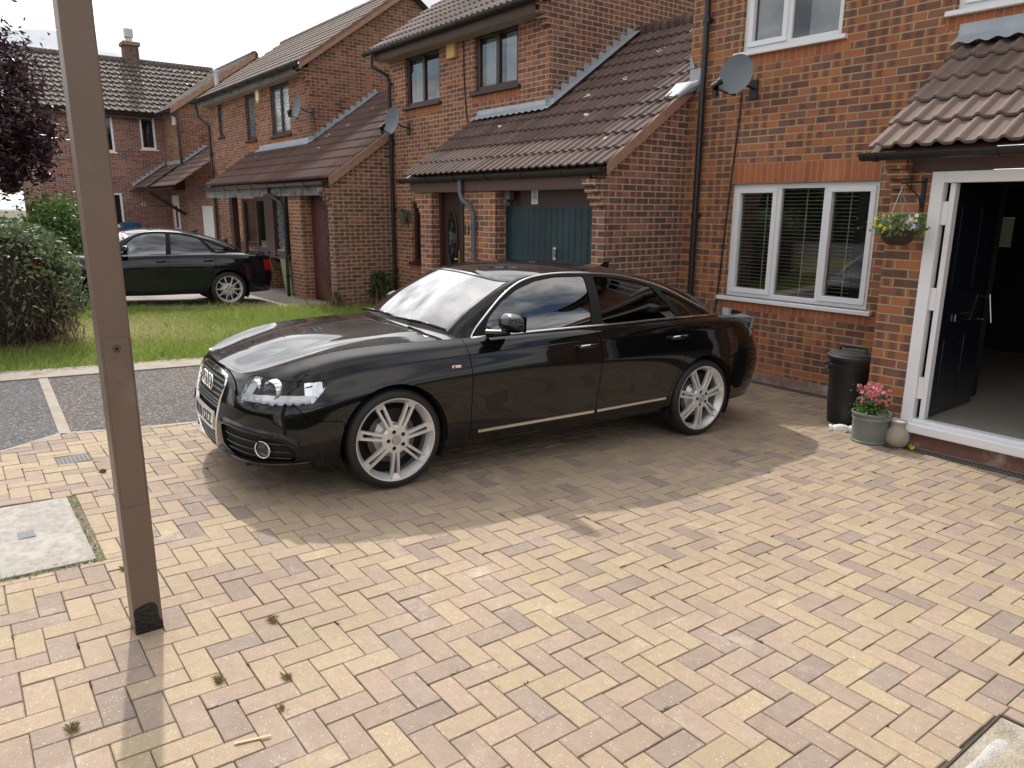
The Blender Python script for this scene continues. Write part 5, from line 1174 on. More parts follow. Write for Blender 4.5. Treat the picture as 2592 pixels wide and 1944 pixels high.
        fg=MB();p_,n_=at(Cs(-.80,.72)+.01,.325,-.012);ft=axisT(p_,(n_+fwd*.5).normalized());fg.lathe([(0,-.015),(.030,-.010),(.040,-.004)],ft@Matrix.Diagonal((1.12,.98,1,1)),26);fo=fg.build('fog_light',pbr('fog_lens',(.05,.055,.05),.08,spec=.8) if sg>0 else bpy.data.materials['fog_lens'],rt,smooth=True)
        fg=MB();fg.lathe([(.050+.005*math.cos(a),.005*math.sin(a)) for a in np.linspace(0,2*math.pi,9)[:-1]],ft@Matrix.Diagonal((1.15,1.0,1,1)),30,closed=True);fg.build('fog_ring',CHR,fo,smooth=True)
        # flare over the intake
        fl_=MB();pp=[(i0+.02,.437),(i0+.15,.446),(i1-.19,.425),(i1-.07,.398),(i1-.0,.345),(i1+.01,.28)];pp=natspl(np.arange(6),np.array(pp))(np.linspace(0,5,24))
        fl_.grid([[tuple(at(a,b+dz,o_)[0]) for dz,o_ in ((.030,-.002),(.018,.010),(.0,.016),(-.014,.006),(-.016,-.03))] for a,b in pp],flip=sg<0);fl_.build('bumper_flare',paint,fbo or rt,smooth=True)
        fl_=MB();pp=[(i0-.05,.262),(i0+.05,.236),(i0+.2,.222),(i1-.05,.236),(i1+.05,.25)];pp=natspl(np.arange(5),np.array(pp))(np.linspace(0,4,20))
        fl_.grid([[tuple(at(a,b+dz,o_)[0]) for dz,o_ in ((.012,-.004),(.006,.014),(-.006,.020),(-.02,.004))] for a,b in pp],flip=sg<0);fl_.build('bumper_lip',paint,fbo or rt,smooth=True)
    if D['kind']=='a':
        go=add('grille',gr.off(.045),MATTE)
        # frame tube around the outline
        nose=WV[WV[:,0]<-.6]
        def nx(y,z,o=0.):
            d=(nose[:,1]-abs(y))**2+(nose[:,2]-z)**2;i=np.argsort(d)[:4];w_=1/(d[i]+1e-7);return float((nose[i,0]*w_).sum()/w_.sum())-o
        half=[(0,.715),(.16,.714),(.29,.708),(.325,.700),(.343,.68),(.347,.65),(.315,.50),(.285,.37),(.262,.285),(.25,.255),(.225,.240),(.12,.232),(0,.230)]
        hp=dens(half,.03,False);pts=[(a,b) for a,b in hp]+[(-a,b) for a,b in hp[::-1]][1:-1]
        fr_=MB();A_=[]
        for i,(a,b) in enumerate(pts+[pts[0]]):
            c_=np.array([0,.47]);d=np.array([a,b])-c_;d=d/np.linalg.norm(d);wd=.013 if b>.69 else (.007 if b>.45 else .0055)
            A_.append([P3(nx(a+d[0]*e_,b+d[1]*e_)-o_,a+d[0]*e_,b+d[1]*e_) for e_,o_ in ((-wd,-.02),(-wd,.003),(-wd*.4,.008),(wd*.4,.007),(wd,.0))])
        fr_.grid(A_);fr_.build('grille_frame',CHR,go,smooth=True,ang=50)
        sl_=MB()
        def hw(z): return float(np.interp(z,[.23,.285,.37,.5,.65,.70],[.20,.25,.272,.30,.332,.318]))
        for z in (.262,.290,.318,.505,.527,.548,.579,.610,.641,.672):
            w_=hw(z);ys_=np.linspace(-w_,w_,31)
            sl_.grid([[P3(nx(y,z)+dx,y,z+dz) for dx,dz in ((.03,.006),(.004,.007),(-.001,.002),(-.001,-.003),(.008,-.005))] for y in ys_])
        for y in np.linspace(-.31,.31,36):
            zt=.69;zb=.49
            if abs(y)<hw(.475): sl_.grid([[P3(nx(y,z)+.022,y-.003,z),P3(nx(y,z)+.008,y,z),P3(nx(y,z)+.022,y+.003,z)] for z in np.linspace(zb,zt if abs(y)<.31 else .66,6)])
            if abs(y)<hw(.27): sl_.grid([[P3(nx(y,z)+.022,y-.003,z),P3(nx(y,z)+.008,y,z),P3(nx(y,z)+.022,y+.003,z)] for z in (.245,.285,.32)])
        sl_.build('grille_slats',pbr('slat_grey',(.10,.105,.11),.3,metal=.3),go,smooth=True,ang=40)
        bdg=MB()
        for k_ in range(4):
            y=(k_-1.5)*.068;c_=Vector(P3(nx(y,.632)-.012,y,.632))
            bdg.lathe([(.046+.0066*math.cos(a),.006*math.sin(a)) for a in np.linspace(0,2*math.pi,9)[:-1]],axisT(c_+(T.to_3x3()@Vector((-.002*(k_%2),0,0))),T.to_3x3()@Vector((-1,0,.12))),30,closed=True)
        bdg.build('ring_badge',CHR,go,smooth=True)
        npm=MB();A_=[[P3(nx(y,.39)-.012-.004*0,y,z) for z in (.357,.470)] for y in np.linspace(-.262,.262,15)];npm.grid(A_);npm.grid([[P3(nx(y,.39)-.002,y,z) for z in (.351,.476)] for y in np.linspace(-.266,.266,15)]);np_=npm.build('number_plate',PLATE,rt)
        # letters wrapped on the curved plate
        T0=Matrix(((0,0,-1,0),(1,0,0,0),(0,1,0,0),(0,0,0,1)))
        cu=bpy.data.curves.new('txt','FONT');cu.body='VR10 OZZ';cu.size=.118;cu.extrude=.0008;cu.align_x='CENTER';cu.align_y='CENTER';cu.offset=.0022
        t_=bpy.data.objects.new('txt',cu);COL.objects.link(t_);bpy.context.view_layer.update();me=bpy.data.meshes.new_from_object(t_.evaluated_get(bpy.context.evaluated_depsgraph_get()));bpy.data.objects.remove(t_)
        for v_ in me.vertices:
            y=v_.co.x*.86; z=.4135+v_.co.y*.92
            v_.co=Vector(P3(nx(y,.39)-.0145-(v_.co.z*.5),y,z))
        me.materials.clear();me.materials.append(PTXT);to=bpy.data.objects.new('registration_text',me);COL.objects.link(to);setparent(to,np_)
        # fender badge
        bg=MB();bg.bbox(-.034,.034,-.003,.003,-.0095,.0095,.002,T=T@TR((.425,sy(.425,.772)+.002,.772)));bo_=bg.build('side_badge',CHR,rt)
        bg=MB();bg.box(-.022,-.010,-.0045,.0045,-.0085,.0085,T=T@TR((.425,sy(.425,.772)+.002,.772)));bg.build('badge_red_mark',pbr('badge_red',(.5,.02,.03),.3),bo_)
        # wipers
        for (a,b,c_) in (((.345,-.50,1.0),(.325,.10,1.012),0),((.325,.10,1.008),(.435,.70,.985),0)):
            wp_=MB();L_=lambda t,dz=0.,dx=0.:(a[0]*(1-t)+b[0]*t+dx-.03*t*(1-t),a[1]*(1-t)+b[1]*t,a[2]*(1-t)+b[2]*t+dz+.02*t*(1-t))
            wp_.tube([P3(*L_(0)),P3(*L_(.3,.008)),P3(*L_(.62,.012))],[.012,.010,.008],6);wp_.tube([P3(*L_(.32,.0,.01)),P3(*L_(.66,.012,.004)),P3(*L_(1,.0,.012))],[.009,.012,.009],6);wp_.build('wiper',TRIM,rt,smooth=True)
    else:
        go=add('grille',gr.off(.03),MATTE)
    q=MB();q.tube([P3(-.60,sg_*.0,.2) for sg_ in (0,1)] if False else [P3(3.78,-.2,.62),P3(3.9,0,.62)],.001,4)
    return rt
PA=carpaint('black_paint',(.004,.004,.0045))
CB=(.07607855,.99640148,-.03736506);CN=(.99710183,-.07602511,.00285094);CWv=(0,.03747367,.99929762);CO=(-4.8748503,2.22276512,.19789631)
TA=Matrix(((CB[0],CN[0],CWv[0],CO[0]),(CB[1],CN[1],CWv[1],CO[1]),(CB[2],CN[2],CWv[2],CO[2]),(0,0,0,1)))
make_car('parked_saloon_car','glossy black saloon car with silver twin-spoke wheels parked on the block paving','' or TA,PA,dict(kind='a',wrot=R(90)))
PB=carpaint('navy_paint',(.004,.005,.011))
a=R(86);u2=Vector((math.cos(a),math.sin(a),-SL*math.sin(a))).normalized();n2=Vector((math.sin(a),-math.cos(a),0));n2=(n2-u2*n2.dot(u2)).normalized();w2=n2.cross(u2)
if w2.z<0:w2=-w2
B0=Vector((-14.4,4.36,.118))-n2*.88-u2*2.76
TB=Matrix(((u2.x,n2.x,w2.x,B0.x),(u2.y,n2.y,w2.y,B0.y),(u2.z,n2.z,w2.z,B0.z),(0,0,0,1)))
wx=natspl([-1.2,-.97,0,.55,1.02,1.64,2.3,2.79,3.05,3.9],[-1.0,-.80,0,.80,1.20,1.72,2.28,2.76,3.04,3.78])
make_car('parked_saloon_car','dark navy saloon car with ten-spoke wheels parked beyond the grass verge',TB,PB,dict(kind='b',wrot=R(90),wx=lambda x:wx(x),ys=.965,zs=1.0))
# ================================================================ GROUND
def sheet(name,pts,m_,dz,sub=1):
    M_=MB(); M_.poly([(x,y,gz(y)+dz) for x,y in pts]); return struct(M_.build(name,m_))
def gnd(name,x0,x1,y0,y1,m_,dz=0.):
    M_=MB()
    for a,b in ((y0,min(7.5,y1)),(7.5,y1)):
        if b>a: M_.poly([(x0,a,gz(a)+dz),(x1,a,gz(a)+dz),(x1,b,gz(b)+dz),(x0,b,gz(b)+dz)])
    return struct(M_.build(name,m_))
SOIL=pbr('soil',(.10,.085,.05),.95,var=.3,vscale=3,bump=.6,bscale=30,col2=(.08,.12,.03),c2scale=.8)
gnd('ground',-400,400,-16,400,SOIL,-.06)
M_=MB(); M_.poly([(-400,-400,gz(-16)-.06),(400,-400,gz(-16)-.06),(400,-16,gz(-16)-.06),(-400,-16,gz(-16)-.06)]); struct(M_.build('rear_ground',SOIL))
def tarm(name,c,sp,spc,c3):
    m,nt,out=mat(name); p=N(nt,'ShaderNodeBsdfPrincipled'); Lk(nt,p.outputs[0],out.inputs[0]); p.inputs['Roughness'].default_value=.9; p.inputs['Specular IOR Level'].default_value=.25
    tc=N(nt,'ShaderNodeTexCoord'); vo=N(nt,'ShaderNodeTexVoronoi'); vo.inputs['Scale'].default_value=75; Lk(nt,tc.outputs['Object'],vo.inputs['Vector']); sc=N(nt,'ShaderNodeSeparateColor'); Lk(nt,vo.outputs['Color'],sc.inputs[0])
    n1=N(nt,'ShaderNodeTexNoise'); n1.inputs['Scale'].default_value=1.6; n1.inputs['Detail'].default_value=6; n1.inputs['Roughness'].default_value=.7; Lk(nt,tc.outputs['Object'],n1.inputs['Vector'])
    mr=N(nt,'ShaderNodeMapRange'); mr.inputs[1].default_value=.3; mr.inputs[2].default_value=.7; mr.inputs[3].default_value=.98-sp*.3; mr.inputs[4].default_value=.93-sp; Lk(nt,n1.outputs[0],mr.inputs[0])
    mk=Mth(nt,'GREATER_THAN',sc.outputs[0],mr.outputs[0])
    g=N(nt,'ShaderNodeMapRange'); g.inputs[3].default_value=.55; g.inputs[4].default_value=1.5; Lk(nt,sc.outputs[1],g.inputs[0])
    a=N(nt,'ShaderNodeMix',data_type='RGBA'); a.inputs[6].default_value=(*c,1); a.inputs[7].default_value=(*c3,1); Lk(nt,n1.outputs[0],a.inputs[0])
    b=N(nt,'ShaderNodeMix',data_type='RGBA',blend_type='MULTIPLY'); b.inputs[0].default_value=1; Lk(nt,a.outputs[2],b.inputs[6]); Lk(nt,g.outputs[0],b.inputs[7])
    d=N(nt,'ShaderNodeMix',data_type='RGBA'); Lk(nt,mk,d.inputs[0]); Lk(nt,b.outputs[2],d.inputs[6]); d.inputs[7].default_value=(*spc,1); Lk(nt,d.outputs[2],p.inputs['Base Color'])
    bu=N(nt,'ShaderNodeBump'); bu.inputs['Strength'].default_value=.6; bu.inputs['Distance'].default_value=.006; Lk(nt,vo.outputs['Distance'],bu.inputs['Height']); Lk(nt,bu.outputs[0],p.inputs['Normal']); return m
TAR=tarm('tarmac',(.075,.073,.074),.09,(.30,.24,.19),(.125,.112,.104)); TAR2=tarm('tarmac_smooth',(.075,.075,.080),.02,(.26,.24,.22),(.12,.118,.12))
CONC=pbr('concrete',(.34,.30,.26),.9,var=.18,vscale=7,bump=.5,bscale=120,col2=(.30,.25,.18),c2scale=2.5)
SLABM=pbr('slab_concrete',(.37,.345,.31),.9,var=.22,vscale=30,bump=.8,bscale=160,col2=(.47,.44,.40),c2scale=9)
M_=MB(); EDGE=[(-6.20,7.4),(-6.25,1.53),(-6.33,.9),(-6.415,.60),(-6.09,.18),(-5.2,-.95),(-4.0,-2.3),(-4.0,-9)]
def edgex(y):
    for (xa,ya),(xb,yb) in zip(EDGE,EDGE[1:]):
        if yb<=y<=ya: return xa+(xb-xa)*(ya-y)/(ya-yb)
    return -6.2
for name,xs_,m_ in (('path',None,TAR),):
    M_=MB()
    for (xa,ya),(xb,yb) in zip(EDGE,EDGE[1:]):
        if ya>.66: yb2=max(yb,.66); M_.poly([(-8.75,ya,gz(ya)-.008),(-8.75,yb2,gz(yb2)-.008),(edgex(yb2+1e-6),yb2,gz(yb2)-.008),(xa,ya,gz(ya)-.008)])
    struct(M_.build('path',TAR))
M_=MB(); ys_=[.66,.60,.18,-.95,-2.3,-9]
for a,b in zip(ys_,ys_[1:]): M_.poly([(-8.75,a,gz(a)-.008),(-8.75,b,gz(b)-.008),(edgex(b),b,gz(b)-.008),(edgex(a),a,gz(a)-.008)])
struct(M_.build('road',TAR2))
M_=MB(); L0,L1=Vector((-8.78,.72,0)),Vector((-6.42,.62,0)); n_=(L1-L0).normalized().cross(Vector((0,0,1)))*.04
q=[L0-n_,L1-n_,L1+n_,L0+n_]; M_.poly([(p.x,p.y,gz(p.y)-.003) for p in q]); struct(M_.build('path_edging',CONC))
M_=MB(); 
for i in range(16):
    a=-9+16.5*i/16; b=-9+16.5*(i+1)/16-.006; M_.mesh([(x,y,gz(y)+dz) for x in (-9.20,-8.72) for y in (a,b) for dz in (-.05,.006)],[(0,1,3,2),(4,6,7,5),(0,4,5,1),(2,3,7,6),(1,5,7,3)])
struct(M_.build('kerb',CONC))
# thin concrete haunch along the paving edge
M_=MB()
for (xa,ya),(xb,yb) in zip(EDGE,EDGE[1:]):
    d=Vector((xb-xa,yb-ya,0)).normalized(); nn=Vector((d.y,-d.x,0))*.045
    if nn.x>0: nn=-nn
    M_.poly([(xa,ya,gz(ya)-.001),(xb,yb,gz(yb)-.001),(xb+nn.x,yb+nn.y,gz(yb)-.004),(xa+nn.x,ya+nn.y,gz(ya)-.004)])
struct(M_.build('paving_haunch',CONC))
# ---- herringbone paving
def pavm():
    m,nt,out=mat('paving_blocks'); p=N(nt,'ShaderNodeBsdfPrincipled'); Lk(nt,p.outputs[0],out.inputs[0]); p.inputs['Roughness'].default_value=.8; p.inputs['Specular IOR Level'].default_value=.3
    at=N(nt,'ShaderNodeAttribute'); at.attribute_name='tone'; sc=N(nt,'ShaderNodeSeparateColor'); Lk(nt,at.outputs['Color'],sc.inputs[0])
    tc=N(nt,'ShaderNodeTexCoord')
    n1=N(nt,'ShaderNodeTexNoise'); n1.inputs['Scale'].default_value=9; n1.inputs['Detail'].default_value=6; n1.inputs['Roughness'].default_value=.65; Lk(nt,tc.outputs['Object'],n1.inputs['Vector'])
    t=Mth(nt,'ADD',sc.outputs[0],Mth(nt,'MULTIPLY',Mth(nt,'SUBTRACT',n1.outputs[0],.5),.55))
    rp=N(nt,'ShaderNodeValToRGB'); el=rp.color_ramp.elements; cols=[(0,(.240,.192,.160)),(.2,(.288,.222,.178)),(.4,(.342,.258,.196)),(.6,(.356,.272,.192)),(.8,(.362,.286,.192)),(1,(.352,.285,.186))]
    el[0].position=0; el[0].color=(*cols[0][1],1); el[1].position=1; el[1].color=(*cols[-1][1],1)
    for a,c in cols[1:-1]: e=el.new(a); e.color=(*c,1)
    Lk(nt,t,rp.inputs[0])
    n2=N(nt,'ShaderNodeTexNoise'); n2.inputs['Scale'].default_value=240; n2.inputs['Detail'].default_value=3; Lk(nt,tc.outputs['Object'],n2.inputs['Vector'])
    g=N(nt,'ShaderNodeMapRange'); g.inputs[1].default_value=.25; g.inputs[2].default_value=.75; g.inputs[3].default_value=.78; g.inputs[4].default_value=1.2; Lk(nt,n2.outputs[0],g.inputs[0])
    a=N(nt,'ShaderNodeMix',data_type='RGBA',blend_type='MULTIPLY'); a.inputs[0].default_value=1; Lk(nt,rp.outputs[0],a.inputs[6]); Lk(nt,g.outputs[0],a.inputs[7])
    vo=N(nt,'ShaderNodeTexVoronoi'); vo.inputs['Scale'].default_value=150; Lk(nt,tc.outputs['Object'],vo.inputs['Vector']); s2=N(nt,'ShaderNodeSeparateColor'); Lk(nt,vo.outputs['Color'],s2.inputs[0])
    mk=Mth(nt,'MULTIPLY',Mth(nt,'GREATER_THAN',s2.outputs[0],.965),Mth(nt,'LESS_THAN',vo.outputs['Distance'],.33))
    b=N(nt,'ShaderNodeMix',data_type='RGBA'); Lk(nt,mk,b.inputs[0]); Lk(nt,a.outputs[2],b.inputs[6]); b.inputs[7].default_value=(.60,.56,.48,1)
    # pale efflorescence and old stains in loose patches
    n3=N(nt,'ShaderNodeTexNoise'); n3.inputs['Scale'].default_value=3.2; n3.inputs['Detail'].default_value=9; n3.inputs['Roughness'].default_value=.75; Lk(nt,tc.outputs['Object'],n3.inputs['Vector'])
    e=N(nt,'ShaderNodeMapRange'); e.inputs[1].default_value=.58; e.inputs[2].default_value=.80; e.inputs[4].default_value=.6; Lk(nt,n3.outputs[0],e.inputs[0])
    c=N(nt,'ShaderNodeMix',data_type='RGBA'); Lk(nt,e.outputs[0],c.inputs[0]); Lk(nt,b.outputs[2],c.inputs[6]); c.inputs[7].default_value=(.62,.56,.48,1)
    n4=N(nt,'ShaderNodeTexNoise'); n4.inputs['Scale'].default_value=.9; n4.inputs['Detail'].default_value=5; Lk(nt,tc.outputs['Object'],n4.inputs['Vector'])
    h=N(nt,'ShaderNodeMapRange'); h.inputs[1].default_value=.3; h.inputs[2].default_value=.7; h.inputs[3].default_value=.94; h.inputs[4].default_value=1.12; Lk(nt,n4.outputs[0],h.inputs[0])
    n5=N(nt,'ShaderNodeTexNoise'); n5.inputs['Scale'].default_value=26; n5.inputs['Detail'].default_value=8; n5.inputs['Roughness'].default_value=.75; Lk(nt,tc.outputs['Object'],n5.inputs['Vector'])
    h5=N(nt,'ShaderNodeMapRange'); h5.inputs[1].default_value=.3; h5.inputs[2].default_value=.72; h5.inputs[3].default_value=.88; h5.inputs[4].default_value=1.12; Lk(nt,n5.outputs[0],h5.inputs[0])
    hb=Mth(nt,'MULTIPLY',Mth(nt,'MULTIPLY',h.outputs[0],h5.outputs[0]),Mth(nt,'ADD',.95,Mth(nt,'MULTIPLY',sc.outputs[1],.12)))
    d=N(nt,'ShaderNodeMix',data_type='RGBA',blend_type='MULTIPLY'); d.inputs[0].default_value=1; Lk(nt,c.outputs[2],d.inputs[6]); Lk(nt,hb,d.inputs[7]); Lk(nt,d.outputs[2],p.inputs['Base Color'])
    bu=N(nt,'ShaderNodeBump'); bu.inputs['Strength'].default_value=.55; bu.inputs['Distance'].default_value=.004; Lk(nt,Mth(nt,'ADD',n2.outputs[0],n5.outputs[0]),bu.inputs['Height']); Lk(nt,bu.outputs[0],p.inputs['Normal']); return m
PV=pavm(); PM=MB(); ca,sa=math.cos(R(-.7)),math.sin(R(-.7)); PO=(-2.094,1.240); CELL=.1009
def p2w(u,v): return (PO[0]+u*ca-v*sa,PO[1]+u*sa+v*ca)
def w2p(x,y): dx,dy=x-PO[0],y-PO[1]; return (dx*ca+dy*sa,-dx*sa+dy*ca)
def holer(x0,x1,y0,y1):
    a=w2p(x0,y0); b=w2p(x1,y1); return (a[0],b[0],a[1],b[1])
HOLES=[holer(-4.93,-3.86,-.75,.47),holer(-5.79,-5.595,.475,.68),holer(-.76,.05,2.05,2.86)]
def minus(rects,h):
    o=[]
    for (a,b,c,d) in rects:
        if b<=h[0] or a>=h[1] or d<=h[2] or c>=h[3]: o.append((a,b,c,d)); continue
        if a<h[0]: o.append((a,h[0],c,d))
        if b>h[1]: o.append((h[1],b,c,d))
        a2,b2=max(a,h[0]),min(b,h[1])
        if c<h[2]: o.append((a2,b2,c,h[2]))
        if d>h[3]: o.append((a2,b2,h[3],d))
    return o
def clipp(poly,nx,ny,k):
    o=[]
    for i in range(len(poly)):
        a,b=poly[i],poly[(i+1)%len(poly)]; fa=a[0]*nx+a[1]*ny-k; fb=b[0]*nx+b[1]*ny-k
        if fa>=0: o.append(a)
        if (fa>=0)!=(fb>=0): t=fa/(fa-fb); o.append((a[0]+(b[0]-a[0])*t,a[1]+(b[1]-a[1])*t))
    return o
for i in range(-48,52):
    for j in range(-92,64):
        c=(i-j)%4
        if c==0: rc=(i,i+2,j,j+1)
        elif c==3: rc=(i,i+1,j,j+2)
        else: continue
        u0,u1,v0,v1=[q*CELL for q in rc]
        cx_,cy_=p2w((u0+u1)/2,(v0+v1)/2)
        if cy_>7.45 or cx_>2.6 or cy_<-7: continue
        if cy_>6.22 and cx_>-3.0: continue
        if cy_<-1.5 and (i*7+j)%1: continue
        rects=[(u0,u1,v0,v1)]
        for h in HOLES: rects=minus(rects,h)
        tone=min(1,max(0,random.betavariate(2.2,1.9))); 
        if random.random()<.08: tone*=.3
        tl1,tl2=random.gauss(0,.006),random.gauss(0,.006); dz=random.gauss(0,.0010)
        for (a,b,c_,d) in rects:
            g=random.uniform(.0012,.0027)
            if b-a<.015 or d-c_<.015: continue
            jx=lambda: random.gauss(0,.0006)
            poly=[p2w(a+g+jx(),c_+g+jx()),p2w(b-g+jx(),c_+g+jx()),p2w(b-g+jx(),d-g+jx()),p2w(a+g+jx(),d-g+jx())]
            if min(p[0] for p in poly)<-6.05:
                # trim at the edge of the path
                ex=edgex(cy_); e2=edgex(cy_-.1); nx_,ny_=.1,-(e2-ex)*-1
                d_=Vector((ex-e2,.1,0)).normalized(); nx_,ny_=d_.y,-d_.x; poly=clipp(poly,nx_,ny_,nx_*ex+ny_*cy_+.004)
                if len(poly)<3: continue
            if cy_>7.2 : poly=clipp(poly,0,-1,-7.355)
            if cy_>6 and cx_>-3.1: poly=clipp(poly,0,-1,-6.12)
            if len(poly)<3: continue
            ccx=sum(p[0] for p in poly)/len(poly); ccy=sum(p[1] for p in poly)/len(poly)
            def Z(x,y,o): return gz(y)+o+dz+tl1*(x-ccx)+tl2*(y-ccy)
            top=[]; mid=[]; bot=[]
            for (x,y) in poly:
                dd=math.hypot(x-ccx,y-ccy); k=max(0,1-.0045/max(dd,.006))
                top.append((ccx+(x-ccx)*k,ccy+(y-ccy)*k,Z(x,y,0))); mid.append((x,y,Z(x,y,-.0028))); bot.append((x,y,Z(x,y,-.02)))
            n=len(poly); PM.mesh(top+mid+bot,[tuple(range(n))]+[(q,n+q,n+(q+1)%n,(q+1)%n) for q in range(n)]+[(n+q,2*n+q,2*n+(q+1)%n,n+(q+1)%n) for q in range(n)],att=(tone,random.random(),0))
for i,f in enumerate(PM.f): PM.f[i]=f if len(f)>=3 and i>=0 else f
struct(PM.build('block_paving',PV))
gnd('paving_joint_sand',-6.3,2.6,-7,7.49,pbr('joint_sand',(.17,.14,.105),.95,var=.3,vscale=40,col2=(.09,.12,.04),c2scale=6,c2=(.55,.62)),-.0085)
gnd('forecourt',-8.70,-6.2,3.2,6.2,TAR,-.004)
# manhole slab, covers
s_=thing('manhole_slab',(-4.4,.1,.27),'pale square concrete slab set in the paving left of the lamp post','manhole cover')
M_=MB(); M_.mesh([(x,y,gz(y)+dz) for x in (-4.90,-3.90) for y in (-.72,.435) for dz in (-.03,.002)],[(0,1,3,2),(4,6,7,5),(0,4,5,1),(2,3,7,6),(1,5,7,3)]); M_.build('slab',SLABM,s_)
M_=MB(); M_.poly([(x,y,gz(y)-.012) for x,y in ((-4.93,-.75),(-3.86,-.75),(-3.86,.47),(-4.93,.47))]); M_.build('soil_gap',pbr('dirt',(.07,.055,.035),.95,var=.3,vscale=30),s_)
M_=MB(); M_.box(-4.44,-4.35,.15,.225,gz(.19)-.01,gz(.19)+.006); M_.build('plate',pbr('plate_grey',(.20,.21,.22),.6,var=.2,vscale=60,bump=.8,bscale=200),s_)
s_=thing('drain_cover',(-5.69,.58,.26),'small dark square metal cover among paving blocks near tarmac edge','drain cover')
M_=MB(); M_.box(-5.78,-5.605,.485,.67,gz(.58)-.03,gz(.58)-.003)
for i in range(7):
    for j in range(7): M_.box(-5.77+i*.0235,-5.757+i*.0235,.495+j*.025,.508+j*.025,gz(.58)-.003,gz(.58)-.0012)
M_.build('cover',pbr('cast_iron',(.09,.095,.10),.6,var=.25,vscale=30),s_)
s_=thing('inspection_cover',(-.3,2.4,.2),'recessed paved inspection cover with white mortar streak, at bottom right corner','manhole cover')
M_=MB(); M_.mesh([(x,y,gz(y)+dz) for x in (-.748,.034) for y in (2.066,2.848) for dz in (-.04,-.004)],[(1,5,7,3),(0,1,3,2),(4,6,7,5)]); M_.build('infill',pbr('cover_infill',(.33,.285,.22),.9,var=.25,vscale=14,bump=1,bscale=90,col2=(.42,.38,.31),c2scale=10),s_)
M_=MB()
for (a,b,c,d) in ((-.757,-.750,2.05,2.857),(.035,.05,2.05,2.857),(-.750,.035,2.850,2.857),(-.750,.035,2.05,2.065)): M_.mesh([(x,y,gz(y)+dz) for x in (a,b) for y in (c,d) for dz in (-.04,.001)],[(0,1,3,2),(4,6,7,5),(0,4,5,1),(2,3,7,6),(1,5,7,3)])
M_.build('frame',pbr('rusty_frame',(.07,.045,.04),.7,var=.3,vscale=30),s_)
M_=MB(); M_.grid([[(-.715+(.034+.006*math.sin(a*9))*b+.002*math.sin(a*14),2.30+a*.42,gz(2.3+a*.42)-.0045+.004*math.sin(b*3.1)*min(1,8*a,8*(1-a))) for b in (0,.25,.5,.75,1)] for a in np.linspace(0,1,40)]); M_.build('mortar_streak',pbr('white_mortar',(.50,.49,.47),.85,var=.2,vscale=40,bump=1,bscale=150),s_)
# drain channels along the house
def channel(x0,x1,y0,y1,label):
    r_=thing('drain_channel',((x0+x1)/2,y0,0),label,'drain channel'); M_=MB(); z=gz((y0+y1)/2)
    M_.box(x0,x1,y0,y1,z-.06,z-.02); M_.box(x0,x1,y0,y0+.008,z-.02,z+.001); M_.box(x0,x1,y1-.008,y1,z-.02,z+.001); M_.build('trough',MATTE,r_)
    M_=MB(); n=int((x1-x0)/.026)
    for i in range(n): M_.box(x0+i*.026,x0+i*.026+.013,y0+.008,y1-.008,z-.008,z)
    M_.build('grating',pbr('grating_grey',(.20,.205,.215),.5,metal=.3,var=.2,vscale=20) if 'grating_grey' not in bpy.data.materials else bpy.data.materials['grating_grey'],r_)
channel(-6.1,-3.06,7.365,7.47,'long narrow grated channel along the foot of the wall under the window')
channel(-2.56,1.1,6.13,6.225,'grated channel running below the white door threshold')
gnd('mortar_strip',-6.1,-3.1,7.46,7.52,CONC,-.002); gnd('step_mortar',-2.6,1.1,6.215,6.30,CONC,-.001)
# ---- lawn, drive of the far house
LAWN=pbr('lawn_soil',(.10,.11,.035),.95,var=.3,vscale=5,col2=(.20,.15,.08),c2scale=1.2,bump=.5)
struct(gnd('lawn',-14.6,-9.2,-9,7.6,LAWN,.0)); gnd('driveway',-40,-13.9,-9,7.6,pbr('drive_concrete',(.34,.30,.26),.9,var=.2,vscale=2,col2=(.22,.2,.18),c2scale=1.),.003)
gnd('forecourt_soil',-9.2,-8.7,6.0,7.5,SOIL,.002)
def gxl(y): return -14.25+.085*(y-2) 
GB=MB(); 
def pn(x,y): return .5+.25*math.sin(x*1.7+1.3*math.sin(y*.9))+.25*math.sin(y*2.3+x*.7+math.sin(x*2.1))
nb=0
while nb<95000:
    x=random.uniform(-14.3,-9.12); y=random.uniform(-2.5,7.35)
    if x<gxl(y): continue
    if x<-9.6 and random.random()<.0: continue
    d=pn(x,y); dry=max(0,min(1,(math.sin(x*1.1+2.2)*math.sin(y*.8+.4)+.25+random.gauss(0,.25))))
    h=random.uniform(.025,.075)*(1.5-.7*dry)*(1.6 if x<gxl(y)+.35 else 1)*(1.2 if d>.7 else .9); 
    if random.random()<.03: h*=1.9
    a=random.uniform(0,6.28); wd=random.uniform(.002,.0042); l1,l2=random.gauss(0,.5)*h,random.gauss(0,.5)*h
    z=gz(y); dx,dy=wd*math.cos(a),wd*math.sin(a)
    GB.poly([(x-dx,y-dy,z-.005),(x+dx,y+dy,z-.005),(x+l1*.4+dx*.7,y+l2*.4+dy*.7,z+h*.6),(x+l1,y+l2,z+h),(x+l1*.4-dx*.7,y+l2*.4-dy*.7,z+h*.6)],att=(min(1,max(0,.75*dry+.25*d-.1+random.uniform(-.2,.35))),0,0)); nb+=1
g_=GB.build('grass',leafmat('grass_blade',(.24,.36,.05),(.62,.54,.28),trans=.4)); lab(g_,'rough green and straw coloured grass of the verge','grass',kind='stuff')
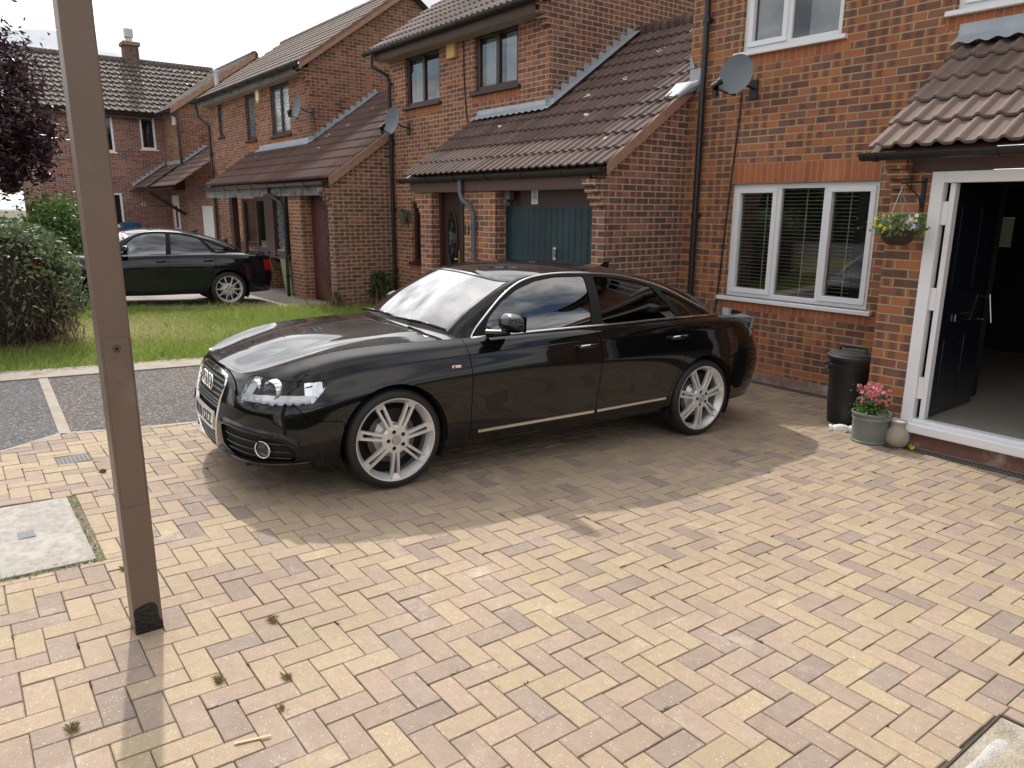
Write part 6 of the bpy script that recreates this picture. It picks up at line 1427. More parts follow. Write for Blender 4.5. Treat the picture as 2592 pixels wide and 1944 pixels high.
# ================================================================ FOLIAGE
def leafcloud(M_,pts,size,elong=1.8,up=.3,tone=(0,1),n_=None,droop=0.):
    for p in pts:
        s=size*random.uniform(.6,1.3); a=random.uniform(0,6.28); 
        n=Vector((random.gauss(0,1),random.gauss(0,1),random.gauss(up,.8))).normalized(); d=Vector((math.cos(a),math.sin(a),random.gauss(-droop,.4))); d=(d-n*d.dot(n)); 
        if d.length<.1: continue
        d.normalize(); e=n.cross(d)*s/elong; d=d*s; p=Vector(p)
        M_.poly([p-d*.5,p-d*.1+e*.5+n*s*.06,p+d*.5-n*s*.1*droop,p-d*.1-e*.5+n*s*.06],att=(random.uniform(*tone),random.random(),0))
def blob(c,r,n,shell=.55,clumps=None,seed=0):
    """points through the outer volume of a lumpy ellipsoid, gathered in clumps"""
    rs=random.Random(seed); out=[]
    cl=clumps or max(6,n//60); cs=[]
    for _ in range(cl):
        v=Vector((rs.gauss(0,1),rs.gauss(0,1),rs.gauss(0,1))).normalized()*rs.uniform(shell,1.0); cs.append(Vector((c[0]+v.x*r[0],c[1]+v.y*r[1],c[2]+v.z*r[2])))
    m=(r[0]+r[1]+r[2])/3
    for i in range(n):
        q=cs[i%cl]; k=m*.20*rs.uniform(.4,1.2); out.append((q.x+rs.gauss(0,k),q.y+rs.gauss(0,k),q.z+rs.gauss(0,k*.8)))
    return out
BARK=pbr('bark',(.12,.085,.06),.9,var=.3,vscale=12,bump=.8); TWIG=pbr('dead_twigs',(.16,.105,.07),.9,var=.35,vscale=25)
def tree(name,loc,h,crown,n,size,m_,label,cat='tree',seed=1,elong=2.2,droop=.4,tone=(0,1),blobs=None,group=None):
    rt=thing(name,loc,label,cat,group); rs=random.Random(seed); M_=MB(); z0=loc[2]
    top=Vector((crown[0][0],crown[0][1],crown[0][2])); base=Vector(loc)
    M_.tube([base,base+(top-base)*.4+Vector((.05,0,0)),top],[.11,.08,.03],8)
    for i in range(14):
        s_=base+(top-base)*rs.uniform(.3,.9); e_=Vector((top.x+rs.uniform(-.85,.85)*crown[1][0],top.y+rs.uniform(-.85,.85)*crown[1][1],top.z+rs.uniform(-.7,.8)*crown[1][2])); M_.tube([s_,(s_+e_)/2+Vector((0,0,.1)),e_],[.035,.02,.006],5)
    M_.build('trunk',BARK,rt,smooth=True)
    M_=MB(); leafcloud(M_,blob(crown[0],crown[1],n,seed=seed,clumps=n//45),size,elong,tone=tone,droop=droop)
    for b in (blobs or []): leafcloud(M_,blob(b[0],b[1],b[2],seed=seed+5),size,elong,tone=tone,droop=droop)
    M_.build('crown',m_,rt); return rt
PURP=leafmat('purple_leaf',(.020,.012,.020),(.085,.030,.038),rough=.35,trans=.15)
tree('purple_leaf_tree',(-17.2,.6,.25),5,((-17.0,.70,3.70),(1.5,1.3,1.45)),17000,.13,PURP,'dark purple leaved tree at the left edge of the photo','tree',seed=4,elong=2.8,blobs=[((-16.6,1.75,3.0),(.45,.35,.6),1100),((-16.7,1.7,4.3),(.3,.3,.3),220),((-16.8,1.2,2.6),(.7,.5,.4),2000),((-16.9,.6,3.3),(1.,.8,1.0),5000),((-17.,-.6,3.0),(1.2,1.,1.5),5000)])
GRN=leafmat('green_leaf',(.04,.10,.025),(.17,.28,.06),rough=.4,trans=.3); YEL=leafmat('yellow_leaf',(.17,.22,.03),(.40,.40,.08),rough=.5,trans=.35); GRY=leafmat('grey_leaf',(.05,.09,.035),(.22,.29,.14),rough=.35,trans=.2); DGR=leafmat('ivy_leaf',(.015,.045,.012),(.06,.12,.03),rough=.35,trans=.2)
def shrub(name,loc,c,r,n,size,m_,label,seed=1,extra=None,elong=1.7,cat='shrub'):
    rt=thing(name,loc,label,cat); rs=random.Random(seed); M_=MB()
    for i in range(40):
        e_=(c[0]+rs.uniform(-.8,.8)*r[0],c[1]+rs.uniform(-.8,.8)*r[1],c[2]+rs.uniform(-.5,.8)*r[2]); b_=(loc[0]+rs.uniform(-.2,.2),loc[1]+rs.uniform(-.2,.2),loc[2]); M_.tube([b_,((b_[0]+e_[0])/2+rs.uniform(-.1,.1),(b_[1]+e_[1])/2,(b_[2]+e_[2])/2),e_],[.015,.01,.004],4)
    M_.build('stem',TWIG,rt); M_=MB(); leafcloud(M_,blob(c,r,n,seed=seed,clumps=n//35,shell=.4),size,elong,droop=.2)
    for b in (extra or []): leafcloud(M_,blob(b[0],b[1],b[2],seed=seed+3),size,elong)
    M_.build('foliage',m_,rt); return rt
shrub('green_shrub',(-16.6,1.95,.2),(-16.6,1.90,1.35),(.75,.66,.85),6500,.085,GRN,'bright green round shrub standing behind the hedge, left of the lamp post',seed=3)
shrub('yellow_shrub',(-17.5,.5,.2),(-17.5,.45,1.55),(.8,.95,.38),2600,.06,YEL,'low yellow green shrub under the purple leaved tree',seed=5,extra=[((-17.5,.5,1.0),(.8,.9,.5),1500)])
shrub('wall_shrub',(-13.40,7.05,.03),(-13.38,7.05,.42),(.16,.26,.38),1500,.05,DGR,'small dark evergreen shrub against the garage side wall by the downpipe',seed=7)
shrub('weed_plant',(-13.52,6.15,.05),(-13.5,6.12,.24),(.10,.10,.2),110,.07,GRN,'pale leafy weed at the foot of the maroon garage corner',seed=8,elong=2.6)
# ragged hedge at the left
def core(name,x0,x1,y0,y1,z0,z1,m_,par,amp=.12):
    A_=[]
    n1,n2=26,40
    for i in range(n1+1):
        a=math.pi*(i/n1)/1.0
        row=[]
        for j in range(n2+1):
            b=2*math.pi*j/n2; sx,sy_=math.cos(b),math.sin(b); k=max(abs(sx),abs(sy_))**.5
            r_=math.sin(a)**.35 if 0<a<math.pi else 0; q=1+amp*math.sin(7*b+3*i*.4)*math.sin(5*a+b)
            row.append(((x0+x1)/2+(x1-x0)/2*sx/k*r_*q,(y0+y1)/2+(y1-y0)/2*sy_/k*r_*q,(z0+z1)/2-(z1-z0)/2*math.cos(a)*(1+.04*math.sin(9*b))))
        A_.append(row)
    return MB().grid(A_).build(name,m_,par,smooth=True)
hg=thing('overgrown_hedge',(-10.85,.1,gz(.3)),'ragged overgrown hedge with bare brown twigs below and grey green leaves on top','hedge')
rs=random.Random(11); M_=MB(); zg=gz(.3)
def hedgex(): return rs.uniform(-11.55,-10.30)
for i in range(15000):
    y=rs.uniform(-2.2,1.36); x=hedgex(); z=zg+abs(rs.gauss(0,.5)) ; 
    if z>zg+1.25: continue
    if x>-10.62 and rs.random()<.25: continue
    L_=rs.uniform(.10,.34); d=Vector((rs.gauss(0,.6),rs.gauss(0,.6),rs.gauss(.7,.7))).normalized()*L_; w_=Vector((-d.y,d.x,0)).normalized()*rs.uniform(.0018,.004); p=Vector((x,y,z)); 
    if d.y+y>1.45: continue
    b=Vector((rs.gauss(0,.02),rs.gauss(0,.02),0))
    M_.poly([p-w_,p+w_,p+d*.5+b+w_*.8,p+d,p+d*.5+b-w_*.8],att=(rs.random(),0,0))
for i in range(26):
    y=rs.uniform(-2,1.1); x=rs.uniform(-11.2,-10.6); M_.tube([(x,y,zg-.05),(x+rs.gauss(0,.08),y+rs.gauss(0,.1),zg+.6),(x+rs.gauss(0,.15),y+rs.gauss(0,.15),zg+1.3)],[.022,.014,.006],5)
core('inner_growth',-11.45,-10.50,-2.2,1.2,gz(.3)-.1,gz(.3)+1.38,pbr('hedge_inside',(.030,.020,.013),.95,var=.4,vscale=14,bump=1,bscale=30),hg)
M_.build('bare_twigs',leafmat('twig_brown',(.055,.033,.022),(.22,.15,.10),rough=.8,trans=.0),hg)
M_=MB(); P_=[]
for i in range(17000):
    y=rs.uniform(-2.2,1.46); t=rs.random(); prof=1.0-.45*max(0,(y-.65)/.8)**2
    z=zg+rs.uniform(.42,1.66)*prof+.10*math.sin(y*5+1); x=-10.9+rs.gauss(0,.33)*(1.25-.4*(z-zg)/1.6)
    if z<zg+.90*prof and rs.random()<.35: continue
    P_.append((x,y,z))
cl=[(rs.uniform(-11.2,-10.45),rs.uniform(-2,1.3),zg+rs.uniform(.35,1.3)) for _ in range(36)]
for c in cl: P_+=[(c[0]+rs.gauss(0,.07),c[1]+rs.gauss(0,.07),c[2]+rs.gauss(0,.05)) for _ in range(26)]
leafcloud(M_,P_,.072,2.3,up=.6,droop=.5); M_.build('foliage',GRY,hg)
M_=MB(); leafcloud(M_,[(-10.5+rs.gauss(0,.04),c_[0]+rs.gauss(0,.05),zg+c_[1]+rs.gauss(0,.04)) for c_ in ((.35,1.42),(.95,.98),(.42,1.38)) for _ in range(12)],.08,2.2); M_.build('orange_leaves',leafmat('orange_leaf',(.35,.09,.03),(.5,.16,.05)),hg)
# tufts and moss in the joints
TUF=leafmat('tuft_leaf',(.12,.15,.04),(.40,.34,.18),trans=.2)
def tuft(x,y,r,n,label,dry=.5):
    r_=MB(); rs=random.Random(int(abs(x)*100+abs(y)*37))
    for i in range(int(n*1.6)):
        a=rs.uniform(0,6.28); l=r*rs.uniform(.2,1.0); h=r*rs.uniform(.3,1.1); d=Vector((math.cos(a),math.sin(a),0)); w_=Vector((-d.y,d.x,0))*.0008; p=Vector((x,y,gz(y)-.004))+Vector((rs.gauss(0,.010),rs.gauss(0,.004),0))
        r_.poly([p-w_,p+w_,p+d*l*.45+Vector((0,0,h*.7))+w_*.8,p+d*l+Vector((0,0,h*.85)),p+d*l*.45+Vector((0,0,h*.7))-w_*.8],att=(min(1,max(0,rs.gauss(dry,.25))),0,0))
    o=r_.build('weed_tuft',TUF); return lab(o,label,'weed',group='weeds growing in the paving joints')
tuft(-5.28,.69,0.027,70,'green grass tuft between the dark drain cover and concrete slab',.2)
tuft(-2.55,.62,0.025,60,'greenish grass tuft in the paving right of the lamp post shadow',.5); tuft(-2.43,.83,0.025,50,'dry straw coloured tuft farther right of the lamp post shadow',.8)
tuft(-2.27,.75,0.020,30,'small dry tuft above the wooden stick on the paving',.6); tuft(-2.55,.15,0.030,50,'pale straw tuft at the bottom left corner of the photo',.85)
tuft(-3.70,.52,0.025,45,'dry grass clump at the near corner of the concrete slab',.7); tuft(-2.85,.93,0.034,30,'thin dry wisps right of the lamp post foot',.9)
WS=MB(); rs=random.Random(17)
for i in range(900):
    if rs.random()<.6: x,y=-3.875+rs.gauss(0,.018),rs.uniform(-.5,.46)
    else: x,y=rs.uniform(-4.93,-3.86),.452+rs.gauss(0,.012)
    l=rs.uniform(.008,.035); a=rs.uniform(0,6.28); d=Vector((math.cos(a),math.sin(a),0)); w_=Vector((-d.y,d.x,0))*rs.uniform(.0015,.004); p=Vector((x,y,gz(y)-.006))
    WS.poly([p-w_,p+w_,p+d*l+Vector((0,0,l*rs.uniform(.2,.9)))],att=(rs.random(),0,0))
o=WS.build('slab_weeds',TUF); lab(o,'fringe of small weeds round the concrete slab','weeds',kind='stuff')
MO=MB(); rs=random.Random(5)
for k in range(170):
    while True:
        i=rs.randint(-40,25); j=rs.randint(-14,45)
        if (i-j)%4 in (0,3): break
    x,y=p2w(i*CELL,j*CELL)
    if x<edgex(y)+.05 or y>6: continue
    x+=rs.gauss(0,.003); L_=rs.uniform(.01,.05); dx,dy=(L_,0) if rs.random()<.5 else (0,L_)
    for q in range(int(L_*700)):
        t=rs.random(); s=rs.uniform(.002,.0055); px,py=x+dx*t+rs.gauss(0,.002),y+dy*t+rs.gauss(0,.002); z=gz(py)
        a=rs.uniform(0,6.28); MO.poly([(px-s*math.cos(a),py-s*math.sin(a),z-.004),(px+s*math.cos(a),py+s*math.sin(a),z-.004),(px+rs.gauss(0,s),py+rs.gauss(0,s),z+rs.uniform(.001,.008))],att=(rs.random()*.6,0,0))
o=MO.build('moss',leafmat('moss_green',(.07,.10,.02),(.20,.22,.07),trans=.1)); lab(o,'specks of moss and tiny weeds in the paving joints','moss',kind='stuff')
LT=MB(); rs=random.Random(9)
for k in range(260):
    x=rs.uniform(-6,1.5); y=rs.uniform(-.5,6); s=rs.uniform(.002,.007); a=rs.uniform(0,6.28); z=gz(y)+.0022
    if x<edgex(y): continue
    LT.poly([(x+s*math.cos(a+b),y+s*.6*math.sin(a+b),z) for b in (0,1.8,3.3,4.9)],att=(rs.random(),0,0))
o=LT.build('litter',leafmat('litter_bits',(.10,.06,.04),(.45,.38,.28),trans=0)); lab(o,'scattered grit and leaf crumbs on the paving','debris',kind='stuff')
M_=MB(); a=Vector((-2.174,.557,gz(.557)+.006)); b=Vector((-2.145,.666,gz(.666)+.006)); d=(b-a).normalized(); sd=Vector((d.y,-d.x,0))*.0045
M_.mesh([a-sd,a+sd,b+sd,b-sd]+[p+Vector((0,0,.0022)) for p in (a-sd,a+sd,b+sd,b-sd)],[(0,1,2,3)[::-1],(4,5,6,7),(0,1,5,4),(1,2,6,5),(2,3,7,6),(3,0,4,7)]); o=M_.build('wooden_stick',pbr('lolly_wood',(.55,.36,.18),.6,var=.08)); lab(o,'flat pale wooden ice lolly stick lying on the paving','stick')
# ================================================================ LAMP POST
lp=thing('lamp_post',(-3.10,.495,gz(.5)),'square brown metal lamp post with black tarred foot in the left foreground','lamp post')
zb=gz(.5)-.1; POST=pbr('post_paint',(.150,.105,.080),.42,var=.14,vscale=2.5,bump=.15,bscale=140,col2=(.20,.165,.145),c2scale=3.5,c2=(.60,.78))
M_=MB(); M_.bbox(-3.154,-3.048,.442,.548,zb,5.2,.006); M_.build('post',POST,lp)
M_=MB(); M_.bbox(-3.050,-3.0455,.449,.541,.815,1.485,.003); do=M_.build('access_door',POST,lp)
M_=MB(); M_.lathe([(0,.0),(.006,.001),(.006,-.002),(.011,-.002),(.0125,.002),(.013,-.003)],axisT((-3.0445,.495,1.443),(1,0,0)),20); M_.build('lock',MATTE,do)
rs=random.Random(3); M_=MB(); pts=[]
zg_=gz(.5)
pts=[(.4435,zg_+.0),(.4435,zg_+.103),(.450,zg_+.116),(.470,zg_+.122),(.495,zg_+.130),(.517,zg_+.127),(.529,zg_+.113),(.534,zg_+.09),(.533,zg_+.065),(.538,zg_+.045),(.546,zg_+.035),(.5475,zg_)]
M_.poly([(-3.0465,a,b) for a,b in pts]); M_.build('tar_patch',pbr('tar',(.008,.008,.008),.35,var=.2,vscale=60,bump=1,bscale=70),lp)
M_=MB(); M_.tube([(-3.10,.495,5.15),(-3.10,.495,5.35)],.035,10); M_.bbox(-3.45,-2.75,.40,.59,5.35,5.47,.03); M_.build('lantern',POST,lp)
# ================================================================ THINGS BY THE PORCH
def tr_(x,y,z=None): return TR((x,y,gz(y) if z is None else z))
db=thing('dustbin',(-3.33,6.56,.04),'black plastic dustbin with lid beside the brick porch pillar','dustbin'); BIN=pbr('bin_plastic',(.014,.014,.015),.5,var=.2,vscale=8,bump=.2,bscale=20)
M_=MB(); T=tr_(-3.33,6.56); M_.lathe([(0,0),(.165,0),(.172,.01),(.19,.30),(.196,.52),(.205,.535),(.205,.56),(.198,.565),(.200,.60),(.208,.605),(.208,.63),(.20,.635)],T,40)
M_.build('bin_body',BIN,db,smooth=True,ang=40)
M_=MB(); M_.lathe([(.224,.605),(.230,.628),(.226,.642),(.212,.648),(.205,.662),(.19,.668),(.10,.680),(0,.684)],T,40); 
M_.tube([T@Vector((-.13,-.02,.68)),T@Vector((-.11,-.02,.722)),T@Vector((.11,-.02,.722)),T@Vector((.13,-.02,.68))],.014,8); M_.build('lid',BIN,db,smooth=True,ang=40)
M_=MB(); a=R(-125)
for s_ in (-1,):
    T2=T@Matrix.Rotation(R(205),4,'Z'); M_.bbox(.19,.232,-.065,.065,.545,.575,.006,T=T2); M_.bbox(.19,.232,-.065,.065,.50,.515,.006,T=T2)
M_.build('side_handle',BIN,db)
rg=thing('white_tray',(-3.22,6.27,.05),'small crumpled white object lying at the foot of the dustbin','tray')
M_=MB(); rs=random.Random(2); T=TR((-3.225,6.265,gz(6.26)+.002),rz=R(38)); A_=[]
for i in range(14):
    x=-.10+.2*i/13; e=abs(x)/.10; A_.append([T@Vector((x,y,(.045*(1-e**2.2)+.028*(e>.75)+rs.uniform(-.003,.003))*(1-(abs(y)/.05)**2*.5)+(0 if abs(y)<.045 else -.03))) for y in (-.05,-.035,0,.035,.05)])
M_.grid([[tuple(p) for p in r] for r in A_]); M_.build('tray',pbr('white_plastic',(.80,.82,.82),.4,var=.05),rg,smooth=True)
POTC=(-2.885,6.095); pt=thing('flower_pot',(POTC[0],POTC[1],.05),'round grey glazed flower pot with pink flowers by the door step','flower pot')
T=tr_(*POTC); M_=MB(); M_.lathe([(0,0),(.132,0),(.142,.008),(.143,.02),(.136,.028),(.140,.12),(.146,.205),(.152,.212),(.146,.222),(.147,.238),(.158,.247),(.158,.262),(.148,.266),(.138,.258),(.132,.22),(0,.21)],T,48); M_.build('pot',pbr('grey_glaze',(.17,.19,.175),.35,var=.12,vscale=6,coat=.3),pt,smooth=True,ang=40)
def pnk(): return random.choice([0,1])
M_=MB(); rs=random.Random(6); leafcloud(M_,[(POTC[0]+rs.gauss(0,.055),POTC[1]-.01+rs.gauss(0,.05),gz(6.1)+.25+abs(rs.gauss(.06,.07))) for _ in range(750)],.035,1.7); 
for i in range(16):
    a=rs.uniform(0,6.28); r_=rs.uniform(.02,.14); M_.tube([(POTC[0],POTC[1],gz(6.1)+.22),(POTC[0]+r_*math.cos(a),POTC[1]+r_*math.sin(a)*.8,gz(6.1)+.33+rs.uniform(0,.18))],.0025,4)
M_.build('leaves',GRN,pt)
M_=MB(); 
for i in range(130):
    a=rs.uniform(0,6.28); r_=rs.uniform(.01,.15); c=Vector((POTC[0]+.01+r_*math.cos(a),POTC[1]-.02+r_*math.sin(a)*.7,gz(6.1)+.345+rs.uniform(-.02,.16)*(1-r_*2.2)+.02))
    n=Vector((rs.gauss(0,.6)+.3,-1,rs.gauss(.3,.5))).normalized(); t1=n.cross(Vector((0,0,1))).normalized(); t2=n.cross(t1)
    for k in range(5):
        b=k*1.257+a; d=t1*math.cos(b)+t2*math.sin(b); e=t1*math.cos(b+.55)+t2*math.sin(b+.55); f=t1*math.cos(b-.55)+t2*math.sin(b-.55); M_.poly([c,c+e*.010+n*.002,c+d*.017+n*.004,c+f*.010+n*.002],att=(rs.random(),0,0))
M_.build('flowers',leafmat('pink_petal',(.62,.10,.17),(.85,.28,.36),trans=.2),pt)
vs=MB(); T=tr_(-2.685,6.165); vs.lathe([(0,0),(.062,0),(.082,.02),(.094,.055),(.095,.085),(.085,.125),(.062,.160),(.052,.175),(.058,.20),(.066,.215),(.060,.218),(.048,.19),(.0,.17)],T,36)
o=vs.build('clay_jar',pbr('clay_jar',(.36,.32,.26),.75,var=.18,vscale=10,bump=.3),smooth=True,ang=50); lab(o,'small round beige stoneware jar next to the grey flower pot','jar')
M_=MB(); M_.lathe([(0,.004),(.10,.006),(.115,.016),(.117,.013),(.10,.001)],TR((-2.68,6.15,gz(6.15)),ry=R(6)),30); o=M_.build('saucer',pbr('brown_saucer',(.10,.075,.05),.6,var=.2)); lab(o,'shallow brown saucer under the stoneware jar','saucer')
M_=MB(); leafcloud(M_,[(-2.565+random.gauss(0,.012),6.16+random.gauss(0,.01),gz(6.16)+.018+random.gauss(0,.006)) for _ in range(9)],.05,1.4); o=M_.build('yellow_leaf',leafmat('yellow_dead_leaf',(.55,.42,.03),(.7,.6,.06))); lab(o,'yellow fallen leaf beside the stoneware jar','leaf')
BK=(-2.83,6.05); hb=thing('hanging_basket',(BK[0],BK[1],1.72),'hanging basket of yellow, white and violet pansies on the porch pillar','hanging basket')
T=TR((BK[0],BK[1],1.70)); M_=MB(); M_.lathe([(0,0),(.06,.004),(.10,.03),(.128,.08),(.135,.12),(.128,.125),(.0,.11)],T,28); M_.build('basket',pbr('wicker',(.045,.030,.022),.9,var=.4,vscale=40,bump=1,bscale=90),hb,smooth=True)
M_=MB(); rs=random.Random(21); leafcloud(M_,[(BK[0]+rs.gauss(0,.085),BK[1]+rs.gauss(0,.08),1.835+abs(rs.gauss(0,.035))-.3*max(0,abs(rs.gauss(0,.06)))) for _ in range(500)]+[(BK[0]+.19*rs.random()**.6*math.cos(a_),BK[1]+.17*rs.random()**.6*math.sin(a_),1.80+rs.uniform(-.03,.14)) for a_ in [rs.uniform(0,6.28) for _ in range(900)]],.030,1.6); M_.build('leaves',GRN,hb)
for (nm,c1,c2,cnt,dx) in (('yellow_flowers',(.80,.55,.02),(.9,.7,.05),30,-.03),('violet_flowers',(.20,.14,.38),(.33,.26,.55),26,.02),('white_flowers',(.7,.7,.75),(.85,.85,.9),16,.11)):
    M_=MB()
    for i in range(cnt):
        a=rs.uniform(0,6.28); r_=rs.uniform(.03,.17) if dx<.1 else rs.uniform(0,.08); c=Vector((BK[0]+dx+r_*math.cos(a),BK[1]-.05+r_*math.sin(a)*.6,1.90+rs.uniform(-.07,.035))); n=Vector((rs.gauss(.2,.4),-1,rs.gauss(.2,.3))).normalized(); t1=n.cross(Vector((0,0,1))).normalized(); t2=n.cross(t1)
        for k in range(5):
            b=k*1.257; d=t1*math.cos(b)+t2*math.sin(b); e=t1*math.cos(b+.6)+t2*math.sin(b+.6); f=t1*math.cos(b-.6)+t2*math.sin(b-.6); M_.poly([c,c+e*.014,c+d*.018+n*.002,c+f*.014],att=(rs.random(),0,0))
    M_.build(nm,leafmat(nm,c1,c2,trans=.15),hb)
M_=MB(); hk=Vector((-2.845,6.05,2.13))
for a in (0,2.1,4.2): M_.tube([(BK[0]+.12*math.cos(a),BK[1]+.12*math.sin(a),1.82),hk],.0025,5)
M_.tube([hk,hk+Vector((.01,0,.03)),hk+Vector((-.008,0,.045))],.003,5); M_.build('chains',STEEL,hb)
M_=MB(); M_.tube([(-2.845,6.04,2.175),(-2.77,6.255,2.19)],.007,6); M_.box(-2.785,-2.755,6.25,6.27,1.96,2.22); M_.tube([(-2.83,6.09,2.17),(-2.78,6.20,2.08),(-2.77,6.255,1.99)],.006,6); o=M_.build('basket_bracket',BLACKM); lab(o,'black metal wall bracket holding the hanging basket','bracket')
# ================================================================ THINGS ON THE HOUSES
dish('satellite_dish',(-5.27,7.16,3.385),(.22,-.94,.22),.19,'grey satellite dish beside the downpipe on the nearest house',(-5.40,6.97,3.26),tall=1.1)
dish('satellite_dish',(-12.90,7.18,3.55),(.10,-.97,.2),.23,'grey satellite dish by the middle house downpipe',(-12.87,6.9,3.40),tall=1.1)
dish('satellite_dish',(-17.33,7.17,4.22),(-.03,-.98,.2),.25,'grey satellite dish on the house with lattice windows',(-17.22,6.88,4.07),tall=1.1)
o=MB(); o.tube([(-17.2,7.47,4.0),(-17.2,7.49,3.6),(-17.22,7.49,3.2)],.008,5); o=o.build('dish_cable',BLACKM,H2)
ab=MB(); ab.bbox(-11.47,-11.23,7.43,7.5,4.46,4.80,.01); o=ab.build('alarm_box',CREAM); lab(o,'plain yellow alarm box between the upper windows of the middle house','alarm box')
r_=thing('alarm_box',(-20.72,7.45,4.9),'six sided white and yellow alarm box on the house with lattice windows','alarm box')
q=[(-.15,.12),(-.15,-.12),(0,-.22),(.15,-.12),(.15,.12),(0,.22)]
M_=MB(); V=[(-20.72+a*.9,7.5,4.88+b) for a,b in q]+[(-20.72+a*.9,7.42,4.88+b) for a,b in q]; M_.mesh(V,[(6,7,8,9,10,11)[::-1]]+[(i,(i+1)%6,6+(i+1)%6,6+i) for i in range(6)]); M_.build('case',CREAM,r_); M_=MB(); M_.mesh([(-20.72+a*.7,7.415,4.88+b*.8) for a,b in q],[(0,1,2,3,4,5)]); M_.build('cover',WHITE,r_)
M_=MB(); M_.bbox(-29.5,-29.2,7.42,7.5,4.8,5.12,.01); o=M_.build('alarm_box',WHITE); lab(o,'white alarm box high on the farthest house','alarm box')
r_=thing('warning_sign',(-7.67,6.31,2.1),'small white camera warning sign above the blue garage door','sign')
M_=MB(); M_.box(-7.735,-7.605,6.312,6.318,2.025,2.21); M_.build('panel',WHITE,r_)
M_=MB(); tri=[(-7.67,2.20),(-7.722,2.095),(-7.618,2.095)]
for i in range(3): a,b=tri[i],tri[(i+1)%3]; M_.tube([(a[0],6.31,a[1]),(b[0],6.31,b[1])],.003,4)
M_.box(-7.72,-7.62,6.309,6.311,2.075,2.079); M_.box(-7.71,-7.63,6.309,6.311,2.056,2.060); M_.box(-7.71,-7.63,6.309,6.311,2.040,2.043)
M_.box(-.020,.018,-.002,.001,-.006,.006,T=TR((-7.668,6.309,2.125),ry=R(-28))); M_.box(-7.672,-7.662,6.307,6.311,2.105,2.122); M_.build('camera_symbol',BLACKM,r_)
M_=MB(); M_.bbox(-8.18,-8.07,6.20,6.30,2.08,2.20,.01); M_.lathe([(0,0),(.03,.01),(.035,.05)],TR((-8.11,6.22,2.0)),12); M_.bbox(-8.15,-8.09,6.16,6.20,2.03,2.08,.008); o=M_.build('security_light',pbr('lamp_grey',(.10,.10,.095),.5)); lab(o,'dark security light under the eaves beside the garage sign','lamp')
M_=MB(); M_.lathe([(.0,0),(.05,.08),(.11,.2),(.15,.30),(.13,.30),(.0,.27)],TR((-13.02,7.40,1.60)),16,a0=math.pi,a1=2*math.pi); M_.box(-13.15,-12.89,7.47,7.5,1.72,1.9); r_=thing('wall_planter',(-13.02,7.4,1.6),'pointed half basket planter on the middle house wall by the downpipe','planter'); M_.build('basket',pbr('planter_grey',(.16,.14,.11),.9,var=.35,vscale=40,bump=1),r_)
M_=MB(); leafcloud(M_,[(-13.02+random.gauss(0,.08),7.38+random.gauss(0,.04),1.91+random.gauss(0,.025)) for _ in range(90)],.04); M_.build('leaves',DGR,r_)
wb=thing('wheelie_bin',(-16.1,6.1,.05),'pale green wheelie bin standing behind the navy car by the brick pier','wheelie bin'); WG=pbr('bin_green',(.20,.27,.10),.5,var=.08)
def wheelie(rt,cx_,cy_,z,m_,h=.97,a=0.):
    T=TR((cx_,cy_,z),rz=a); M_=MB(); V=[]
    for (hw_,hd,zz) in ((.20,.22,.03),(.27,.30,h)): V+=[T@Vector((sx*hw_,sy_*hd,zz)) for sx,sy_ in ((-1,-1),(1,-1),(1,1),(-1,1))]
    M_.mesh(V,[(0,1,2,3)[::-1],(0,1,5,4),(1,2,6,5),(2,3,7,6),(3,0,4,7)]); M_.bbox(-.285,.285,-.315,.315,h-.05,h,.01,T=T); M_.build('bin_body',m_,rt)
    M_=MB(); M_.bbox(-.29,.29,-.33,.30,h,h+.045,.015,T=T); M_.bbox(-.22,.22,-.25,.2,h+.045,h+.075,.02,T=T); M_.tube([T@Vector((-.2,.33,h+.02)),T@Vector((.2,.33,h+.02))],.016,6); M_.build('lid',m_,rt)
    M_=MB()
    for s_ in (-1,1): M_.lathe([(0,-.02),(.09,-.02),(.09,.02),(0,.02)],T@Matrix.Translation((s_*.22,.22,.09))@Matrix.Rotation(math.pi/2,4,'Y'),18)
    M_.build('wheels',BLACKM,rt)
wheelie(wb,-16.22,6.45,gz(6.4),WG); M_=MB(); M_.lathe([(.03,0),(.045,0)],axisT((-16.12,6.168,.80),(0,-1,.05)),16); M_.build('bin_mark',WHITE,wb)
b2=thing('wheelie_bin',(-30.6,6.6,.05),'blue wheelie bin against the far wing, seen over the navy car','wheelie bin'); wheelie(b2,-30.5,5.9,.06,pbr('bin_blue',(.03,.09,.20),.5,var=.08),h=1.28)
M_=MB(); M_.tube([(-25.45,7.85,5.62),(-25.45,7.85,6.15)],.065,12); M_.lathe([(0,.02),(.08,.02),(.085,-.04)],TR((-25.45,7.85,6.15)),12); M_.build('vent_pipe',pbr('vent_grey',(.55,.56,.58),.5),H2,smooth=True,ang=40)
text('house_number','43',.20,Matrix.Translation((-31.19,6.55,2.05))@Matrix(((0,0,1,0),(1,0,0,0),(0,1,0,0),(0,0,0,1))),WHITE,H3,extr=.004)
# flowers in the left upper window of the middle house
M_=MB(); c=Vector((-12.05,7.63,3.98))
for k in range(14):
    b=k*.449; d=Vector((math.cos(b),0,math.sin(b))); e=Vector((math.cos(b+.2),0,math.sin(b+.2))); M_.poly([c,c+e*.05,c+d*.10+Vector((0,-.01,0)),c+d*.05],att=(.8,0,0))
o=M_.build('window_flower',leafmat('cream_petal',(.55,.55,.42),(.7,.7,.6))); lab(o,'cream flower standing inside the left upper window of the middle house','flower')
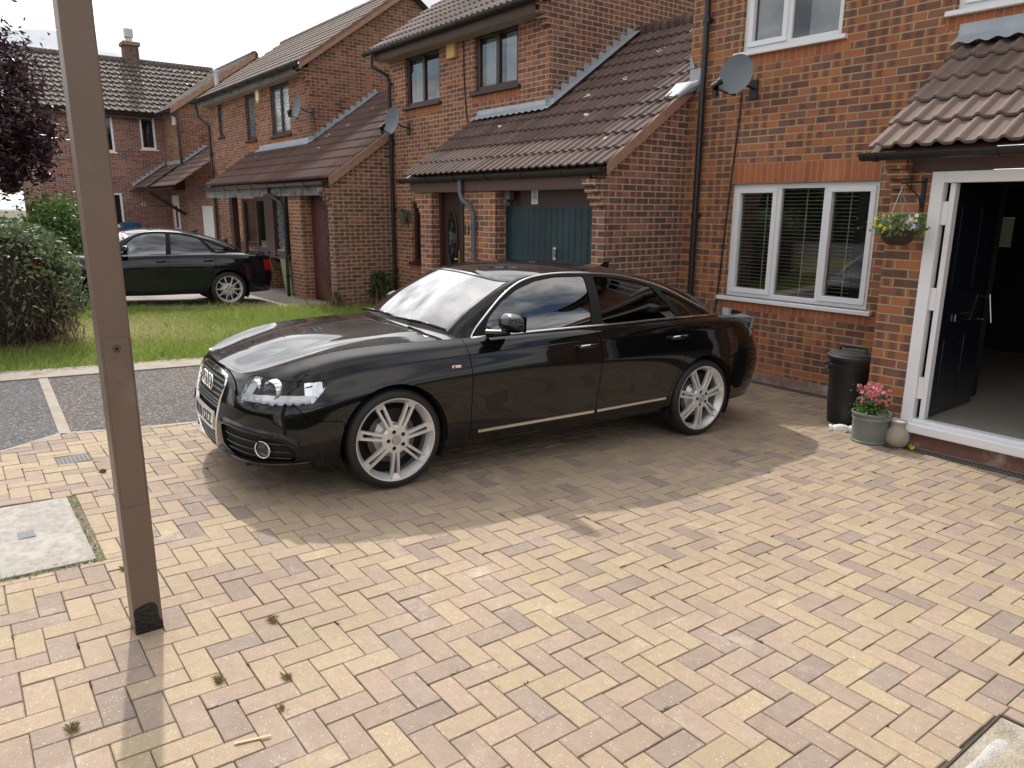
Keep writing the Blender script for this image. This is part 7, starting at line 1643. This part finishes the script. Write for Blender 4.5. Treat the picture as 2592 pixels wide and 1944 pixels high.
# ================================================================ BEHIND THE CAMERA (what the paint and panes mirror)
HG=leafmat('hedge_leaf',(.018,.045,.012),(.07,.12,.03),trans=.2)
def bighedge(name,x0,x1,y0,y1,h,n,label,seed):
    rs=random.Random(seed); rt=thing(name,((x0+x1)/2,(y0+y1)/2,gz(min(y0,7))-.05),label,'hedge'); M_=MB(); zb=gz((y0+y1)/2)-.3
    M_.bbox(x0+.3,x1-.3,y0+.3,y1-.3,zb,zb+h-.3,.2); M_.build('inner_growth',pbr('hedge_core',(.015,.022,.010),.95),rt)
    M_=MB(); P_=[]
    for i in range(n):
        x=rs.uniform(x0,x1); y=rs.uniform(y0,y1); z=zb+rs.uniform(0,h)+.25*math.sin(x*.9+y*.7)
        k=rs.random()
        if k<.4: z=zb+h+rs.gauss(0,.15)+.25*math.sin(x*.9+y*.7)
        elif x1-x0<y1-y0: x=x0+rs.gauss(.15,.12) 
        else: y=y1+rs.gauss(-.15,.12)
        P_.append((x,y,z))
    leafcloud(M_,P_,.20,1.6); M_.build('foliage',HG,rt)
bighedge('tall_hedge',6.5,8.0,-9,5.5,2.3,7000,'tall dark hedge along the far side of the drive',31)
bighedge('tall_hedge',-22,5.5,-14,-12.5,3.4,9000,'long tall hedge across the road opposite the houses',32)

# ================================================================ BEYOND THE HOUSES
gnd('street',-60,6.4,-12.4,-7,TAR2,.01)
gnd('rear_lawn',-60,40,10.6,60,pbr('rear_grass',(.07,.12,.03),.95,var=.3,vscale=3),.01)
bighedge('garden_hedge',-16,4,24,26,2.6,2500,'garden hedge seen through the hall and back door window',35)
bighedge('background_hedge',-40,-38,-14,2.6,5.2,7000,'dark hedge in the background at the left edge, below the purple tree',36)
GB_=thing('brick_garage',(-45,0,0),'low brick building glimpsed behind the purple tree','building')
M_=MB(); wallX(M_,-42,-9,2.5,-.1,3.0); M_.build('wall',B_W,GB_); M_=MB(); M_.poly([(-41.7,-9.3,2.95),(-41.7,2.8,2.95),(-45.5,2.8,5.4),(-45.5,-9.3,5.4)]); M_.poly([(-42,2.5,3.0),(-42,2.5,-.1),(-49,2.5,-.1),(-49,2.5,3.0),(-45.5,2.5,5.35)]); M_.build('roof',T_W,GB_)
